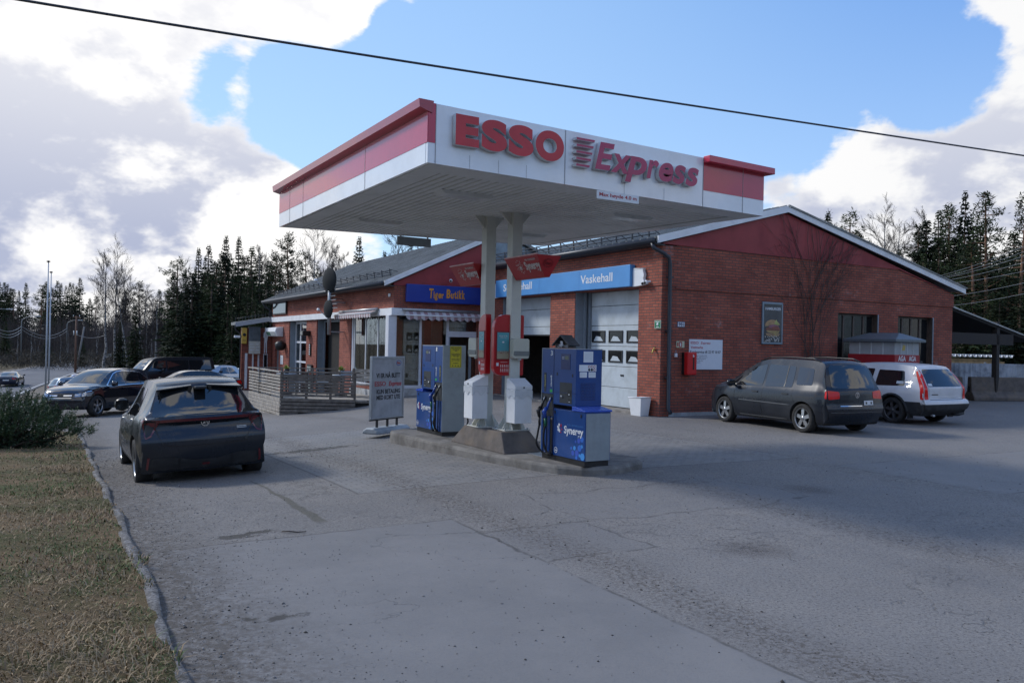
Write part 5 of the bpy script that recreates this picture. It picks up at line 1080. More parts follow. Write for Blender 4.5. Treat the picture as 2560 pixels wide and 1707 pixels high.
# topper signs over the pumps
def star(b, cx, cz, r, d):
    for k in range(26):
        a = k*2.4; rr = r*(.35+.65*((k % 5)/4)); q = r*.09; b.prism([(cx+rr*math.cos(a)+q*math.cos(t), cz+rr*math.sin(a)+q*math.sin(t)) for t in (0, 1.57, 3.14, 4.71)], d, d+.002)
    b.prism(disc_prism(cx, cz, r*.22, r*.22, 0, 0, n=12), d, d+.002)
def tilt_text(s, build, y0, z0, dy, dz):
    """lay parts drawn on the plane x=const onto the sloping left face"""
def topper(label, u0, u1, v0, v1, z0, z1):
    ub0, ub1 = u0+.20, u1-.14; uc, vc = (u0+u1)/2, (v0+v1)/2
    s = BD('brand_topper', label, 'sign', uc, vc, z0, 0, 'red wedge shaped signs on the canopy posts'); h = z1-z0
    b = MB(); b.add([(u0-uc,v0-vc,h),(u1-uc,v0-vc,h),(u1-uc,v1-vc,h),(u0-uc,v1-vc,h),(ub0-uc,v0-vc+.09,0),(ub1-uc,v0-vc+.09,0),(ub1-uc,v1-vc-.02,0),(ub0-uc,v1-vc-.02,0)], [(0,1,2,3),(7,6,5,4),(0,4,5,1),(1,5,6,2),(2,6,7,3),(3,7,4,0)])
    b.build('wedge_body', mat('topper_red', (.36, .014, .018), .35, var=.06), s, bevel=.006)
    b = MB(); b.box(u0-uc-.004, u0-uc+.012, v0-vc, v1-vc, h-.002, h+.018); b.build('top_trim', mat('weathered_pink_trim', (.50, .28, .27), .5, var=.3), s, uv=False)
    par = []
    o1 = text('lettering', 'Synergy', mat('dull_white_print', (.60, .54, .52), .4), s, (.0, -.42, .085, .235), 'W', 0, .004, .02)
    o2 = text('lettering', 'FUEL TECHNOLOGY', mat('dull_white_print', (0,0,0)), s, (-.07, -.37, .245, .272), 'W', 0, .003, .0)
    b = MB(); star(b, -.15, .165, .10, 0); o3 = b.build('sunburst_emblem', mat('dull_white_print', (0,0,0)), s, uv=False)
    for v in o3.data.vertices: x, y, z = v.co; v.co = Vector((-y, -x, z))
    o3.data.update()
    for o in (o1, o2, o3):
        for v in o.data.vertices:
            d = -v.co.x; t = (h-v.co.z)/h; xs = (u0-uc)+.20*t; v.co.x = xs-.006-d; v.co.y += -.02
        o.data.update()
    # oval badge on the near end
    t_ = .42
    b = MB(); ring = disc_prism(0, .20, .085, .062, 0, 0, n=26); inn = disc_prism(0, .20, .070, .049, 0, 0, n=26)
    vs = [(x, -.004, z) for x, z in ring]+[(x, -.004, z) for x, z in inn]+[(x, .01, z) for x, z in ring]; m_ = 26
    b.add(vs, [(i, (i+1) % m_, m_+(i+1) % m_, m_+i) for i in range(m_)]+[(i, (i+1) % m_, 2*m_+(i+1) % m_, 2*m_+i) for i in range(m_)]); o4 = b.build('oval_badge', mat('deep_red_bezel', (0,0,0)), s, uv=False)
    o5 = text('badge_text', 'Esso', mat('deep_red_bezel', (0,0,0)), s, (-.052, .052, .175, .225), 'S', -.0, .004, .02)
    for o in (o4, o5):
        for v in o.data.vertices: t = (h-v.co.z)/h; v.co.y += (v0-vc)+.09*t-.004
        o.data.update()
    return s
topper('red wedge sign reading Synergy on the right post', -7.65, -7.23, -6.53, -5.54, 2.785, 3.10); topper('red wedge sign reading Synergy behind the left post', -7.80, -7.38, -4.76, -3.86, 2.77, 3.09)

# ------------------------------------------------------------------ pumps (local: x to the right side of the island, y away from camera)
M_PLB = mat('black_hose', (.010, .010, .011), .42, var=.2); M_BUB = [mat('pale_blue_spot', (.05, .25, .62), .35), mat('mid_blue_spot', (.03, .13, .50), .35), mat('dusk_blue_spot', (.04, .09, .42), .35)]
M_NAVY = mat('navy_recess', (.012, .025, .11), .3); M_CHAR = mat('charcoal_bay', (.03, .033, .036), .5, var=.15)
def pump(label, u, v, num, flip):
    """u,v = left-front corner (camera-left face = local x 0). y0 = cabinet end, y1 = nozzle end; flip mirrors along y"""
    s = BD('fuel_pump', label, 'fuel pump', u, v, .15, R(1.5)); S_ = -1 if flip else 1
    def Y(a, c): return (a, c) if not flip else (-c, -a)
    def bx(b, x0, x1, a, c, z0, z1): a, c = Y(a, c); return b.box(x0, x1, a, c, z0, z1)
    D_ = .44
    # y: 0 cabinet end .. .22 upper body start .. .78 nozzle column .. 1.09
    b = MB(); bx(b, .02, D_-.02, .02, 1.08, 0, .075); b.build('base', M_BLACK, s, uv=False)
    b = MB(); bx(b, .006, D_-.006, .0, .78, .075, .74); b.build('lower_cabinet', M_BLUEP, s, bevel=.008)
    e0, e1 = Y(-.006, .0)
    b = MB(); b.box(.02, D_-.02, e0, e1, .08, .72); b.build('grey_end_panel', M_PGREY, s, uv=False)
    b = MB(); yy = [-.012, .30]; a, c = Y(*yy); b.box(-.012, D_+.012, a, c, .74, .765); b.prism([(a if not flip else c, .765), (.23*S_, .80), (.30*S_, .80), (.30*S_, .765)], -.010, D_+.010, 'x'); b.build('ledge_cap', mat('blue_cap_paint', (.03, .09, .48), .25, coat=.5), s, bevel=.006)
    b = MB(); bx(b, .0, D_, .23, .78, .80, 1.585); b.build('upper_body', M_BLUEP, s, bevel=.006)
    b = MB(); bx(b, .0, D_, .225, 1.10, 1.585, 1.595); b.build('top_lid', mat('pale_lid_edge', (.30, .33, .36), .5), s, uv=False)
    b = MB(); bx(b, .012, D_-.012, .785, 1.09, .075, 1.585); b.build('nozzle_column', M_CHAR, s, bevel=.004)
    for x0, x1 in ((0, .02), (D_-.02, D_)): b = MB(); bx(b, x0, x1, .785, 1.09, .94, 1.585); b.build('column_front', M_BLUEP, s, bevel=.004)
    for x0, x1 in ((0, .02), (D_-.02, D_)):
        for a, c in ((.795, .825), (.865, .92), (.96, 1.01), (1.05, 1.085)): b = MB(); bx(b, x0, x1, a, c, .08, .62); b.build('column_strip', M_BLUEP, s, uv=False)
    b = MB(); a, c = Y(1.09, 1.10) if flip else Y(1.09, 1.10); b.box(0, D_, a, c, .075, 1.585); b.build('end_panel', M_PGREY, s, uv=False)
    b = MB(); bx(b, -.003, 0, .779, .785, .075, 1.58); bx(b, -.004, 0, .23, .785, .972, .978); bx(b, -.004, 0, .0, .785, .745, .750) ; b.build('panel_joint', M_NAVY, s, uv=False)
    # card reader bay and display
    b = MB(); bx(b, -.003, .004, .32, .62, .83, 1.12); b.build('card_bay', M_CHAR, s, uv=False)
    b = MB(); bx(b, -.006, -.003, .34, .42, .93, 1.02); bx(b, -.006, -.003, .35, .40, .875, .90); b.build('keypad', M_BLACK, s, uv=False)
    b = MB(); bx(b, -.007, -.003, .36, .39, .855, .862); bx(b, -.007, -.003, .37, .395, .95, .965); b.build('keypad_label', M_STICK, s, uv=False)
    b = MB(); q = Y(.56, .56)[0]; b.cyl((-.02, q, .92), (0, q, .92), .022, 12); b.build('lock_knob', M_GALV, s, uv=False)
    b = MB(); bx(b, -.004, 0, .37, .60, 1.30, 1.52); b.build('display_panel', M_NAVY, s, bevel=.002)
    b = MB(); bx(b, -.006, -.004, .41, .50, 1.44, 1.49); b.build('lcd', mat('lcd_grey_green', (.13, .15, .12), .2), s, uv=False)
    b = MB(); bx(b, -.006, -.004, .52, .57, 1.47, 1.475); bx(b, -.006, -.004, .52, .57, 1.45, 1.455); b.build('display_print', M_STICK, s, uv=False)
    b = MB()
    for yy, zz in ((.30, 1.20), (.68, 1.21), (.08, .66), (.72, .67)): a, c = Y(yy, yy+.025); b.box(-.003, 0, a, c, zz, zz+.045)
    b.build('panel_lock', M_BLACK, s, uv=False)
    # column labels
    def yy(a): return a*S_
    b = MB(); bx(b, -.004, 0, .81, .87, .965, 1.005); b.build('green_grade_label', mat('grade_green', (.02, .36, .08), .4), s, uv=False)
    b = MB(); bx(b, -.004, 0, .975, 1.02, .965, 1.0); bx(b, -.003, 0, .97, 1.03, 1.0, 1.24); b.build('dark_grade_label', M_CHAR, s, uv=False)
    # writing on the left face (reads left to right = decreasing y)
    text('lettering', num, M_STICK, s, ((yy(.84)+.025, yy(.84)-.025, 1.49, 1.56)), 'W', -.0005, .003, .02)
    for t_, cy, m_ in (('Diesel', 1.0, mat('faded_yellow_print', (.32, .30, .10), .4)), ('Bensin', .84, M_STICK)):
        me = text('grade_text', t_, m_, s, (0, 1, 0, 1), 'W', -.0035, .001, .02)
        for v in me.data.vertices: a_, z_ = v.co.y, v.co.z; v.co.y = yy(cy)+(z_-.5)*.035*1; v.co.z = 1.205-(a_)*.16+0
        me.data.update()
    if not flip: xs = (.50, .04); ex, tx = .58, 0
    else: xs = (-.22, -.66); ex, tx = -.14, 0
    text('lettering', 'Synergy', M_STICK, s, (xs[0], xs[1], .38, .52), 'W', .0055, .003, .02)
    text('lettering', 'FUEL TECHNOLOGY', mat('soft_blue_print', (.04, .16, .42), .4), s, (xs[0]-.08, xs[1], .525, .548), 'W', .0055, .002, .0)
    b = MB(); random.seed(9); cy = ex+.03 if not flip else ex+.03
    rb = MB()
    for k in range(16):
        a_ = k*2.4; rr = .02+.045*((k*7 % 10)/10); y_ = cy-.0+rr*math.cos(a_); z_ = .47+rr*math.sin(a_); q = .008+.006*(k % 3)
        (rb if math.cos(a_) < -.1 else b).prism([(y_+q*math.cos(t), z_+q*math.sin(t)) for t in (0, 1.05, 2.1, 3.14, 4.2, 5.2)], .0035, .0058, 'x')
    b.build('white_burst', M_STICK, s, uv=False); rb.build('red_burst', mat('burst_red', (.30, .02, .06), .4), s, uv=False)
    bs = [MB(), MB(), MB()]; random.seed(4)
    for k, (dy, dz, r_) in enumerate(((.03, .05, .05), (.10, .17, .045), (.16, .09, .045), (.05, .20, .025), (.17, .02, .028), (.12, .28, .035), (.22, .16, .03), (.05, .31, .04), (.26, .08, .035), (.10, .06, .022), (.30, .15, .02), (.20, .26, .018))):
        y_ = (dy+.02) if not flip else -.76+dy; z_ = .09+dz*.9; bs[k % 3].prism(disc_prism(y_, z_, r_, r_, 0, 0, n=16), .0035+.0002*k, .0058+.0002*k, 'x')
    for q, m_ in zip(bs, M_BUB): q.build('blue_spot', m_, s, uv=False)
    cy = .70 if not flip else -.07
    b = MB(); o_ = disc_prism(cy, .155, .042, .042, 0, 0, n=24); i_ = disc_prism(cy, .155, .034, .034, 0, 0, n=24)
    b.add([(.003, a, z) for a, z in o_]+[(.003, a, z) for a, z in i_], [(i, (i+1) % 24, 24+(i+1) % 24, 24+i) for i in range(24)]); b.build('oval_badge', M_STICK, s, uv=False)
    text('badge_text', 'Esso', M_STICK, s, (cy+.027, cy-.027, .143, .168), 'W', .0055, .002, .02)
    # nozzles and hoses, both sides
    for side in (0, 1):
        X = (lambda x: -x) if side == 0 else (lambda x: D_+x)
        for k, (cy0, colr, grip) in enumerate(((.845, mat('blue_nozzle', (.02, .07, .34), .35), mat('green_grip', (.01, .12, .06), .4)), (1.00, M_BLACK, M_BLACK))):
            y_ = cy0*S_
            nz_ = MB(); nz_.tube([(X(-.01), y_, .88), (X(.03), y_, .82), (X(.075), y_-.01*S_, .72)], [.012, .016, .02], 8); nz_.tube([(X(.07), y_, .74), (X(.11), y_, .69), (X(.09), y_, .60)], [.03, .034, .022], 8)
            o = nz_.build('nozzle', colr, s, uv=False)
            sp_ = MB(); sp_.tube([(X(-.005), y_, .90), (X(.03), y_, .835)], .011, 8); sp_.build('spout', M_GALV, o, uv=False)
            g_ = MB(); g_.tube([(X(.09), y_, .60), (X(.085), y_, .48)], .019, 8); g_.build('grip_sleeve', grip, o, uv=False)
            h_ = MB(); pts_ = [(X(.085), y_, .50), (X(.10), y_+.02*S_, .36), (X(.09+.03*k), y_+.02*S_, .22), (X(.06), y_-.0*S_, .12), (X(.03), y_-.06*S_, .085), (X(.0), (.80+.03*k)*S_, .10), (X(-.005), (.80+.02*k)*S_, .40), (X(-.005), (.80+.02*k)*S_, .60)]
            fine_ = []
            for i in range(len(pts_)-1):
                p = [Vector(pts_[max(0, min(len(pts_)-1, i+j))]) for j in (-1, 0, 1, 2)]
                for f in (0, .25, .5, .75): fine_.append(.5*((2*p[1])+(p[2]-p[0])*f+(2*p[0]-5*p[1]+4*p[2]-p[3])*f*f+(-p[0]+3*p[1]-3*p[2]+p[3])*f**3))
            h_.tube(fine_+[pts_[-1]], .015, 8); h_.build('hose', M_PLB, s, uv=False)
    # near end stickers and vent (upper body)
    q = .23 if not flip else None
    if not flip:
        b = MB(); b.box(.12, .28, .226, .23, 1.41, 1.56); b.box(.05, .34, .226, .23, 1.285, 1.375); b.box(.06, .18, .226, .23, 1.20, 1.275); b.box(.21, .33, .226, .23, 1.20, 1.275); b.build('sticker', M_STICK, s, uv=False)
        b = MB(); [b.box(.14, .26, .2235, .2255, 1.53-.018*k, 1.533-.018*k) for k in range(5)]; [b.box(.07, .16, .2235, .2255, 1.255-.012*k, 1.258-.012*k) for k in range(4)]; [b.box(.22, .31, .2235, .2255, 1.255-.012*k, 1.258-.012*k) for k in range(4)]; b.build('sticker_print', M_GREYL, s, uv=False)
        b = MB(); g = MB()
        for j in range(2):
            for k in range(3):
                tgt = g if (j == 0 and k < 2) else b
                tgt.prism(disc_prism(.215+.045*k, 1.308+.042*j, .018, .018, 0, 0, n=14), .2225, .2255)
        b.build('red_prohibition_mark', mat('prohibition_red', (.35, .03, .03), .4), s, uv=False); g.build('dark_warning_mark', M_BLACK, s, uv=False)
        w_ = MB(); [w_.prism(disc_prism(.215+.045*k, 1.308+.042*j, .012, .012, 0, 0, n=12), .2205, .2222) for j in range(2) for k in range(3) if not (j == 0 and k < 2)]; w_.build('mark_centre', M_STICK, s, uv=False)
        b = MB(); [b.box(.08+.065*c_, .135+.065*c_, .226, .2299, .89+.0205*k, .896+.0205*k) for k in range(12) for c_ in range(4)]; b.build('vent_slot', M_NAVY, s, uv=False)
    else:
        # near end is the grey column side with the yellow notice
        ye = -1.10
        b = MB(); b.box(-.004, D_+.004, ye-.012, ye, .075, 1.60); b.build('grey_side_panel', M_PGREY, s, bevel=.006)
        b = MB(); b.prism(rounded(.13, .355, 1.205, 1.585, .012), ye-.016, ye-.0125); yl = b.build('yellow_notice', mat('notice_yellow', (.55, .48, .02), .45), s, uv=False)
        b = MB(); t_ = .004
        for (x0, x1, z0, z1) in ((.142, .343, 1.219, 1.223), (.142, .343, 1.567, 1.571), (.142, .146, 1.219, 1.571), (.339, .343, 1.219, 1.571)): b.box(x0, x1, ye-.0178, ye-.0162, z0, z1)
        b.build('notice_border', M_INKB, yl, uv=False)
        for k, ln in enumerate(('MERK: DRIVSTOFFET', 'SKAL BETALES', 'INNE', '', 'KAMERAOVERVÅKING', 'PUMPENE STENGES', 'VED TYVERI', '', 'RØYKING FORBUDT', 'SLÅ AV MOTOREN', '', 'VIS HENSYN')):
            if ln: wd = .0052*len(ln); text('lettering', ln, M_INKB, yl, (.243-wd, .243+wd, 1.542-k*.024, 1.557-k*.024), 'S', ye-.0165, .001, .03)
        b = MB(); [b.prism([(.170+.055*k, 1.232), (.195+.055*k, 1.232), (.1825+.055*k, 1.256)], ye-.0178, ye-.0162) for k in range(3)]; b.build('warning_triangle', M_INKB, yl, uv=False)
        # its rear side shows the far hose
        b = MB(); b.box(.02, .06, ye+.03, ye+.0, .08, .1); b.build('foot', M_BLACK, s, uv=False)
    return s
pump('blue fuel pump marked 3 with a small roofed box on top', -7.45, -7.55, '3', False)
pump('blue fuel pump marked 1 with a grey side and a yellow notice', -7.78, -2.45, '1', True)
# small roofed box on pump 3
s = BD('squeegee_box', 'small dark roofed box with papers standing on top of the right pump', 'box', -7.25, -6.72, 1.748, R(8)); s.scale = (.75, .75, .72)
b = MB(); b.add([(-.14,-.26,.06),(-.14,0,.27),(-.14,.26,.06),(.14,-.26,.06),(.14,0,.27),(.14,.26,.06),(-.14,-.24,.045),(-.14,0,.25),(-.14,.24,.045),(.14,-.24,.045),(.14,0,.25),(.14,.24,.045)], [(0,1,4,3),(1,2,5,4),(6,9,10,7),(7,10,11,8),(0,6,7,1),(1,7,8,2),(3,4,10,9),(4,5,11,10),(0,3,9,6),(2,8,11,5)]); b.build('roof', mat('dark_roofing', (.05, .05, .052), .5, var=.3), s, uv=False)
b = MB(); b.box(-.12, .12, -.2, .2, 0, .012); b.box(-.1, .1, -.19, -.17, .012, .09); b.box(-.1, .1, .17, .19, .012, .09); b.box(.09, .11, -.17, .17, .012, .13); b.build('tray', M_WOOD, s, uv=False)
b = MB(); random.seed(8)
for k in range(22): b.obox((random.uniform(-.08, .08), random.uniform(-.17, .17), random.uniform(.02, .07)), (random.uniform(.01, .03), .01, 0), (-.01, random.uniform(.01, .03), .01), (0, 0, random.uniform(.004, .02)))
b.obox((-.10, .0, .09), (.004, .0, 0), (0, .035, 0), (0, 0, .05)); b.build('crumpled_paper', mat('crumpled_paper', (.50, .50, .52), .7, var=.4, scale=30), s, uv=False)

# ------------------------------------------------------------------ free standing sign
AB = BD('pavement_sign', 'grey metal framed standing sign saying they have become a self service station', 'sign', -7.95, -1.32, 0.0, R(32))
b = MB(); b.prism([(-.20, 0), (.20, 0), (.17, .07), (.09, .12), (-.09, .12), (-.17, .07)], -.50, .60, 'x'); b.build('foot', mat('grey_sign_foot', (.30, .33, .35), .5, .2, var=.15), AB, bevel=.03, segs=3)
b = MB(); [b.box(x-.018, x+.018, -.018, .018, .11, .27) for x in (-.28, .05, .36)]; b.box(-.50, .56, -.022, .022, .255, .275); b.build('stand_bracket', M_BLACK, AB, uv=False)
x0, x1, z0, z1 = -.50, .55, .28, 1.50
b = MB(); b.box(x0, x1, -.03, .03, z1-.05, z1); b.box(x0, x1, -.03, .03, z0, z0+.04); b.box(x0, x0+.045, -.03, .03, z0+.04, z1-.05); b.box(x1-.045, x1, -.03, .03, z0+.04, z1-.05); b.build('frame', M_GALV, AB, bevel=.006)
b = MB(); b.box(x0+.045, x1-.045, -.018, .018, z0+.04, z1-.05); b.build('sign_sheet', mat('grimy_sign_sheet', (.40, .42, .45), .5, var=.10, scale=3, dirt=((.20, .21, .22), .6, 2.2)), AB, uv=False)
w_ = x1-x0; h_ = z1-z0
def AR(a, c, z_, zz): return (x0+w_*a, x0+w_*c, z0+h_*z_, z0+h_*zz)
text('lettering', 'VI ER NÅ BLITT', M_INKB, AB, AR(.14, .87, .655, .755), 'S', -.0185, .002, .035); text('lettering', 'ESSO', M_INKR, AB, AR(.10, .43, .525, .60), 'S', -.0185, .002, .015)
text('lettering', 'Express', M_INKR, AB, AR(.52, .92, .50, .60), 'S', -.0185, .002, .025, .25); text('lettering', 'KUN BETALING', M_INKB, AB, AR(.16, .88, .40, .475), 'S', -.0185, .002, .035); text('lettering', 'MED KORT UTE', M_INKB, AB, AR(.16, .88, .305, .38), 'S', -.0185, .002, .035)
b = MB(); cx, cz = x0+w_*.82, z0+h_*.895; o_ = disc_prism(cx, cz, .085, .055, 0, 0, n=26); i_ = disc_prism(cx, cz, .072, .043, 0, 0, n=26)
b.add([(a, -.0205, z) for a, z in o_]+[(a, -.0205, z) for a, z in i_], [(i, (i+1) % 26, 26+(i+1) % 26, 26+i) for i in range(26)]); b.build('oval_badge', mat('badge_blue', (.03, .10, .35), .4), AB, uv=False)
text('badge_text', 'Esso', M_INKR, AB, (cx-.055, cx+.055, cz-.02, cz+.025), 'S', -.0185, .002, .03)

# ------------------------------------------------------------------ terrace by the shop
DZ = -.14
DK = thing('wooden_terrace', 'weathered wooden terrace with slatted railings beside the shop', 'terrace', (-7.6, 27.3, DZ), 0)
def dloc(x, y): return (x+7.6, y-27.3)
A_, B_, C_, D2, E_ = (-7.6, 27.3), (-5.13, 27.3), (-3.75, 27.55), (-6.25, 31.0), (-9.8, 31.0)
b = MB(); poly = [dloc(*p) for p in (A_, B_, (-3.3, 27.35), (-3.9, 28.3), D2, E_)]; b.prism(poly, -.05, 0, 'z'); b.build('floor_boards', M_WOODL, DK, uv=False)
def slat_run(p, q, m, n_low=5, rail=True, posts=4, zfoot=None, low_h=.56, up=7):
    p, q = Vector((*dloc(*p), 0)), Vector((*dloc(*q), 0)); d = (q-p); nrm = Vector((d.y, -d.x, 0)).normalized()
    b = MB(); hs = []
    for k in range(up): z = .10+k*.105; j = .004*math.sin(k*3.1); b.obox((p+q)/2+nrm*.02+Vector((0, 0, z+j)), d/2, nrm*.012, Vector((0, 0, .033)))
    b.build('rail_slat', m, DK, uv=False)
    b = MB(); b.obox((p+q)/2+nrm*.01+Vector((0, 0, .875)), d/2, nrm*.065, Vector((0, 0, .018))); b.build('top_rail', m, DK, uv=False)
    for k in range(posts): b = MB(); c = p+d*((k+.04)/(posts-1+.08)); b.obox(c-nrm*.03+Vector((0, 0, .42)), d.normalized()*.035, nrm*.03, Vector((0, 0, .44))); b.build('rail_post', M_WOOD, DK, uv=False)
    if zfoot:
        z0_, z1_ = zfoot; b = MB(); n = n_low; 
        for k in range(n):
            zt_ = -.0-.118*k; zb_ = zt_-.100; 
            fa = 1.0
            # board ends rise with the ground: cut each board where it meets the asphalt
            def gx(f): return z0_+(z1_-z0_)*f
            if zt_ < min(z0_, z1_): break
            f_end = 1.0
            if z1_ > z0_ and zb_ < z1_: f_end = max(.05, min(1.0, (zb_-z0_)/(z1_-z0_)+.12))
            b.obox(p+d*(f_end/2)+nrm*.025+Vector((0, 0, (zt_+zb_)/2)), d*(f_end/2), nrm*.012, Vector((0, 0, .047)))
        b.build('skirt_board', m, DK, uv=False)
slat_run(A_, B_, M_WOOD, 6, posts=4, zfoot=(-.60, -.36)); slat_run(E_, A_, M_WOODL, 7, posts=4, zfoot=(-.75, -.65)); slat_run(D2, E_, M_WOOD, posts=4)
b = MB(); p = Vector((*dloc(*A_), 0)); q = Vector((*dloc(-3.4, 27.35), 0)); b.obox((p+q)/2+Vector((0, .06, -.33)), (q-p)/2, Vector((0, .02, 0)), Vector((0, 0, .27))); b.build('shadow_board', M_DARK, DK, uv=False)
b = MB(); b.obox(Vector((*dloc(-4.3, 27.33), -.06)), (.85, 0, 0), (0, .02, 0), (0, 0, .05)); b.build('edge_board', M_WOOD, DK, uv=False)
# bench
s = thing('wooden_bench', 'pale wooden bench on the terrace in front of the shop windows', 'bench', (-5.05, 28.4, DZ), R(8))
b = MB(); [b.box(-.42, .42, -.28+.14*k, -.17+.14*k, .44, .47) for k in range(4)]; b.build('seat', M_WOODL, s, uv=False)
b = MB(); [b.box(-.42, .42, .27, .30, .55+.15*k, .67+.15*k) for k in range(3)]; b.build('backrest', M_WOODL, s, uv=False)
for x in (-.36, .36): b = MB(); b.box(x-.03, x+.03, -.26, -.20, 0, .44); b.box(x-.03, x+.03, .24, .30, 0, 1.0); b.box(x-.03, x+.03, -.2, .24, .38, .44); b.build('leg', M_WOOD, s, uv=False)
# cafe tables with plants, and chairs
def plant_pot(label, x, y, z):
    s = thing('potted_plant', label, 'plant', (x, y, z), 0); b = MB(); b.lathe([(0, 0), (.075, 0), (.10, .16), (.085, .16), (.0, .15)], 14); b.build('pot', M_BLACK, s, uv=False)
    b = MB(); random.seed(int(x*100) % 97)
    for k in range(70):
        a = random.uniform(0, 6.28); e = random.uniform(.1, 1.3); ln = random.uniform(.07, .19); d = Vector((math.cos(a)*math.cos(e), math.sin(a)*math.cos(e), math.sin(e))); c = Vector((0, 0, .15)); sd_ = d.cross(Vector((0, 0, 1))).normalized()*.022; t_ = c+d*ln
        b.add([c+d*ln*.3-sd_*.3, c+d*ln*.7-sd_, t_+Vector((0,0,.01)), c+d*ln*.7+sd_, c+d*ln*.3+sd_*.3], [(0,1,2,3,4)])
    b.build('leaves', mat('yellow_green_leaf', (.26, .30, .05), .6, var=.4, scale=12), s, uv=False, fixn=False); return s
first = None
for (x, y, lb) in ((-8.05, 29.6, 'dark round cafe table at the left end of the terrace'), (-6.05, 29.4, 'dark round cafe table nearer the shop windows')):
    s = thing('cafe_table', lb, 'table', (x, y, DZ), 0, 'cafe tables on the terrace')
    b = MB(); b.cyl((0, 0, .70), (0, 0, .73), .36, 20); b.build('tabletop', M_GREYP, s, uv=False); b = MB(); b.cyl((0, 0, .03), (0, 0, .70), .03, 8); b.cyl((0, 0, 0), (0, 0, .03), .22, 14); b.build('pedestal', M_BLACK, s, uv=False)
plant_pot('yellow green potted plant on the left cafe table', -8.05, 29.6, DZ+.73); plant_pot('yellow green potted plant on the right cafe table', -6.05, 29.4, DZ+.73)
def cafe_chair():
    s = thing('cafe_chair', '', 'chair', (0, 0, 0), 0, 'dark metal cafe chairs on the terrace')
    b = MB(); b.box(-.21, .21, -.2, .2, .43, .46); b.build('seat', M_GREYP, s, uv=False)
    b = MB(); [b.box(-.2, .2, .20, .22, .55+.1*k, .60+.1*k) for k in range(4)]; b.build('backrest', M_GREYP, s, uv=False)
    for x, y in ((-.19, -.18), (.19, -.18), (-.19, .19), (.19, .19)): b = MB(); b.cyl((x, y, 0), (x, y, .44 if y < 0 else .92), .013, 6); b.build('leg', M_BLACK, s, uv=False)
    return s
c0_ = cafe_chair(); lbs = ['dark cafe chair left of the left terrace table', 'dark cafe chair between the two terrace tables, nearer the left one', 'dark cafe chair between the two terrace tables, nearer the right one', 'dark cafe chair beside the wooden bench']
for k, (x, y, a) in enumerate(((-8.75, 29.6, 1.3), (-7.4, 29.2, -1.2), (-6.75, 29.6, 1.7), (-5.75, 28.8, 3.4))):
    if k == 0: place(c0_, (x, y, DZ), a); c = c0_
    else:
        c = c0_.copy(); COL.objects.link(c); place(c, (x, y, DZ), a)
        for ch in kids(c0_): d = ch.copy(); COL.objects.link(d); d.parent = c
    c['label'] = lbs[k]
# ------------------------------------------------------------------ vehicles: lofted bodies, parts laid onto the body surface
def crv(pts, x):
    """smooth interpolation through (x, value) points"""
    if x <= pts[0][0]: return pts[0][1]
    for i in range(len(pts)-1):
        if x <= pts[i+1][0]:
            t = (x-pts[i][0])/(pts[i+1][0]-pts[i][0]); t = t*t*(3-2*t)*.5+t*.5; return pts[i][1]*(1-t)+pts[i+1][1]*t
    return pts[-1][1]
def catmull(P, n):
    out = []
    for i in range(len(P)-1):
        p = [P[max(0, min(len(P)-1, i+j))] for j in (-1, 0, 1, 2)]
        for k in range(n):
            f = k/n; out.append(tuple(.5*((2*p[1][c])+(p[2][c]-p[0][c])*f+(2*p[0][c]-5*p[1][c]+4*p[2][c]-p[3][c])*f*f+(-p[0][c]+3*p[1][c]-3*p[2][c]+p[3][c])*f**3) for c in range(3)))
    return out+[P[-1]]
M_TYRE = mat('tyre_rubber', (.018, .018, .018), .85, var=.3, dirt=((.07, .065, .06), .6, 9)); M_RIM = mat('alloy_rim', (.42, .43, .44), .3, .8, var=.1); M_RIMD = mat('dark_alloy', (.10, .10, .105), .35, .6)
M_CGLASS = mat('car_glass', (.010, .012, .014), .03, var=.1, spec=.9, coat=.3); M_CBLK = mat('car_black_trim', (.014, .014, .015), .35, var=.2); M_CMAT = mat('car_rough_trim', (.022, .023, .025), .7, var=.25, dirt=((.07, .07, .07), .6, 5))
M_TAIL = mat('tail_lamp_red', (.62, .008, .006), .18, var=.12, coat=.25, spec=.3); M_TAILD = mat('dim_tail_lamp', (.13, .012, .016), .10, var=.15, coat=1.0); M_HEAD = mat('head_lamp', (.35, .38, .42), .08, .6, coat=1.0); M_CHROME = mat('chrome_trim', (.75, .76, .78), .12, 1.0, var=.03)
M_PLATE = mat('number_plate', (.62, .63, .63), .4)
def paint(name, col, dust=(.12, .12, .12), amt=.5, metal=.35, rough=.28, sc=1.6): return mat(name, col, rough, metal, var=.04, scale=2, coat=.4 if amt >= .5 else 1.0, spec=.35 if amt >= .5 else .5, dirt=(dust, amt, sc))
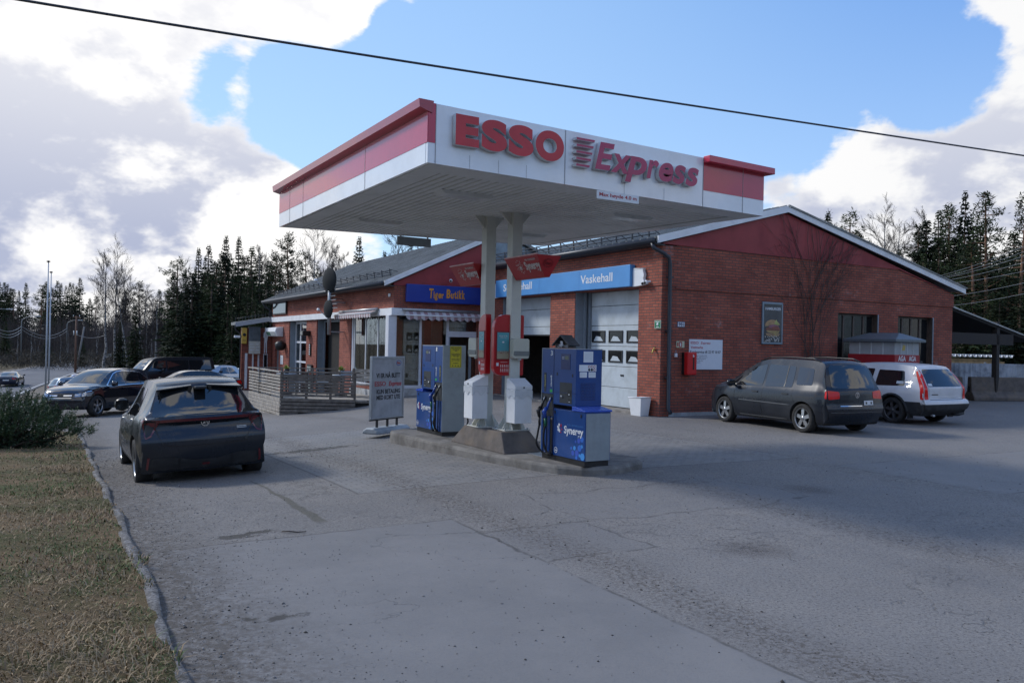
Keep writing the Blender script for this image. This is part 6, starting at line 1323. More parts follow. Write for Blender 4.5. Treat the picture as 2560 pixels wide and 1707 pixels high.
def wheel(par, x, y, r, wd, side, spokes, rimm, style=0, hub=.62):
    """wheel > tyre, rim; side +1 = left"""
    w_ = empty_part('wheel', par, (x, y, r)); s = side
    b = MB(); h = wd/2; rr = r*.70
    prof = [(rr, -h*.9), (r*.80, -h), (r*.94, -h*.98), (r, -h*.72), (r, h*.72), (r*.94, h*.98), (r*.80, h), (rr, h*.9)]
    b.lathe(prof, 30, 'y'); b.build('tyre', M_TYRE, w_, uv=False)
    b = MB(); f = s*h*.80; b.lathe([(rr+.004, s*h*.92), (rr-.012, s*h*.94), (rr-.022, s*h*.6), (rr-.03, -s*h*.3), (.06, -s*h*.3), (0, -s*h*.3)], 30, 'y')
    fr = MB(); n = spokes
    for k in range(n):
        a = 2*math.pi*k/n+.3
        for da in ((0,) if style == 0 else (-.11, .11)):
            c, s_ = math.cos(a+da), math.sin(a+da); pc, ps = -math.sin(a), math.cos(a); wi = .020 if style else (.035 if style == 0 else .02)
            wo = wi*(1.25 if style == 0 else .8); ri, ro = .035, rr-.012
            vs = []
            for (rad, ww) in ((ri, wi), (ro, wo)):
                for sg in (-1, 1):
                    for d in (f-s*.005, f-s*.05): vs.append((c*rad+pc*ww*sg, d-(s*.012 if rad > .1 else 0), s_*rad+ps*ww*sg))
            fr.add(vs, [(0,2,6,4), (1,5,7,3), (0,4,5,1), (2,3,7,6), (0,1,3,2), (4,6,7,5)])
    fr.lathe([(0, f+s*.004), (.045, f+s*.004), (.055, f-s*.02), (0, f-s*.03)], 16, 'y'); fr.lathe([(rr+.002, s*h*.93), (rr-.014, s*h*.93), (rr-.018, s*h*.78)], 30, 'y')
    o = b.build('brake_side', M_CBLK, w_, uv=False); fr.build('rim', rimm, w_, uv=False); return w_
def squash(sp, ro, fo):
    """shorten the overhangs: tail and nose coordinates are compressed toward the axles"""
    sp = dict(sp); r0, f0, L0 = sp['ro'], sp['L']-sp['ro']-sp['wb'], sp['L']; xf = r0+sp['wb']
    def mp(x): return x*ro/r0 if x < r0 else (ro+x-r0 if x < xf else ro+sp['wb']+(x-xf)*fo/f0)
    sp['out'] = [(mp(a), b_, c_) for a, b_, c_ in sp['out']]; sp['belt'] = [(mp(a), b_) for a, b_ in sp['belt']]; sp['ro'] = ro; sp['L'] = ro+sp['wb']+fo; sp['mp'] = mp
    if sp.get('clad'): cl = sp['clad']; sp['clad'] = lambda x: cl(x*r0/ro)
    return sp
class Car:
    def __init__(s, name, label, sp, pt, detail=True, group='cars parked on the station forecourt', cat='car'):
        s.sp = sp; L_, Wd = sp['L'], sp['W']/2; s.L, s.Wd = L_, Wd
        s.root = thing(name, label, cat, group=group); s.paint = pt
        s.x0 = sp['ro']                                  # rear axle distance from tail -> local x = 0 at the rear axle
        OUT = catmull(sp['out'], 5 if detail else 3); n = len(OUT); zc = sp.get('clear', .19)
        belt, plan = sp['belt'], sp.get('plan', [(0, .90), (.25, .955), (.9, 1.0), (L_-1.2, 1.0), (L_-.5, .95), (L_-.15, .86), (L_, .78)])
        PR = [(0, .90), (.12, .965), (.45, 1.0), (.72, .992), (.88, .975), (1, .945)]
        n1, n2, n3 = (9, 6, 5) if detail else (6, 4, 3); rings = []
        for k, (xt, zt, we) in enumerate(OUT):
            xb = min(max(xt, .20), L_-.24)+(k/n-.5)*.05; B_ = (xb, zc)
            def at(t): return xb+(xt-xb)*t, zc+(zt-zc)*t
            tb = 1.0
            lo, hi = 0, 1
            for _ in range(14):
                mid = (lo+hi)/2; xm, zm = at(mid)
                if zm > crv(belt, xm): hi = mid
                else: lo = mid
            tb = lo; over = zt-crv(belt, xt) > .07
            if not over: tb = max(.55, min(tb, 1-.055/max(.06, zt-zc)))
            ring = [(xb, 0, zc), (xb, Wd*crv(plan, xb)*.80, zc)]
            zbelt = at(tb)[1]
            for j in range(n1):
                t = tb*j/(n1-1); xx, zz = at(t); q = (zz-zc)/max(.05, zbelt-zc); y = Wd*crv(plan, xx)*crv(PR, q)
                if not over: y = min(y, we+(y-we)*min(1, (1-t)/max(.02, 1-tb)+.0) if t > tb else y)
                ring.append((xx, y, zz))
            yb = ring[-1][1]
            for j in range(1, n2+1):
                u = j/n2; t = tb+(1-tb)*u; xx, zz = at(t)
                y = we+(yb-we)*((1-u)*(1.0) if over else math.sqrt(max(0, 1-u*u))); y -= (.022*min(1, u*8)*(1-u) if over else 0); ring.append((xx, y, zz))
            k0, k1 = max(0, k-1), min(n-1, k+1); tx, tz = OUT[k1][0]-OUT[k0][0], OUT[k1][1]-OUT[k0][1]; tl = math.hypot(tx, tz) or 1; nx, nz = -tz/tl, tx/tl
            cr = sp.get('crown', .035)*(1.0+1.4*abs(nx))
            for j in range(1, n3+1):
                u = 1-j/n3; ring.append((xt+nx*cr*(1-u*u), we*u, zt+nz*cr*(1-u*u)))
            rings.append(ring)
        m = len(rings[0]); vs = []; idx = []
        for ring in rings:
            row = []
            for (x, y, z) in ring: row.append(len(vs)); vs.append((x-s.x0, y, z))
            mir = []
            for i, (x, y, z) in enumerate(ring):
                if i in (0, m-1): mir.append(row[i])
                else: mir.append(len(vs)); vs.append((x-s.x0, -y, z))
            idx.append(row+mir[-2:0:-1])
        fs = []; q = len(idx[0])
        for a, c in zip(idx[:-1], idx[1:]):
            for i in range(q): j = (i+1) % q; fs.append((a[i], a[j], c[j], c[i]))
        fs += [tuple(idx[0]), tuple(idx[-1][::-1])]
        b = MB(); b.add(vs, fs, True); o = b.build('body', [pt, M_CMAT], s.root, uv=False); s.body = o
        cut = MB(); R_a = sp['r']+sp.get('gap', .055); ax = (0, sp['wb'])
        for x in ax:
            for sg in (1, -1):
                ya, yb_ = sg*(Wd-.30), sg*(Wd+.3); N_ = 28 if detail else 16; vv = [(x+R_a*math.cos(6.2832*k/N_), yy_, sp['r']+R_a*math.sin(6.2832*k/N_)) for yy_ in (ya, yb_) for k in range(N_)]
                cut.add(vv, [tuple(range(N_)), tuple(range(2*N_-1, N_-1, -1))]+[(k, N_+k, N_+(k+1) % N_, (k+1) % N_) for k in range(N_)])
        co = cut.build('cut', M_CMAT, None, uv=False); md = o.modifiers.new('b', 'BOOLEAN'); md.operation = 'DIFFERENCE'; md.object = co; md.solver = 'EXACT'
        dg = bpy.context.evaluated_depsgraph_get(); me = bpy.data.meshes.new_from_object(o.evaluated_get(dg)); o.modifiers.clear(); o.data = me; bpy.data.objects.remove(co); me.name = 'body'
        if len(me.materials) < 2: me.materials.clear(); me.materials.append(pt); me.materials.append(M_CMAT)
        for p in me.polygons:
            c = p.center; p.use_smooth = True; p.material_index = 0
            for x in ax:
                if math.hypot(c.x-x, c.z-sp['r']) < R_a+.002 and abs(c.y) < Wd+.01 and abs(c.y) > Wd-.34 : p.material_index = 1
            if p.normal.z < -.7 and c.z < .4: p.material_index = 1
            if sp.get('clad') and c.z < sp['clad'](c.x+s.x0): p.material_index = 1
        me.set_sharp_from_angle(angle=R(38)); me.update()
        bm = bmesh.new(); bm.from_mesh(me); s.bvh = BVHTree.FromBMesh(bm); bm.free()
        wd = sp.get('tw', .215); ty = Wd-wd/2-.02
        for x in ax:
            for sg in (1, -1): wheel(s.root, x, sg*ty, sp['r'], wd, sg, sp.get('spokes', 5), sp.get('rim', M_RIM), sp.get('style', 0))
        if sp.get('lip'):
            for x in ax:
                for sg in (1, -1):
                    b = MB(); pts = []
                    for k in range(15):
                        a = R(-8+196*k/14); rr = R_a+.03; px, pz = x+rr*math.cos(a), sp['r']+rr*math.sin(a); hit = s.bvh.ray_cast(Vector((px, sg*3, pz)), Vector((0, -sg, 0))); py = hit[0].y if hit[0] else sg*Wd; pts.append((px, py, pz))
                    b.tube(pts, .035, 6); b.build('wheel_arch_trim', M_CMAT, s.root, uv=False)
    PL_ = {'L': (Vector((0, -1, 0)), lambda a, b: Vector((a, 3, b))), 'R': (Vector((0, 1, 0)), lambda a, b: Vector((a, -3, b))), 'B': (Vector((1, 0, 0)), lambda a, b: Vector((-4, a, b))),
           'F': (Vector((-1, 0, 0)), lambda a, b: Vector((9, a, b))), 'T': (Vector((0, 0, -1)), lambda a, b: Vector((a, b, 4)))}
    def patch(s, name, poly, pl, m, off=.004, r=0.0, step=.07, parent=None, thick=0.0):
        """polygon in (x,z), (y,z) or (x,y); x given from the tail"""
        mp = s.sp.get('mp') or (lambda q: q)
        if pl in 'LRT': poly = [(mp(a)-s.x0, b) for a, b in poly]
        if r:
            out = []; n = len(poly)
            for i, p in enumerate(poly):
                a, c = poly[i-1], poly[(i+1) % n]
                for q_, f in ((a, 0), (c, 1)):
                    pass
                va, vc = Vector((a[0]-p[0], a[1]-p[1])), Vector((c[0]-p[0], c[1]-p[1])); la, lc = va.length, vc.length; rr = min(r, la*.45, lc*.45)
                A, Cc = Vector(p)+va/la*rr, Vector(p)+vc/lc*rr
                for t in (0, .33, .67, 1): out.append(tuple(A*(1-t)**2+Vector(p)*2*t*(1-t)+Cc*t*t))
            poly = out
        bm = bmesh.new(); f = bm.faces.new([bm.verts.new((a, b, 0)) for a, b in poly])
        for ax_ in (0, 1):
            lo = min(p[ax_] for p in poly); hi = max(p[ax_] for p in poly); k = math.ceil(lo/step)*step
            while k < hi:
                no = [0, 0, 0]; no[ax_] = 1; pc = [0, 0, 0]; pc[ax_] = k+1e-5; bmesh.ops.bisect_plane(bm, geom=bm.verts[:]+bm.edges[:]+bm.faces[:], plane_co=pc, plane_no=no); k += step
        d, org = s.PL_[pl]
        for v in bm.verts:
            o = org(v.co.x, v.co.y); h, nr, _, _ = s.bvh.ray_cast(o, d)
            if h is None or (pl in 'LR' and h.y*d.y > 0) or (pl == 'B' and abs(v.co.x) > .6*s.Wd and h.x > -s.x0+.62): h, nr, _, _ = s.bvh.find_nearest(Vector((v.co.x, -d.y*s.Wd*.86, v.co.y)) if pl in 'LR' else (Vector((-s.x0+.05 if pl == 'B' else s.L-s.x0-.05, v.co.x, v.co.y)) if pl in 'BF' else o+d*2.5))
            if nr.dot(d) > 0: nr = -nr
            v.co = h+(nr*.5-d*.5).normalized()*off
        bmesh.ops.triangulate(bm, faces=[f for f in bm.faces if len(f.verts) > 4])
        for f in bm.faces:
            f.smooth = True
        bm.normal_update()
        for f in bm.faces:
            if f.normal.dot(d) > 0: f.normal_flip()
        if thick:
            g = bmesh.ops.extrude_face_region(bm, geom=bm.faces[:])
            for v in [e for e in g['geom'] if isinstance(e, bmesh.types.BMVert)]: v.co -= d*thick
        me = bpy.data.meshes.new(name); bm.to_mesh(me); bm.free(); me.materials.append(m); o = bpy.data.objects.new(name, me); COL.objects.link(o); o.parent = parent or s.root; return o
    def line(s, name, pts, w_, pl, m=None, off=.0035, parent=None):
        P = [Vector(p) for p in pts]; Lf, Rt = [], []
        for i, p in enumerate(P):
            t = (P[min(i+1, len(P)-1)]-P[max(i-1, 0)]).normalized(); nn = Vector((-t.y, t.x))*w_/2; Lf.append(tuple(p+nn)); Rt.append(tuple(p-nn))
        return s.patch(name, Lf+Rt[::-1], pl, m or M_CBLK, off, 0, .12, parent)
    def both(s, name, poly, m, **k): return s.patch(name, poly, 'L', m, **k), s.patch(name, poly, 'R', m, **k)
    def mirror(s, x, z, m, size=1.0, sides=(1, -1), dy=0.0):
        for sg in sides:
            b = MB(); cy = s.Wd+.06+dy; X = x-s.x0
            b.lathe([(.0, -.09), (.05, -.085), (.085, -.03), (.088, .03), (.06, .07), (0, .075)], 14, 'x', (0, 0, 0)); o = b.build('door_mirror', m, s.root, uv=False)
            o.scale = (.85*size, 1.05*size, 1.0*size); o.location = (X, sg*(cy+.05), z)
            g = MB(); g.prism([(-.10, -.06), (.10, -.06), (.10, .055), (-.10, .06)], -.005, .0); 
            g2 = MB(); g2.add([(-.096,-.075,-.062),(-.096,.075,-.062),(-.096,.075,.058),(-.096,-.075,.058)], [(0,1,2,3)]); gg = g2.build('mirror_glass', M_CGLASS, o, uv=False)
            h = MB(); h.beam((X+.02, sg*(s.Wd-.06), z-.05), (X+.01, sg*(cy+.0), z-.04), .05, .03); h.build('mirror_foot', m, s.root, uv=False)
    def put(s, rx, ry, hd, sc_=.97, dz=0.0):
        """rear axle centre at (rx, ry), heading angle hd (radians from +x)"""
        wb = s.sp['wb']*sc_; fx, fy = rx+math.cos(hd)*wb, ry+math.sin(hd)*wb; z0, z1 = G(rx, ry), G(fx, fy)
        hw = .75*sc_; zl = (G(rx-math.sin(hd)*hw, ry+math.cos(hd)*hw)+G(fx-math.sin(hd)*hw, fy+math.cos(hd)*hw))/2; zr = (G(rx+math.sin(hd)*hw, ry-math.cos(hd)*hw)+G(fx+math.sin(hd)*hw, fy-math.cos(hd)*hw))/2
        s.root.location = (rx, ry, z0+dz); s.root.rotation_euler = (math.atan2(zl-zr, 2*hw), -math.atan2(z1-z0, wb), hd); s.root.scale = (sc_,)*3; return s
def hdg(x, y): return math.atan2(y, x)
def ring_badge(c, y, z, r, pl='B', bars='', x_off=.006):
    """small round emblem standing on the bodywork"""
    b = MB(); d, org = c.PL_[pl]; h, nr, _, _ = c.bvh.ray_cast(org(y, z), d); X = h.x; sg = -1 if pl == 'B' else 1
    o_ = disc_prism(0, 0, r, r, 0, 0, n=22); i_ = disc_prism(0, 0, r*.80, r*.80, 0, 0, n=22)
    b.add([(X+sg*.010, y+a, z+q) for a, q in o_]+[(X+sg*.010, y+a, z+q) for a, q in i_]+[(X, y+a, z+q) for a, q in o_], [(i, (i+1) % 22, 22+(i+1) % 22, 22+i) for i in range(22)]+[(i, (i+1) % 22, 44+(i+1) % 22, 44+i) for i in range(22)])
    def bar(p, q): b.beam((X+sg*.009, y+p[0]*r, z+p[1]*r), (X+sg*.009, y+q[0]*r, z+q[1]*r), .006, .006+r*.10)
    for p, q in bars: bar(p, q)
    return b.build('emblem', M_CHROME, c.root, uv=False)

# --- grey electric hatchback, seen from behind
HATCH = dict(L=4.287, W=1.836, H=1.504, wb=2.705, ro=.74, r=.335, tw=.235, belt=[(0, .97), (.5, .985), (1.6, .93), (3.3, .90), (4.2, .80)], clear=.20, style=1,
    out=[(.16, .24, .66), (.07, .36, .76), (.015, .52, .835), (.0, .66, .85), (.05, .80, .85), (.055, .90, .83), (-.015, .965, .80), (.06, .995, .74), (.22, 1.12, .69), (.45, 1.33, .60), (.56, 1.43, .57), (.85, 1.485, .575), (1.5, 1.504, .59), (2.1, 1.485, .58), (2.55, 1.41, .57), (3.1, 1.16, .62), (3.42, 1.0, .66), (3.9, .89, .66), (4.18, .74, .62), (4.28, .55, .62), (4.22, .28, .6)])
mg = Car('parked_car', 'dark grey dusty hatchback with split rear spoiler, seen from behind by the verge', HATCH, paint('graphite_paint', (.026, .031, .040), (.040, .044, .050), .6, .45, .25))
c = mg
c.patch('rear_window', [(-.70, 1.0), (.70, 1.0), (.62, 1.24), (.50, 1.385), (-.50, 1.385), (-.62, 1.24)], 'B', M_CGLASS, r=.05)
for sg in (-1, 1):
    c.patch('tail_lamp', [(sg*.83, .975), (sg*.60, .955), (sg*.62, .90), (sg*.72, .73), (sg*.80, .70), (sg*.82, .86)], 'B', M_TAILD, r=.02, off=.006)
    c.patch('lamp_grille', [(sg*.81, .91), (sg*.65, .90), (sg*.73, .75), (sg*.79, .72)], 'B', M_CBLK, off=.009)
    c.patch('reflector', [(sg*.775, .44), (sg*.745, .44), (sg*.765, .25), (sg*.795, .28)], 'B', M_TAILD, off=.008)
    # split spoiler wing
    b = MB(); y0_, y1_ = sg*.07, sg*.60; X = -c.x0
    b.add([(X+.62, y0_, 1.475), (X+.62, y1_*.93, 1.44), (X+.33, y1_, 1.375), (X+.36, y0_*1.6, 1.42), (X+.62, y0_, 1.44), (X+.62, y1_*.93, 1.41), (X+.35, y1_, 1.35), (X+.38, y0_*1.6, 1.395)], [(0,1,2,3),(7,6,5,4),(0,4,5,1),(1,5,6,2),(2,6,7,3),(3,7,4,0)])
    b.build('spoiler_wing', c.paint, c.root, bevel=.012, uv=False)
    b = MB(); b.add([(X+.30, y0_*1.5, 1.40), (X+.34, y0_*2.3, 1.40), (X+.40, sg*.20, 1.19), (X+.33, sg*.52, 1.24), (X+.27, y1_, 1.345), (X+.29, y1_, 1.36), (X+.37, sg*.53, 1.22), (X+.43, sg*.17, 1.17)], [(0,1,2,7),(2,3,6,7),(3,4,5,6)]); b.build('spoiler_blade', M_CBLK, c.root, uv=False, fixn=False)
b = MB(); b.box(-c.x0+.22, -c.x0+.50, -.085, .085, 1.36, 1.405); b.build('spoiler_centre', M_CBLK, c.root, bevel=.02)
c.patch('light_bar', [(-.66, .925), (.66, .925), (.66, .962), (-.66, .962)], 'B', M_TAILD, off=.006); c.line('tailgate_seam', [(-.665, .96), (-.655, .80), (-.56, .60), (-.30, .575), (.30, .575), (.56, .60), (.655, .80), (.665, .96)], .009, 'B', off=.005)
c.patch('bumper_insert', [(-.76, .24), (.76, .24), (.72, .42), (.45, .43), (.18, .37), (-.18, .37), (-.45, .43), (-.72, .42)], 'B', M_CMAT, off=.006, r=.03)
c.patch('fog_lamp', [(-.05, .285), (.05, .285), (.05, .315), (-.05, .315)], 'B', M_TAILD, off=.010); c.line('bumper_rib', [(-.36, .27), (-.36, .40)], .02, 'B', off=.009); c.line('bumper_rib', [(.36, .27), (.36, .40)], .02, 'B', off=.009)
ring_badge(c, 0, .895, .06, bars=(((-.45, -.4), (-.45, .4)), ((-.45, .4), (-.15, 0)), ((-.15, 0), (.1, .4)), ((.1, .4), (.1, -.4)), ((.5, .35), (.25, .1)), ((.25, .1), (.35, -.35)), ((.35, -.35), (.55, -.1))))
c.line('model_lettering', [(-.44, .80), (-.58, .80)], .010, 'B', M_GREYL, off=.006); c.line('model_lettering', [(-.44, .778), (-.58, .778)], .008, 'B', M_GREYL, off=.006)
b = MB(); X = -c.x0; b.beam((X+.20, -.02, 1.06), (X+.16, .34, 1.045), .02, .03); b.lathe([(0, 0), (.03, .0), (.03, .05), (0, .05)], 10, 'x', (X+.13, -.02, 1.07)); b.build('rear_wiper', M_CBLK, c.root, uv=False)
gl = [[(.78, 1.0), (1.62, .975), (1.60, 1.40), (1.10, 1.385)], [(1.68, .973), (2.62, .955), (2.35, 1.345), (1.66, 1.402)], [(2.68, .955), (3.15, .94), (2.80, 1.14), (2.50, 1.28)]]
for g in gl: c.both('side_window', g, M_CGLASS, r=.03)
c.patch('windscreen', [(2.55, -.50), (2.55, .50), (3.35, .62), (3.35, -.62)], 'T', M_CGLASS, r=.05)
for a in ([(1.64, .95), (1.66, .55), (1.62, .30)], [(.98, .60), (.86, .80), (.72, .98)], [(2.72, .94), (2.78, .60), (2.74, .30)]):
    c.line('door_seam', a, .008, 'L'); c.line('door_seam', a, .008, 'R')
for x in (1.10, 1.98): c.line('door_handle', [(x, .83), (x+.20, .835)], .028, 'L', M_CHROME, .02); c.line('door_handle', [(x, .83), (x+.20, .835)], .028, 'R', M_CHROME, .02)
c.mirror(2.70, 1.10, M_CBLK, 1.25, dy=-.13)
c.put(-4.51, 12.03, AZ+math.pi/2, .955, -.035)

# --- dark people carrier by the gable wall
MPV = dict(L=4.397, W=1.794, wb=2.678, ro=.86, r=.325, belt=[(0, .96), (2.0, .96), (3.4, .93), (4.3, .85)], clear=.20, crown=.03,
    out=[(.14, .26, .68), (.03, .40, .78), (.0, .56, .84), (.035, .66, .85), (.05, .80, .84), (.07, .94, .82), (.13, 1.05, .78), (.26, 1.36, .69), (.36, 1.53, .62), (.55, 1.60, .61), (1.0, 1.63, .62), (1.8, 1.635, .63), (2.3, 1.60, .62), (2.75, 1.46, .61), (3.3, 1.15, .68), (3.5, 1.06, .70), (4.0, .94, .68), (4.27, .76, .66), (4.38, .56, .68), (4.32, .28, .62)])
MPV = squash(MPV, .73, .76); MPV['plan'] = [(0, .84), (.12, .91), (.4, .97), (.8, 1.0), (3.2, 1.0), (3.8, .94), (4.05, .84), (4.2, .74)]
to = c = Car('parked_car', 'dark blue grey people carrier with roof rails parked nose to the gable wall', MPV, paint('dusty_slate_paint', (.007, .010, .017), (.018, .021, .027), .8, .0, .26, 1.0))
c.patch('rear_window', [(-.66, 1.02), (.66, 1.02), (.60, 1.46), (.52, 1.53), (-.52, 1.53), (-.60, 1.46)], 'B', M_CGLASS, r=.06)
for sg in (-1, 1):
    c.patch('tail_lamp', [(sg*.80, .98), (sg*.50, .95), (sg*.50, .80), (sg*.80, .78)], 'B', M_TAIL, r=.03, off=.006)
    c.patch('tail_lamp_side', [(.03, .78), (.15, .80), (.17, .96), (.08, .97)], 'L' if sg > 0 else 'R', M_TAIL, r=.02, off=.006)
    sd_ = 'L' if sg > 0 else 'R'
    for g in ([(.62, 1.07), (1.12, 1.06), (1.14, 1.47), (.66, 1.44)], [(1.22, 1.0), (2.12, .985), (2.10, 1.505), (1.24, 1.48)], [(2.20, .985), (3.15, .965), (2.62, 1.42), (2.18, 1.505)]): c.patch('side_window', g, sd_, M_CGLASS, r=.04)
    c.patch('quarter_window', [(3.20, .965), (3.42, .955), (3.02, 1.20)], sd_, M_CGLASS, r=.02)
    c.line('window_pillar', [(1.47, 1.0), (1.46, 1.49)], .03, sd_, off=.008)
    c.line('side_moulding', [(1.05, .60), (2.95, .62)], .022, sd_, mat('dull_moulding', (.10, .105, .11), .4), .012); c.line('sill_strip', [(.95, .27), (2.95, .27)], .02, sd_, mat('dusty_sill', (.16, .16, .16), .6), .008)
    for a in ([(2.15, .97), (2.18, .6), (2.16, .26)], [(3.12, .95), (3.16, .6), (3.05, .26)], [(1.17, .98), (1.20, .80), (1.05, .62)]): c.line('door_seam', a, .009, sd_)
    for x in (1.30, 2.30): c.line('door_handle', [(x, .845), (x+.20, .845)], .035, sd_, M_CBLK, .02)
    b = MB(); y_ = sg*.60; pts_ = [(.45-c.x0, y_, 1.60), (.65-c.x0, y_, 1.665), (1.4-c.x0, y_, 1.685), (2.0-c.x0, y_, 1.67), (2.35-c.x0, y_, 1.58)]; b.tube(pts_, .018, 6); b.build('roof_rail', M_CBLK, c.root, uv=False)
c.patch('number_plate', [(-.19, .655), (-.49, .655), (-.49, .755), (-.19, .755)], 'B', M_PLATE, off=.010); c.line('tailgate_strip', [(-.12, .64), (.50, .64)], .016, 'B', M_CHROME, .01)
c.line('tailgate_seam', [(-.52, .95), (-.55, .62), (.55, .62), (.52, .95)], .008, 'B', off=.005); c.line('bumper_crease', [(-.76, .50), (.76, .50)], .010, 'B', mat('dull_moulding', (0,0,0)), .004)
c.line('plate_print', [(-.24, .70), (-.29, .70)], .05, 'B', M_CBLK, .012); c.line('plate_print', [(-.40, .70), (-.45, .70)], .05, 'B', M_CBLK, .012)
ring_badge(c, 0, .88, .065, bars=(((-.45, .7), (-.12, -.7)), ((-.12, -.7), (.0, -.1)), ((.45, .7), (.12, -.7)), ((.12, -.7), (0, -.1)), ((-.22, .75), (0, .15)), ((.22, .75), (0, .15))))
c.patch('windscreen', [(2.65, -.54), (2.65, .54), (3.45, .64), (3.45, -.64)], 'T', M_CGLASS, r=.05); c.mirror(3.02, 1.02, c.paint, 1.05)
p = W(.45, -4.22); a_ = AZ+math.pi/2-R(4.2); q = p+Vector((math.sin(a_), -math.cos(a_), 0))*.86; c.put(q.x, q.y, a_, .962)

# --- white estate with black cladding
EST = dict(L=4.733, W=1.86, wb=2.763, ro=1.09, r=.345, belt=[(0, .97), (2, .95), (3.5, .93), (4.6, .84)], clear=.24, lip=True, spokes=6, rim=M_RIMD, crown=.03, clad=lambda x: .56 if x < .9 else .50,
    out=[(.14, .33, .72), (.02, .42, .84), (-.01, .55, .87), (.03, .64, .86), (.09, .70, .82), (.09, .92, .81), (.12, 1.0, .79), (.34, 1.30, .69), (.50, 1.46, .62), (.68, 1.52, .60), (1.4, 1.56, .61), (2.3, 1.545, .61), (2.75, 1.46, .60), (3.4, 1.08, .69), (3.6, 1.0, .72), (4.3, .90, .72), (4.6, .78, .68), (4.72, .60, .72), (4.66, .34, .66)])
EST = squash(EST, .95, .82); EST['plan'] = [(0, .87), (.12, .92), (.45, .97), (.9, 1.0), (3.4, 1.0), (4.1, .93), (4.4, .84), (4.6, .76)]
xc = c = Car('parked_car', 'white estate car with black lower cladding and tall red tail lamps', EST, paint('winter_white_paint', (.60, .61, .63), (.40, .39, .38), .5, 0, .3, 1.2))
c.patch('rear_window', [(-.66, 1.0), (.66, 1.0), (.58, 1.36), (.52, 1.44), (-.52, 1.44), (-.58, 1.36)], 'B', M_CGLASS, r=.05)
for sg in (-1, 1):
    sd_ = 'L' if sg > 0 else 'R'
    c.patch('tail_lamp', [(sg*.80, .67), (sg*.67, .68), (sg*.70, .92), (sg*.68, 1.06), (sg*.60, 1.42), (sg*.66, 1.42), (sg*.76, 1.06), (sg*.80, .95)], 'B', M_TAIL, r=.02, off=.008)
    c.patch('tail_lamp_side', [(.06, .67), (.17, .67), (.20, .92), (.50, 1.38), (.44, 1.40), (.12, 1.0)], sd_, M_TAIL, r=.02, off=.006)
    for g in ([(.72, 1.0), (1.68, .975), (1.66, 1.40), (.86, 1.385)], [(1.82, .97), (2.58, .96), (2.52, 1.435), (1.80, 1.42)], [(2.66, .96), (3.40, .95), (2.92, 1.34), (2.62, 1.425)]): c.patch('side_window', g, sd_, M_CGLASS, r=.04)
    for a in ([(2.62, .95), (2.66, .6), (2.62, .3)], [(1.75, .97), (1.78, .85), (1.50, .66)], [(3.40, .93), (3.42, .6), (3.35, .3)]): c.line('door_seam', a, .008, sd_)
    for x in (1.86, 2.76): c.line('door_handle', [(x, .83), (x+.20, .83)], .035, sd_, M_CBLK, .02)
    b = MB(); b.box(-.48, -.44, sg*.80-.11, sg*.80+.08, .16, .42); b.build('mud_flap', M_CMAT, c.root, uv=False)
c.line('tailgate_seam', [(-.66, 1.0), (-.64, .67), (.64, .67), (.66, 1.0)], .010, 'B', off=.005); c.line('lettering_strip', [(.56, .80), (.34, .80)], .022, 'B', M_CBLK, .006); c.line('handle_strip', [(.28, .80), (-.30, .805)], .012, 'B', M_GREYL, .006)
c.line('bumper_groove', [(-.82, .50), (.82, .50)], .014, 'B', M_CBLK, .006)
for (y, z) in ((.50, .90), (.44, .86)): c.patch('paw_sticker', [(y-.02, z-.02), (y+.02, z-.02), (y+.02, z+.02), (y-.02, z+.02)], 'B', M_GREYL, off=.006)
c.patch('window_sticker', [(.64, 1.02), (.50, 1.02), (.50, 1.08), (.62, 1.08)], 'B', M_GREYL, off=.008); c.patch('side_sticker', [(.78, 1.05), (1.02, 1.05), (1.02, 1.12), (.80, 1.12)], 'L', M_GREYL, off=.008)
c.patch('windscreen', [(2.75, -.50), (2.75, .50), (3.5, .62), (3.5, -.62)], 'T', M_CGLASS, r=.05); c.mirror(3.15, 1.03, c.paint)
b = MB(); b.tube([(-c.x0+.10, -.35, .26), (-c.x0-.0, -.45, .27), (-c.x0-.02, -.62, .30)], .035, 8); b.build('tow_bar', M_CMAT, c.root, uv=False); b = MB(); b.cyl((-c.x0+.06, .55, .27), (-c.x0-.04, .55, .26), .03, 10); b.build('tail_pipe', M_GALV, c.root, uv=False)
b = MB(); b.lathe([(0, 0), (.04, .01), (.03, .05), (0, .06)], 8, 'z', (-.1, -.1, 1.58)); b.build('roof_aerial', M_CBLK, c.root, uv=False)
p = W(4.5, -3.45); a_ = AZ+math.pi/2-R(2); q = p+Vector((math.sin(a_), -math.cos(a_), 0))*.87; c.put(q.x, q.y, a_, .94)

# --- black SUV facing left
SUV = dict(L=4.66, W=1.89, wb=2.873, ro=.96, r=.365, tw=.24, belt=[(0, 1.05), (.6, 1.04), (2, 1.03), (3.5, 1.02), (4.5, .90)], clear=.25, style=1, crown=.03,
    out=[(.12, .34, .70), (.0, .48, .82), (.0, .70, .85), (.05, .90, .83), (.09, 1.04, .79), (.30, 1.28, .70), (.48, 1.48, .61), (.70, 1.59, .59), (1.2, 1.64, .61), (1.9, 1.645, .62), (2.45, 1.59, .60), (2.8, 1.48, .61), (3.35, 1.18, .68), (3.55, 1.09, .74), (4.0, 1.03, .75), (4.38, .94, .72), (4.56, .82, .72), (4.65, .62, .76), (4.64, .42, .76), (4.58, .30, .70)])
SUV = squash(SUV, .84, .68); SUV['plan'] = [(0, .86), (.15, .92), (.5, .98), (.9, 1.0), (3.3, 1.0), (3.9, .95), (4.2, .86), (4.4, .74)]
gl_ = c = Car('parked_car', 'glossy black SUV with chrome window line, nose behind the shrub', SUV, paint('deep_blue_black_paint', (.007, .010, .020), (.03, .03, .032), .3, .3, .12))
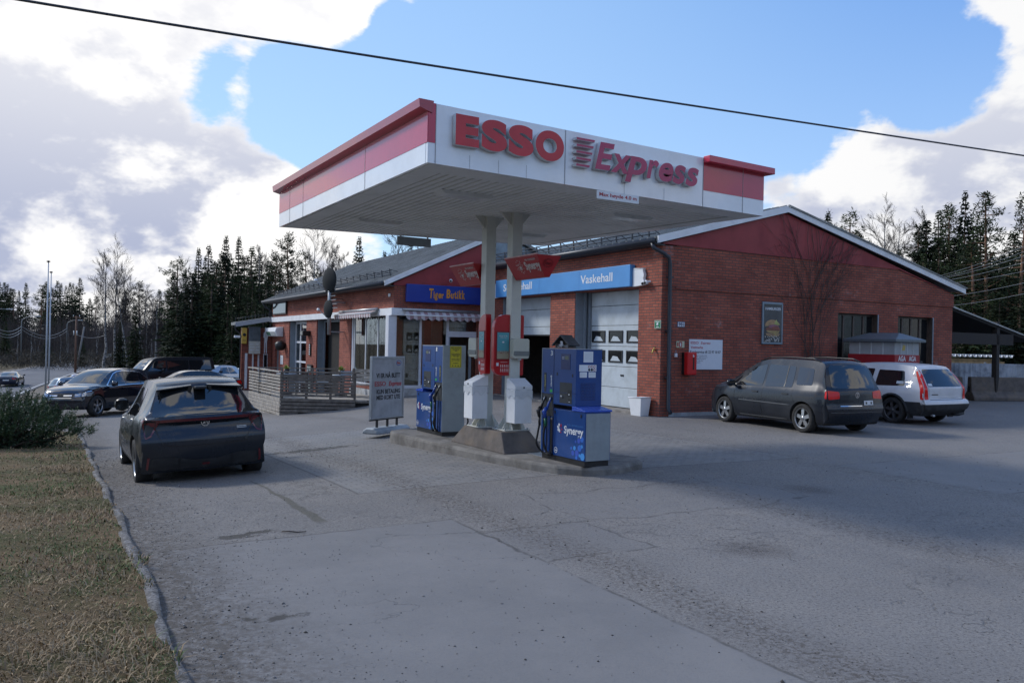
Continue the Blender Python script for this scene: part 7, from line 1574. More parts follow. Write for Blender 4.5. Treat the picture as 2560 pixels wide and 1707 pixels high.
for sg in (-1, 1):
    sd_ = 'L' if sg > 0 else 'R'
    for g in ([(.62, 1.10), (1.20, 1.08), (1.16, 1.47), (.95, 1.44)], [(1.28, 1.08), (2.12, 1.07), (2.08, 1.535), (1.24, 1.49)], [(2.20, 1.07), (3.12, 1.06), (2.62, 1.43), (2.16, 1.535)]): c.patch('side_window', g, sd_, M_CGLASS, r=.03)
    c.line('chrome_line', [(3.26, 1.055), (3.10, 1.14), (2.62, 1.47), (2.40, 1.545), (2.1, 1.58), (1.5, 1.55), (1.0, 1.49), (.66, 1.28), (.56, 1.12)], .028, sd_, M_CHROME, .012); c.line('chrome_line', [(.56, 1.075), (3.26, 1.045)], .020, sd_, M_CHROME, .012)
    c.patch('head_lamp', [(sg*.88, .86), (sg*.50, .80), (sg*.52, .70), (sg*.86, .72)], 'F', M_HEAD, r=.02, off=.008); c.patch('head_lamp_side', [(4.20, .86), (4.50, .82), (4.56, .72), (4.30, .74)], sd_, M_HEAD, r=.02, off=.008)
    c.line('lamp_brow', [(4.14, .90), (4.40, .87), (4.58, .79)], .022, sd_, M_CHROME, .014)
    c.patch('air_intake', [(sg*.80, .36), (sg*.45, .34), (sg*.45, .48), (sg*.78, .54)], 'F', M_CMAT, off=.006); c.line('door_seam', [(2.16, 1.05), (2.2, .6), (2.14, .34)], .008, sd_); c.line('wing_vent', [(3.42, .88), (3.56, .85)], .03, sd_, M_CHROME, .012)
    c.line('door_handle', [(2.28, .92), (2.50, .93)], .03, sd_, c.paint, .03); c.line('sill_strip', [(.9, .33), (3.2, .33)], .03, sd_, M_CMAT, .01)
c.patch('grille', [(-.42, .62), (.42, .62), (.46, .83), (-.46, .83)], 'F', M_CBLK, r=.04, off=.006); c.line('grille_bar', [(-.42, .745), (-.12, .745)], .045, 'F', M_CHROME, .02); c.line('grille_bar', [(.12, .745), (.42, .745)], .045, 'F', M_CHROME, .02); c.line('grille_bar', [(-.42, .66), (.42, .66)], .02, 'F', M_CHROME, .016)
ring_badge(c, 0, .735, .10, 'F', bars=(((0, 0), (0, .9)), ((0, 0), (-.78, -.45)), ((0, 0), (.78, -.45))))
c.patch('windscreen', [(2.62, -.50), (2.62, .50), (3.40, .64), (3.46, 0), (3.40, -.64)], 'T', M_CGLASS, r=.05); c.mirror(3.02, 1.12, c.paint, 1.1); c.put(-14.50, 31.05, hdg(-.15, -.989), .97)

# --- simpler parked and passing cars
SED = dict(L=4.71, W=1.85, wb=2.81, ro=1.0, r=.33, belt=[(0, .93), (2, .91), (3.4, .90), (4.5, .75)], clear=.22, crown=.03,
    out=[(.12, .30, .70), (.0, .48, .80), (.0, .74, .82), (.05, .96, .74), (.45, 1.02, .66), (.9, 1.20, .58), (1.4, 1.35, .54), (2.0, 1.39, .54), (2.55, 1.33, .54), (3.2, 1.02, .64), (3.45, .95, .70), (4.2, .84, .70), (4.58, .70, .66), (4.70, .50, .68), (4.64, .30, .64)])
VAN = dict(L=5.2, W=1.90, wb=3.1, ro=1.0, r=.34, belt=[(0, 1.12), (5, 1.10)], clear=.24, crown=.03,
    out=[(.10, .30, .80), (.0, .50, .87), (.0, .90, .88), (.03, 1.2, .86), (.10, 1.70, .78), (.22, 1.90, .73), (.6, 1.96, .73), (2.5, 1.97, .74), (3.5, 1.94, .73), (3.85, 1.86, .72), (4.2, 1.55, .74), (4.52, 1.22, .76), (4.75, 1.12, .74), (5.05, .95, .72), (5.17, .70, .74), (5.12, .32, .70)])
def simple(name, label, sp, pt, x, y, h, sc_=.97, tall=0.0, kind='car', lights='B', gr='cars parked on the station forecourt', wins=None, sh=1.0, plate=False):
    c = Car(name, label, sp, pt, detail=(kind == 'van'), group=gr, cat='van' if kind == 'van' else 'car')
    for sd_ in 'LR':
        for g in wins or []: c.patch('side_window', [(a, b_) for a, b_ in g], sd_, M_CGLASS, step=.15, r=.03)
    b0 = crv(sp['belt'], .1); zt = max(o[1] for o in sp['out'])
    c.patch('rear_window', [(-.60, b0+.05), (.60, b0+.05), (.50, zt-.12), (-.50, zt-.12)], 'B', M_CGLASS, step=.15, r=.05)
    L_ = sp['L']; wt = [o for o in sp['out'] if o[0] > L_*.5]; a = wt[0][0]+.1 if kind != 'van' else 3.9; e = [o for o in wt if o[1] > crv(sp['belt'], o[0])+.06][-1][0]
    if kind == 'van': a = 3.86
    else: a = max(a, L_*.57)
    c.patch('windscreen', [(a, -.50), (a, .50), (e, .62), (e, -.62)], 'T', M_CGLASS, step=.2, r=.05)
    for sg in (-1, 1):
        c.patch('tail_lamp', [(sg*.78, b0-.02), (sg*.52, b0-.04), (sg*.54, b0-.20), (sg*.78, b0-.20)], 'B', M_TAIL, step=.2, off=.008); c.patch('head_lamp', [(sg*.85, .74), (sg*.48, .70), (sg*.50, .58), (sg*.83, .60)], 'F', M_HEAD, step=.2, off=.008)
        c.patch('tail_lamp_side', [(.03, b0-.18), (.20, b0-.18), (.26, b0-.02), (.08, b0)], 'L' if sg > 0 else 'R', M_TAIL, step=.2, off=.008)
    if plate: c.patch('number_plate', [(-.26, .60), (.26, .60), (.26, .71), (-.26, .71)], 'B', M_PLATE, step=.3, off=.01)
    c.mirror(sp['L']*.68, b0+.08, M_CBLK); c.put(x, y, h, sc_); return c
w_sed = [[(.75, .99), (1.5, .97), (1.5, 1.26), (1.2, 1.2)], [(1.56, .97), (2.3, .96), (2.28, 1.30), (1.56, 1.28)], [(2.36, .96), (3.12, .95), (2.7, 1.20), (2.34, 1.295)]]
w_est = [[(.72, 1.0), (1.68, .975), (1.66, 1.38), (.9, 1.36)], [(1.76, .97), (2.55, .96), (2.52, 1.42), (1.75, 1.40)], [(2.62, .96), (3.35, .95), (2.92, 1.32), (2.6, 1.41)]]
w_van = [[(.25, 1.22), (1.7, 1.20), (1.7, 1.78), (.3, 1.78)], [(1.78, 1.20), (3.1, 1.20), (3.1, 1.78), (1.78, 1.78)], [(3.2, 1.18), (4.32, 1.16), (3.85, 1.72), (3.2, 1.78)]]
w_hat = [[(.85, 1.0), (1.62, .975), (1.60, 1.38), (1.15, 1.36)], [(1.68, .973), (2.62, .955), (2.35, 1.32), (1.66, 1.38)]]
simple('parked_van', 'black minibus with pale windscreen parked behind the black SUV', VAN, mat('black_van_paint', (.006, .006, .007), .35, spec=.3), -18.3, 47.6, hdg(-.60, -.80), .95, kind='van', wins=w_van, gr='vans by the trees')
simple('parked_car', 'low black saloon half hidden behind the grey hatchback, boot toward the terrace', SED, paint('black_saloon_paint', (.010, .011, .014), (.03, .03, .03), .3, .1, .15), -13.14, 36.83, hdg(-.841, -.541), .97, wins=w_sed)
simple('parked_car', 'silver car showing only its roof and windscreen behind the black saloon', HATCH, paint('silver_paint', (.38, .40, .42), (.3, .3, .3), .3, .6), -17.2, 50.0, hdg(-.25, -.97), .97, wins=w_hat)
simple('parked_car', 'white estate car with a red tail lamp at the corner of the annex', {**EST, 'lip': False, 'clad': None}, paint('plain_white_paint', (.62, .63, .64), (.4, .4, .4), .3, 0), -17.4, 54.0, hdg(-.55, .83), .97, wins=w_est)
simple('parked_car', 'light blue grey estate car near the flagpoles', {**EST, 'lip': False, 'clad': None}, paint('pale_blue_paint', (.20, .27, .33), (.3, .3, .3), .3, .4), -32.4, 60.0, hdg(.65, .757), .95, wins=w_est)
simple('parked_car', 'lavender blue car, roof showing beyond the light blue grey estate', {**HATCH, 'style': 0}, paint('lavender_paint', (.26, .33, .50), (.3, .3, .3), .2, .4), -37.4, 71.0, hdg(.85, .52), 1.0, wins=w_hat)
simple('passing_car', 'dark blue saloon driving away on the road at the left edge', {**SED, 'W': 1.78}, paint('dark_blue_paint', (.012, .018, .045), (.05, .05, .05), .3, .3, .2), -47.2, 77.6, hdg(-.36, .93), .97, wins=w_sed, gr='cars on the road', plate=True)
simple('passing_car', 'small dark vehicle far off on the road beside the birch trunk', {**SUV}, paint('far_dark_paint', (.012, .012, .014), (.05, .05, .05), .3, 0), -76.2, 156, hdg(.42, -.9), .95, wins=w_est, gr='cars on the road')
# ------------------------------------------------------------------ trees
def ray(px, py):
    d = cam.matrix_world.to_3x3() @ Vector(((px-1280)/2066, -(py-853.5)/2066, -1)); return d
def at(px, dist): d = ray(px, 850); return d.x/d.y*dist, dist
def zat(px, py, dist): d = ray(px, py); return CAMZ+d.z/d.y*dist
def fast_mesh(name, co, quads, mats, mi=None, smooth=False):
    me = bpy.data.meshes.new(name); co = np.asarray(co, float).reshape(-1, 3); q = np.asarray(quads, np.int32); k = q.shape[1]
    me.vertices.add(len(co)); me.vertices.foreach_set('co', co.ravel()); me.loops.add(q.size); me.loops.foreach_set('vertex_index', q.ravel()); me.polygons.add(len(q))
    me.polygons.foreach_set('loop_start', np.arange(0, q.size, k, dtype=np.int32)); me.polygons.foreach_set('loop_total', np.full(len(q), k, np.int32))
    if mi is not None: me.polygons.foreach_set('material_index', np.asarray(mi, np.int32))
    me.update(calc_edges=True)
    for m in mats: me.materials.append(m)
    return me
M_SPR = mat('spruce_needles', (.024, .038, .016), .8, var=.6, scale=.7, spec=.25, rand=.45); M_PIN = mat('pine_needles', (.030, .046, .020), .8, var=.5, scale=.8, spec=.25, rand=.4)
M_BARK = mat('conifer_bark', (.085, .060, .045), .9, var=.35, scale=4); M_PBARK = mat('pine_bark', (.16, .085, .05), .9, var=.35, scale=3)
M_TWIG = mat('bare_twig', (.038, .030, .027), .9, var=.35, scale=1.5)
def m_birch():
    m = bpy.data.materials.new('birch_bark'); m.use_nodes = True; T = NT(m.node_tree); T.n.clear(); o = T.node('ShaderNodeTexCoord').outputs['Object']
    s = T.node('ShaderNodeMapping', {'Vector': o, 'Scale': (2, 2, 5)}).outputs[0]; c = T.mix(T.ramp(T.noise(s, 1.6, 5, .7), .46, .58), (.30, .29, .28), (.045, .040, .038))
    T.l.new(T.node('ShaderNodeBsdfPrincipled', {'Base Color': c, 'Roughness': .8}).outputs[0], T.node('ShaderNodeOutputMaterial').inputs[0]); return m
M_BIRCH = m_birch()
def sprays(P, Dv, L, Wd, droop=0.0):
    """needle sprays: kite quads at P along Dv"""
    P, Dv = np.array(P), np.array(Dv); Dv = Dv/np.linalg.norm(Dv, axis=1)[:, None]; n = len(P)
    r = RNG.normal(0, 1, (n, 3)); S = np.cross(Dv, r); S /= np.linalg.norm(S, axis=1)[:, None]; L = np.asarray(L).reshape(-1, 1)*np.ones((n, 1)); Wd = np.asarray(Wd).reshape(-1, 1)*np.ones((n, 1))
    tip = P+Dv*L; tip[:, 2] -= droop*L[:, 0]; mid = P+Dv*L*.45
    return np.stack([P, mid+S*Wd, tip, mid-S*Wd], 1).reshape(-1, 3)
def quads(n): return np.arange(n*4).reshape(-1, 4)
def spruce(seed, H=12.0, Rm=2.1, dens=1.0, bare=.06):
    rg = np.random.default_rng(seed); P = []; Dv = []; L = []; Wd = []
    z = H*bare+.5
    while z < H*.985:
        f = (z-H*bare)/(H*(1-bare)); R_ = Rm*(1-f)**.92*rg.uniform(.62, 1.12)+.02; nb = max(4, int((9-4*f)*dens)); a0 = rg.uniform(0, 6.28)
        for k in range(nb):
            if rg.uniform() < .16: continue
            a = a0+k*6.283/nb+rg.normal(0, .2); ln = R_*rg.uniform(.65, 1.15); ns = max(3, int(ln*5.5))
            el = .25 if f > .8 else -.22+.3*f
            for j in range(ns):
                t = (j+.6)/ns; x = ln*t; zz = z+el*x-.16*x*x/max(.5, ln)+.10*(t > .8)
                for s in (-1, 1, 0, 0):
                    aa = a+s*rg.uniform(.5, 1.0)+rg.normal(0, .3); P.append((math.cos(a)*x, math.sin(a)*x, zz)); Dv.append((math.cos(aa), math.sin(aa), rg.uniform(-.9, .15))); q = rg.uniform(.22, .48)*(1.15-.5*t)*min(1, .35+R_*.8); L.append(q); Wd.append(q*.21)
        z += rg.uniform(.27, .42)*(1.0-.35*f)
    for k in range(10): P.append((0, 0, H-.5-.05*k)); Dv.append((rg.normal(0, .5), rg.normal(0, .5), 1)); L.append(.35); Wd.append(.04)
    co = sprays(P, Dv, L, Wd, .15); cr = fast_mesh('crown', co, quads(len(P)), [M_SPR])
    b = MB(); b.tube([(0, 0, -.3), (.03, 0, H*.4), (0, .02, H*.97)], [.17, .11, .02], 7); return cr, b, M_BARK
def pine(seed, H=12.0, Rm=2.0, cr0=.45):
    rg = np.random.default_rng(seed); P = []; Dv = []; b = MB(); bend = rg.normal(0, .25, 2); top = Vector((bend[0], bend[1], H*.96))
    b.tube([(0, 0, -.3), (bend[0]*.3, bend[1]*.2, H*.45), top], [.17, .12, .035], 7)
    nb = 34
    for k in range(nb):
        f = cr0+(1-cr0)*(k+.5)/nb; z = H*f; a = k*2.4+rg.normal(0, .4); g = (f-cr0)/(1-cr0); ln = Rm*(1-g)**.6*min(1, .5+g*2)*rg.uniform(.5, 1.15)+.15; t0 = Vector((bend[0]*f, bend[1]*f, z))
        e = t0+Vector((math.cos(a)*ln, math.sin(a)*ln, ln*rg.uniform(.0, .45))); b.tube([t0, (t0+e)/2+Vector((0, 0, -.05)), e], [.04, .028, .012], 4, False)
        for c in range(3 if ln > .7 else 2):
            cc = t0+(e-t0)*(.55+.24*c)+Vector(rg.normal(0, .16, 3)); m = 26
            for _ in range(m): d = rg.normal(0, 1, 3); d[2] = abs(d[2])*.6+.1; P.append(tuple(cc+Vector(rg.normal(0, .13, 3)))); Dv.append(tuple(d))
    n = len(P); co = sprays(P, Dv, rg.uniform(.16, .36, n), rg.uniform(.02, .045, n)); return fast_mesh('crown', co, quads(n), [M_PIN]), b, M_PBARK
def birch(seed, H=12.0, spread=.33, stems=1, tw=1.0, low=.3):
    rg = np.random.default_rng(seed); tb = MB(); cb = MB()
    def br(p, d, ln, r, dep):
        n = 4; pts = [p]; q = p.copy(); dd = d.copy()
        for i in range(n):
            dd = (dd+Vector(rg.normal(0, .09, 3))+Vector((0, 0, .06 if dep < 3 else -.02))).normalized(); q = q+dd*ln/n; pts.append(q.copy())
        cb.tube(pts, [max(.008*tw, r*(1-.7*i/n)) for i in range(n+1)], 3, False, False)
        if dep < 3:
            for i in range(1, n+1):
                for _ in range(2 if dep < 2 else 1+int(rg.uniform() < .7)):
                    s = Vector(rg.normal(0, 1, 3)); s = (s-dd*s.dot(dd)).normalized(); nd = (dd+s*rg.uniform(.45, .9)+Vector((0, 0, .15))).normalized(); br(pts[i], nd, ln*rg.uniform(.38, .62), r*.55, dep+1)
    for s in range(stems):
        a = rg.uniform(0, 6.28); ln_ = .0 if stems == 1 else rg.uniform(.03, .2); tip = Vector((math.cos(a)*ln_*H, math.sin(a)*ln_*H, H*rg.uniform(.88, 1))); pts = [Vector((math.cos(a)*.12*(stems > 1), math.sin(a)*.12*(stems > 1), -.3))]
        for k in range(1, 9): f = k/8; pts.append(tip*f**1.1*Vector((1, 1, 0)).length/1.4142 if False else Vector((tip.x*f**1.3, tip.y*f**1.3, tip.z*f))+Vector((*rg.normal(0, .05, 2), 0)))
        tb.tube(pts, [.13*(1-f_/8.6)**1.0+.008 for f_ in range(9)], 6)
        nb = 22
        for k in range(nb):
            f = low+(1-low)*(k+.5)/nb; i = min(7, int(f*8)); g = f*8-i; p0 = pts[i]*(1-g)+pts[i+1]*g; a_ = k*2.4+rg.normal(0, .5); up = rg.uniform(.75, 1.5)
            br(p0, Vector((math.cos(a_), math.sin(a_), up)).normalized(), H*spread*(1-f*.72)*rg.uniform(.55, 1.0), .028*tw*(1.25-f), 1)
    me = bpy.data.meshes.new('crown'); me.from_pydata(cb.v, [], cb.f); me.materials.append(M_TWIG); me.update(); return me, tb, M_BIRCH
PROTO = {}
def proto(key, gen, *a, **k):
    cr, b, bm_ = gen(*a, **k); o = b.build('trunk', bm_, None, uv=False); tm = o.data; bpy.data.objects.remove(o); PROTO[key] = (cr, tm, k.get('H', 12.0))
for i in range(4): proto('spruce%d' % i, spruce, 40+i, H=12.0, Rm=(2.3, 1.9, 2.7, 1.5)[i], dens=(1.15, 1, 1.25, .85)[i], bare=(.04, .12, .02, .3)[i])
for i in range(3): proto('pine%d' % i, pine, 60+i, H=12.0, Rm=(1.9, 1.5, 2.3)[i], cr0=(.45, .55, .35)[i])
for i in range(3): proto('birch%d' % i, birch, 80+i, H=12.0, spread=(.30, .24, .36)[i], low=(.35, .45, .25)[i])
proto('thicket0', birch, 91, H=12.0, spread=.20, stems=3, low=.12); 
KN = {'spruce': 'spruce_tree', 'pine': 'pine_tree', 'birch': 'birch_tree', 'thicket': 'bare_tree'}
def tree(key, px, dist, top, label, group, wf=1.0, lean=0.0, xy=None):
    k = key.rstrip('0123456789'); x, y = xy or at(px, dist); z = G(x, y); cr, tm, H = PROTO[key]; h = (zat(px, top, dist)-z) if xy is None else top
    s = thing(KN[k], label, 'tree', (x, y, z-.1), random.uniform(0, 6.28), group); f = h/H; s.scale = (f*wf, f*wf, f); s.rotation_euler = (0, lean, s.rotation_euler[2] if not lean else 0)
    for nm, me in (('crown', cr), ('trunk', tm)): o = bpy.data.objects.new(nm, me); COL.objects.link(o); o.parent = s
    return s
random.seed(17)
# left: the birch group by the road bend
gb = 'birches by the road bend'
tree('birch1', 215, 98, 652, 'thin birch leaning left out of the birch clump by the road', gb, .8, R(-9), None).location.x += 5.2
tree('birch0', 262, 100, 612, 'tallest birch standing in the clump by the road bend', gb, 1.0)
tree('birch2', 288, 102, 622, 'birch on the right of the clump by the road bend', gb, .9); tree('birch1', 308, 104, 655, 'shorter birch on the right edge of the clump by the road', gb, 1.1)
# individually recognisable trees: key, px, dist, top, width, label
T_ = [('spruce0', 337, 88, 760, 1.1, 'dark pointed spruce standing alone in front of the brown wood'), ('spruce2', 300, 92, 800, .9, 'low dark spruce at the foot of the birch clump'), ('pine2', 440, 92, 648, 1.1, 'spreading pine at the left end of the dense conifers'), ('birch0', 455, 100, 628, .8, 'bare birch rising behind the spreading pine'),
    ('spruce1', 492, 84, 612, 1.0, 'narrow spruce left of the tallest spruces'), ('spruce3', 517, 86, 608, 1.3, 'ragged thin spruce left of the tallest spruces'), ('spruce0', 560, 78, 580, .85, 'tallest dark spruce on the left above the black minibus'), ('spruce1', 592, 80, 583, 1.0, 'tall spruce right beside the tallest one on the left'),
    ('birch1', 645, 84, 596, 1.0, 'bare birch above the far end of the shop roof'), ('spruce3', 625, 82, 612, 1.5, 'thin spruce above the annex'), ('pine1', 722, 76, 592, .9, 'slim pine standing free against bright cloud'), ('pine2', 770, 78, 630, .9, 'dense pine with a white birch stem in front of it'),
    ('birch2', 782, 74, 578, .8, 'tall birch with white stem above the shop roof'), ('birch0', 820, 80, 576, .8, 'tall bare birch left of the lone spruce above the roof'), ('thicket0', 850, 84, 612, .8, 'brownish bushy bare tree left of the lone spruce'), ('spruce0', 893, 74, 583, .85, 'lone symmetrical spruce above the shop roof'),
    ('spruce1', 957, 80, 620, 1.0, 'small spruce tip just above the shop roof'), ('birch2', 990, 84, 588, 1.1, 'round bare birch crown under the canopy edge'), ('spruce3', 1022, 80, 600, 1.2, 'little spruce tip under the canopy edge'), ('birch0', 1052, 84, 590, 1.0, 'bare birch right of the little spruce tip under the canopy'),
    ('spruce0', 2010, 72, 524, .9, 'spruce tip nearest the gable ridge on the right slope'), ('spruce1', 2064, 70, 520, 1.1, 'narrow spruce tip right of the gable ridge'), ('pine2', 2120, 70, 528, .9, 'open round pine above the gable slope'), ('birch2', 2205, 74, 535, 1.1, 'broad rounded bare birch above the gable slope'),
    ('birch0', 2310, 62, 500, 1.0, 'tall wispy birch left of the big spruce on the right'), ('pine0', 2284, 60, 560, .9, 'dark pine below the wispy birch on the right'), ('spruce3', 2341, 60, 520, 1.3, 'thin spruce left of the big spruce on the right'), ('pine1', 2372, 58, 522, 1.1, 'bushy pine against the left of the big spruce'),
    ('spruce0', 2407, 52, 466, .9, 'tallest big spruce on the right with open tiers'), ('pine0', 2466, 50, 478, 1.0, 'tall full conifer right of the big spruce'), ('pine2', 2545, 46, 492, .9, 'wide pine cut by the right edge of the picture')]
for k, px, d, top, wf, lb in T_: tree(k, px, d, top, lb, 'trees standing clear against the sky', wf)
# the dense stands
def stand(n, x0, x1, d0, d1, t0, t1, keys, label, group, w0=.9, w1=1.4):
    for i in range(n):
        px = x0+(x1-x0)*(i+random.uniform(.1, .9))/n; d = random.uniform(d0, d1); tree(random.choice(keys), px, d, random.uniform(t0, t1), label, group, random.uniform(w0, w1))
S_, Pn, B_ = ['spruce0', 'spruce1', 'spruce2'], ['pine0', 'pine1', 'pine2'], ['birch0', 'birch1', 'birch2', 'thicket0']
stand(30, 425, 705, 66, 84, 670, 770, S_, 'dark spruce in the dense stand behind the black minibus and annex', 'spruces in the stand behind the annex', 1.1, 1.7)
stand(15, 455, 700, 78, 92, 625, 680, ['spruce1', 'spruce3', 'pine0', 'pine1'], 'taller conifer in the stand behind the annex', 'taller conifers behind the annex')
stand(14, 340, 560, 96, 118, 700, 775, B_, 'bare grey brown tree in the wood behind the minibus', 'bare trees behind the minibus', 1.0, 1.5)
stand(14, 620, 1110, 82, 98, 640, 690, B_, 'bare tree just behind the shop roof', 'bare trees behind the shop roof')
stand(12, 0, 330, 125, 150, 800, 850, B_+['spruce2'], 'low dark tree along the far side of the road', 'low trees along the road', 1.2, 1.8)
stand(10, 1960, 2300, 74, 92, 560, 640, B_, 'bare tree low behind the gable roof slope', 'bare trees behind the gable roof')
stand(34, 2240, 2700, 46, 66, 540, 690, ['spruce0', 'spruce1', 'spruce2', 'pine0'], 'dark conifer in the dense stand on the right behind the lean-to', 'conifers in the stand on the right', 1.2, 1.9)
stand(9, 2300, 2640, 40, 48, 700, 790, ['spruce2', 'spruce0'], 'low spruce closing the gap under the lean-to', 'low spruces behind the fence', 1.5, 2.2)
# far skyline conifers on the left
for px, top, kk in ((-6, 700, 'spruce2'), (16, 706, 'spruce0'), (35, 722, 'pine0'), (8, 702, 'spruce2'), (24, 716, 'spruce0'), (45, 722, 'spruce1'), (62, 703, 'spruce0'), (100, 712, 'pine0'), (112, 700, 'spruce0'), (128, 715, 'spruce1'), (141, 698, 'spruce0'), (150, 704, 'spruce1'), (162, 712, 'spruce3'), (172, 702, 'spruce1'), (180, 706, 'spruce3'), (188, 712, 'spruce3'), (197, 690, 'spruce0'), (222, 742, 'spruce0'), (235, 740, 'pine0'), (312, 722, 'spruce0'), (348, 708, 'pine1'), (362, 700, 'birch0'), (396, 720, 'spruce1')):
    tree(kk, px, 215+random.uniform(-12, 12), top, 'far conifer on the wooded skyline left of the station', 'far conifers on the skyline', random.uniform(1.0, 1.5))
# far wood as one mass
def far_wood():
    V, F, MI = [], [], []; rg = np.random.default_rng(5); n = 2600
    def add(v, f, m): b_ = len(V); V.extend(v); F.extend([tuple(b_+i for i in q) for q in f]); MI.extend([m]*len(f))
    for i in range(n+2200):
        a = rg.uniform(-36, 36) if i < n else rg.uniform(37, 323); d = rg.uniform(125, 270) if a < 0 else rg.uniform(100, 200)
        if a < -16 and d < 165: d += 60
        if i < n: x = math.tan(R(a))*d; y = d
        else: d = rg.uniform(48, 95); x = math.sin(R(a))*d; y = math.cos(R(a))*d
        if i >= n and (-60 < x < -14 and -10 < y < 60): continue
        z = G(x, y)-.5; con = rg.uniform() < .33; h = rg.uniform(8, 13.5)*(1.0 if con else .92); w_ = rg.uniform(.9, 1.7)
        if con:
            for t in range(6):
                z0 = z+h*(.08+.15*t); z1 = z0+h*.26; r = w_*(1-t/6.6)*1.25; m = 7; ph = rg.uniform(0, 6)
                ring = [(x+math.cos(ph+6.283*k/m)*r*rg.uniform(.65, 1.15), y+math.sin(ph+6.283*k/m)*r, z0-rg.uniform(0, .5)) for k in range(m)]; add(ring+[(x, y, z1)], [(k, (k+1) % m, m, m) for k in range(m)], 0)
        else:
            for k in range(15):
                px_, py_ = x+rg.normal(0, w_*.75), y+rg.normal(0, w_*.6); hh = h*rg.uniform(.55, 1.0); q = rg.uniform(.02, .06); ln = rg.normal(0, .5)
                add([(px_-q, py_, z), (px_+q, py_, z), (px_+q*.4+ln, py_, z+hh), (px_-q*.4+ln, py_, z+hh)], [(0, 1, 2, 3)], 1)
                for _ in range(3): zz = z+hh*rg.uniform(.35, 1); l2 = rg.uniform(.4, 1.3); s = rg.choice((-1, 1)); add([(px_, py_, zz), (px_+.04, py_, zz), (px_+s*l2, py_, zz+l2*1.3), (px_+s*l2-.05, py_, zz+l2*1.3)], [(0, 1, 2, 3)], 1)
    me = fast_mesh('far_wood', V, F, [mat('far_conifer', (.022, .030, .018), .9, var=.4, scale=.1), mat('far_bare_wood', (.062, .050, .046), .95, var=.4, scale=.08)], MI); me.validate()
    o = bpy.data.objects.new('far_wood', me); COL.objects.link(o); o['kind'] = 'stuff'; o['label'] = 'far brown and dark green wood closing the horizon'; o['category'] = 'wood'
far_wood()
# brushwood floor so the stands close down to the ground
def brush():
    P, Dv = [], []; rg = np.random.default_rng(9)
    for (x0, x1, d0, d1, n) in ((380, 760, 62, 95, 7000), (0, 420, 112, 150, 9000), (2230, 2700, 42, 66, 7000), (1900, 2300, 70, 95, 2000)):
        for i in range(n):
            px = rg.uniform(x0, x1); d = rg.uniform(d0, d1); x, y = at(px, d); z = G(x, y); hh = rg.uniform(0, 2.6)*rg.uniform(.3, 1); P.append((x, y, z+hh)); Dv.append((rg.normal(), rg.normal(), rg.uniform(.2, 1.8)))
    n = len(P); me = fast_mesh('undergrowth', sprays(P, Dv, rg.uniform(.4, 1.3, n), rg.uniform(.015, .05, n)), quads(n), [mat('dead_undergrowth', (.055, .045, .032), .95, var=.5, scale=.4)])
    o = bpy.data.objects.new('undergrowth', me); COL.objects.link(o); o['kind'] = 'stuff'; o['label'] = 'brown undergrowth at the foot of the trees'; o['category'] = 'undergrowth'
brush()
# ------------------------------------------------------------------ mugo pine by the kerb bend
sx, sy = -10.3, 16.6; s = thing('mugo_pine_shrub', 'broad dark green dwarf pine shrub on the verge at the kerb bend', 'shrub', (sx, sy, verge_z(np.array([sx]), np.array([sy]))[0]-.05), 0)
rg = np.random.default_rng(3); P, Dv, b = [], [], MB()
for k in range(760):
    a = rg.uniform(0, 6.283); r = math.sqrt(rg.uniform(0, 1)); el = rg.uniform(.0, 1); ext = 1.02+.14*math.sin(a*3+1)+.08*math.sin(a*7)
    x, y = math.cos(a)*r*ext*1.5, math.sin(a)*r*ext; zt = (1.0-.55*r**2.4)*rg.uniform(.45, 1.0)*(1+.12*math.sin(x*3.1+y*2)); d = Vector((x*.45, y*.45, 1.0 if r < .85 else .45)).normalized(); c = Vector((x, y, zt))
    ln = rg.uniform(.14, .26)
    for j in range(46):
        t = j/46; p = c+d*ln*t; dd = d*.9+Vector(rg.normal(0, .75, 3)); P.append(tuple(p)); Dv.append(tuple(dd))
    if k % 6 == 0: b.tube([(x*.12, y*.12, 0), (x*.5, y*.5, zt*.35), tuple(c*.8)], [.03, .02, .009], 4, False)
n = len(P); me = fast_mesh('needles', sprays(P, Dv, rg.uniform(.04, .085, n), rg.uniform(.004, .008, n)), quads(n), [mat('mugo_needles', (.040, .075, .024), .6, var=.5, scale=3)]); o = bpy.data.objects.new('needles', me); COL.objects.link(o); o.parent = s
b.build('branches', M_BARK, s, uv=False)
# core of inner needles in a darker green
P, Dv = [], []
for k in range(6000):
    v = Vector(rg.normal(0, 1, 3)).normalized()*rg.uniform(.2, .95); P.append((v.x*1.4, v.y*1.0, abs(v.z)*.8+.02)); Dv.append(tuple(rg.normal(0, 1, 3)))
me = fast_mesh('inner_needles', sprays(P, Dv, rg.uniform(.06, .13, 6000), rg.uniform(.01, .02, 6000)), quads(6000), [mat('inner_needles', (.022, .038, .014), .9, var=.4)]); o = bpy.data.objects.new('inner_needles', me); COL.objects.link(o); o.parent = s

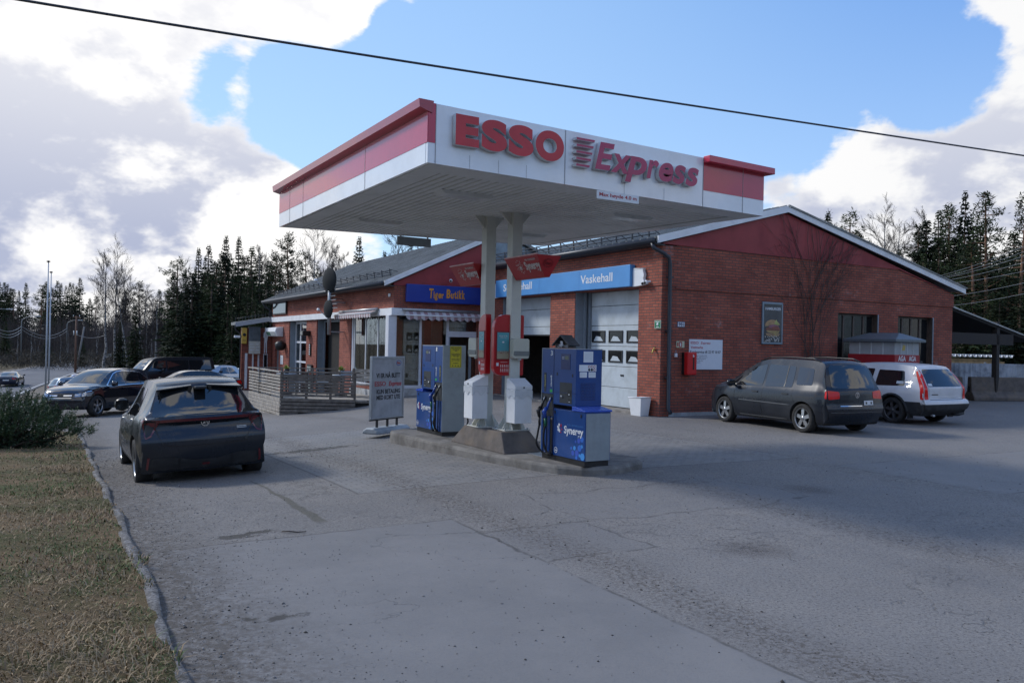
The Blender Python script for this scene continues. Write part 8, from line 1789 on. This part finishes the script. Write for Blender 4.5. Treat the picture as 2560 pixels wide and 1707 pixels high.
# ------------------------------------------------------------------ poles, lamps, wires
def flagpole(px, dist, top, lb):
    x, y = at(px, dist); z = G(x, y); h = zat(px, top, dist)-z; s = thing('flagpole', lb, 'flagpole', (x, y, z), 0, 'white flagpoles'); b = MB(); b.tube([(0, 0, 0), (0, 0, h-.1)], [.062, .040], 10); b.build('pole', mat('flagpole_white', (.42, .45, .48), .4), s, uv=False)
    b = MB(); b.lathe([(0, -.02), (.05, 0), (.13, .05), (.12, .08), (0, .13)], 12, 'z', (0, 0, h-.1)); b.build('finial', M_BLACK, s, uv=False)
flagpole(116.5, 55, 652, 'taller white flagpole on the left'); flagpole(124, 62, 679, 'shorter white flagpole right beside the taller one')
M_POLEG = mat('grey_lamp_pole', (.20, .22, .23), .5, .3)
def lamp(px, dist, top, lb, arm=2.2):
    x, y = at(px, dist); z = G(x, y); h = zat(px, top, dist)-z; s = thing('street_lamp', lb, 'street lamp', (x, y, z), 0, 'street lamps along the road'); b = MB(); b.tube([(0, 0, 0), (0, 0, h*.90), (.25, 0, h*.95), (arm*.6, 0, h*1.0), (arm, 0, h*1.0)], [.10, .075, .06, .045, .04], 8); b.build('pole', M_POLEG, s, uv=False)
    b = MB(); b.box(arm-.1, arm+.75, -.14, .14, h-.06, h+.08); b.build('lamp_head', mat('lamp_head_grey', (.45, .47, .48), .5), s, bevel=.04); return (x, y, z+h*.80)
l0 = lamp(-28, 112, 772, 'street lamp just beyond the left edge, only its head in view', 2.4); l1 = lamp(53, 128, 790, 'street lamp left of the flagpoles'); l2 = lamp(167, 160, 800, 'street lamp beside the brown wooden pole'); l3 = lamp(92, 210, 812, 'small far street lamp behind the flagpoles')
def upole(px, dist, top, lb, col, tilt=0.0, cross=True):
    x, y = at(px, dist); z = G(x, y); h = zat(px, top, dist)-z; s = thing('utility_pole', lb, 'pole', (x, y, z), 0); s.rotation_euler = (0, tilt, 0); b = MB(); b.tube([(0, 0, -.3), (0, 0, h)], [.15, .11], 9); b.build('pole', col, s, uv=False)
    if cross: b = MB(); b.beam((-.5, 0, h-.15), (.5, 0, h-.15), .09); b.build('crossarm', col, s, uv=False); b = MB(); [b.cyl((q, 0, h-.1), (q, 0, h+.12), .04, 6) for q in (-.4, .4)]; [b.cyl((q, -.2, h*.66), (q, -.2, h*.74), .06, 6) for q in (-.2, .2)]; b.build('insulator', M_GREYL, s, uv=False)
    return (x, y, z+h)
u1 = upole(190, 108, 790, 'reddish brown wooden utility pole by the road', mat('red_brown_pole', (.14, .075, .05), .8)); upole(193, 118, 815, 'grey stay pole leaning right behind the brown pole', mat('grey_pole', (.17, .165, .16), .8), R(9), False)
def wire(lb, pts, r, m=None, grp='overhead wires', sag=0.0, n=24):
    p, q = Vector(pts[0]), Vector(pts[-1]); P = []
    if len(pts) == 2:
        for i in range(n+1): f = i/n; v = p+(q-p)*f; v.z -= sag*4*f*(1-f); P.append(v)
    else:
        a, b_, c = [Vector(v) for v in pts]
        for i in range(n+1): f = i/n; P.append(a*(1-f)*(1-2*f)+b_*4*f*(1-f)+c*f*(2*f-1))
    o_ = P[0].copy(); b = MB(); b.tube([v-o_ for v in P], r, 6); o = b.build('overhead_wire', m or M_GUT, None, uv=False); o.location = o_; return tag(o, lb, 'wire', grp)
def pw(px, py, d): v = ray(px, py); return Vector((v.x/v.y*d, d, CAMZ+v.z/v.y*d))
wire('thick black twisted cable crossing the sky above the canopy', [pw(-300, -62, 9.6), pw(1180, 180, 12.6), pw(2900, 440, 20.6)], .0175, M_GUT, 'overhead cables near the station', n=90)
M_WI = mat('aluminium_wire', (.30, .30, .30), .4, .5)
for k, (y1, y2) in enumerate(((610, 692), (626, 697), (640, 700), (660, 706), (688, 712), (716, 745), (745, 768))):
    wire(('lowest', 'second lowest', 'third lowest', 'middle', 'third highest', 'second highest', 'highest')[6-k]+' thin wire running to the right above the lean-to', [pw(2340-k*3, y2, 44), pw(2640, y1-28, 26)], .007, M_WI, 'thin wires at the right edge', sag=.12)
for k, dz in enumerate((0, -.5, -.9)):
    a, b_, c = Vector(l0), Vector(l1), Vector(l2); lb3 = ('upper', 'middle', 'lower')[k]
    wire(lb3+' sagging wire left of the first street lamp', [a+Vector((0, 0, dz)), b_+Vector((0, 0, dz))], .03, M_WI, 'sagging wires along the road', 1.1)
    if k < 2: wire(lb3+' sagging wire between the two street lamps', [b_+Vector((0, 0, dz)), c+Vector((0, 0, dz))], .03, M_WI, 'sagging wires along the road', 1.5)
wire('faint wire from the brown pole into the wood', [Vector(u1)-Vector((0, 0, 2.4)), pw(262, 838, 108)], .025, M_WI, 'sagging wires along the road', .4)
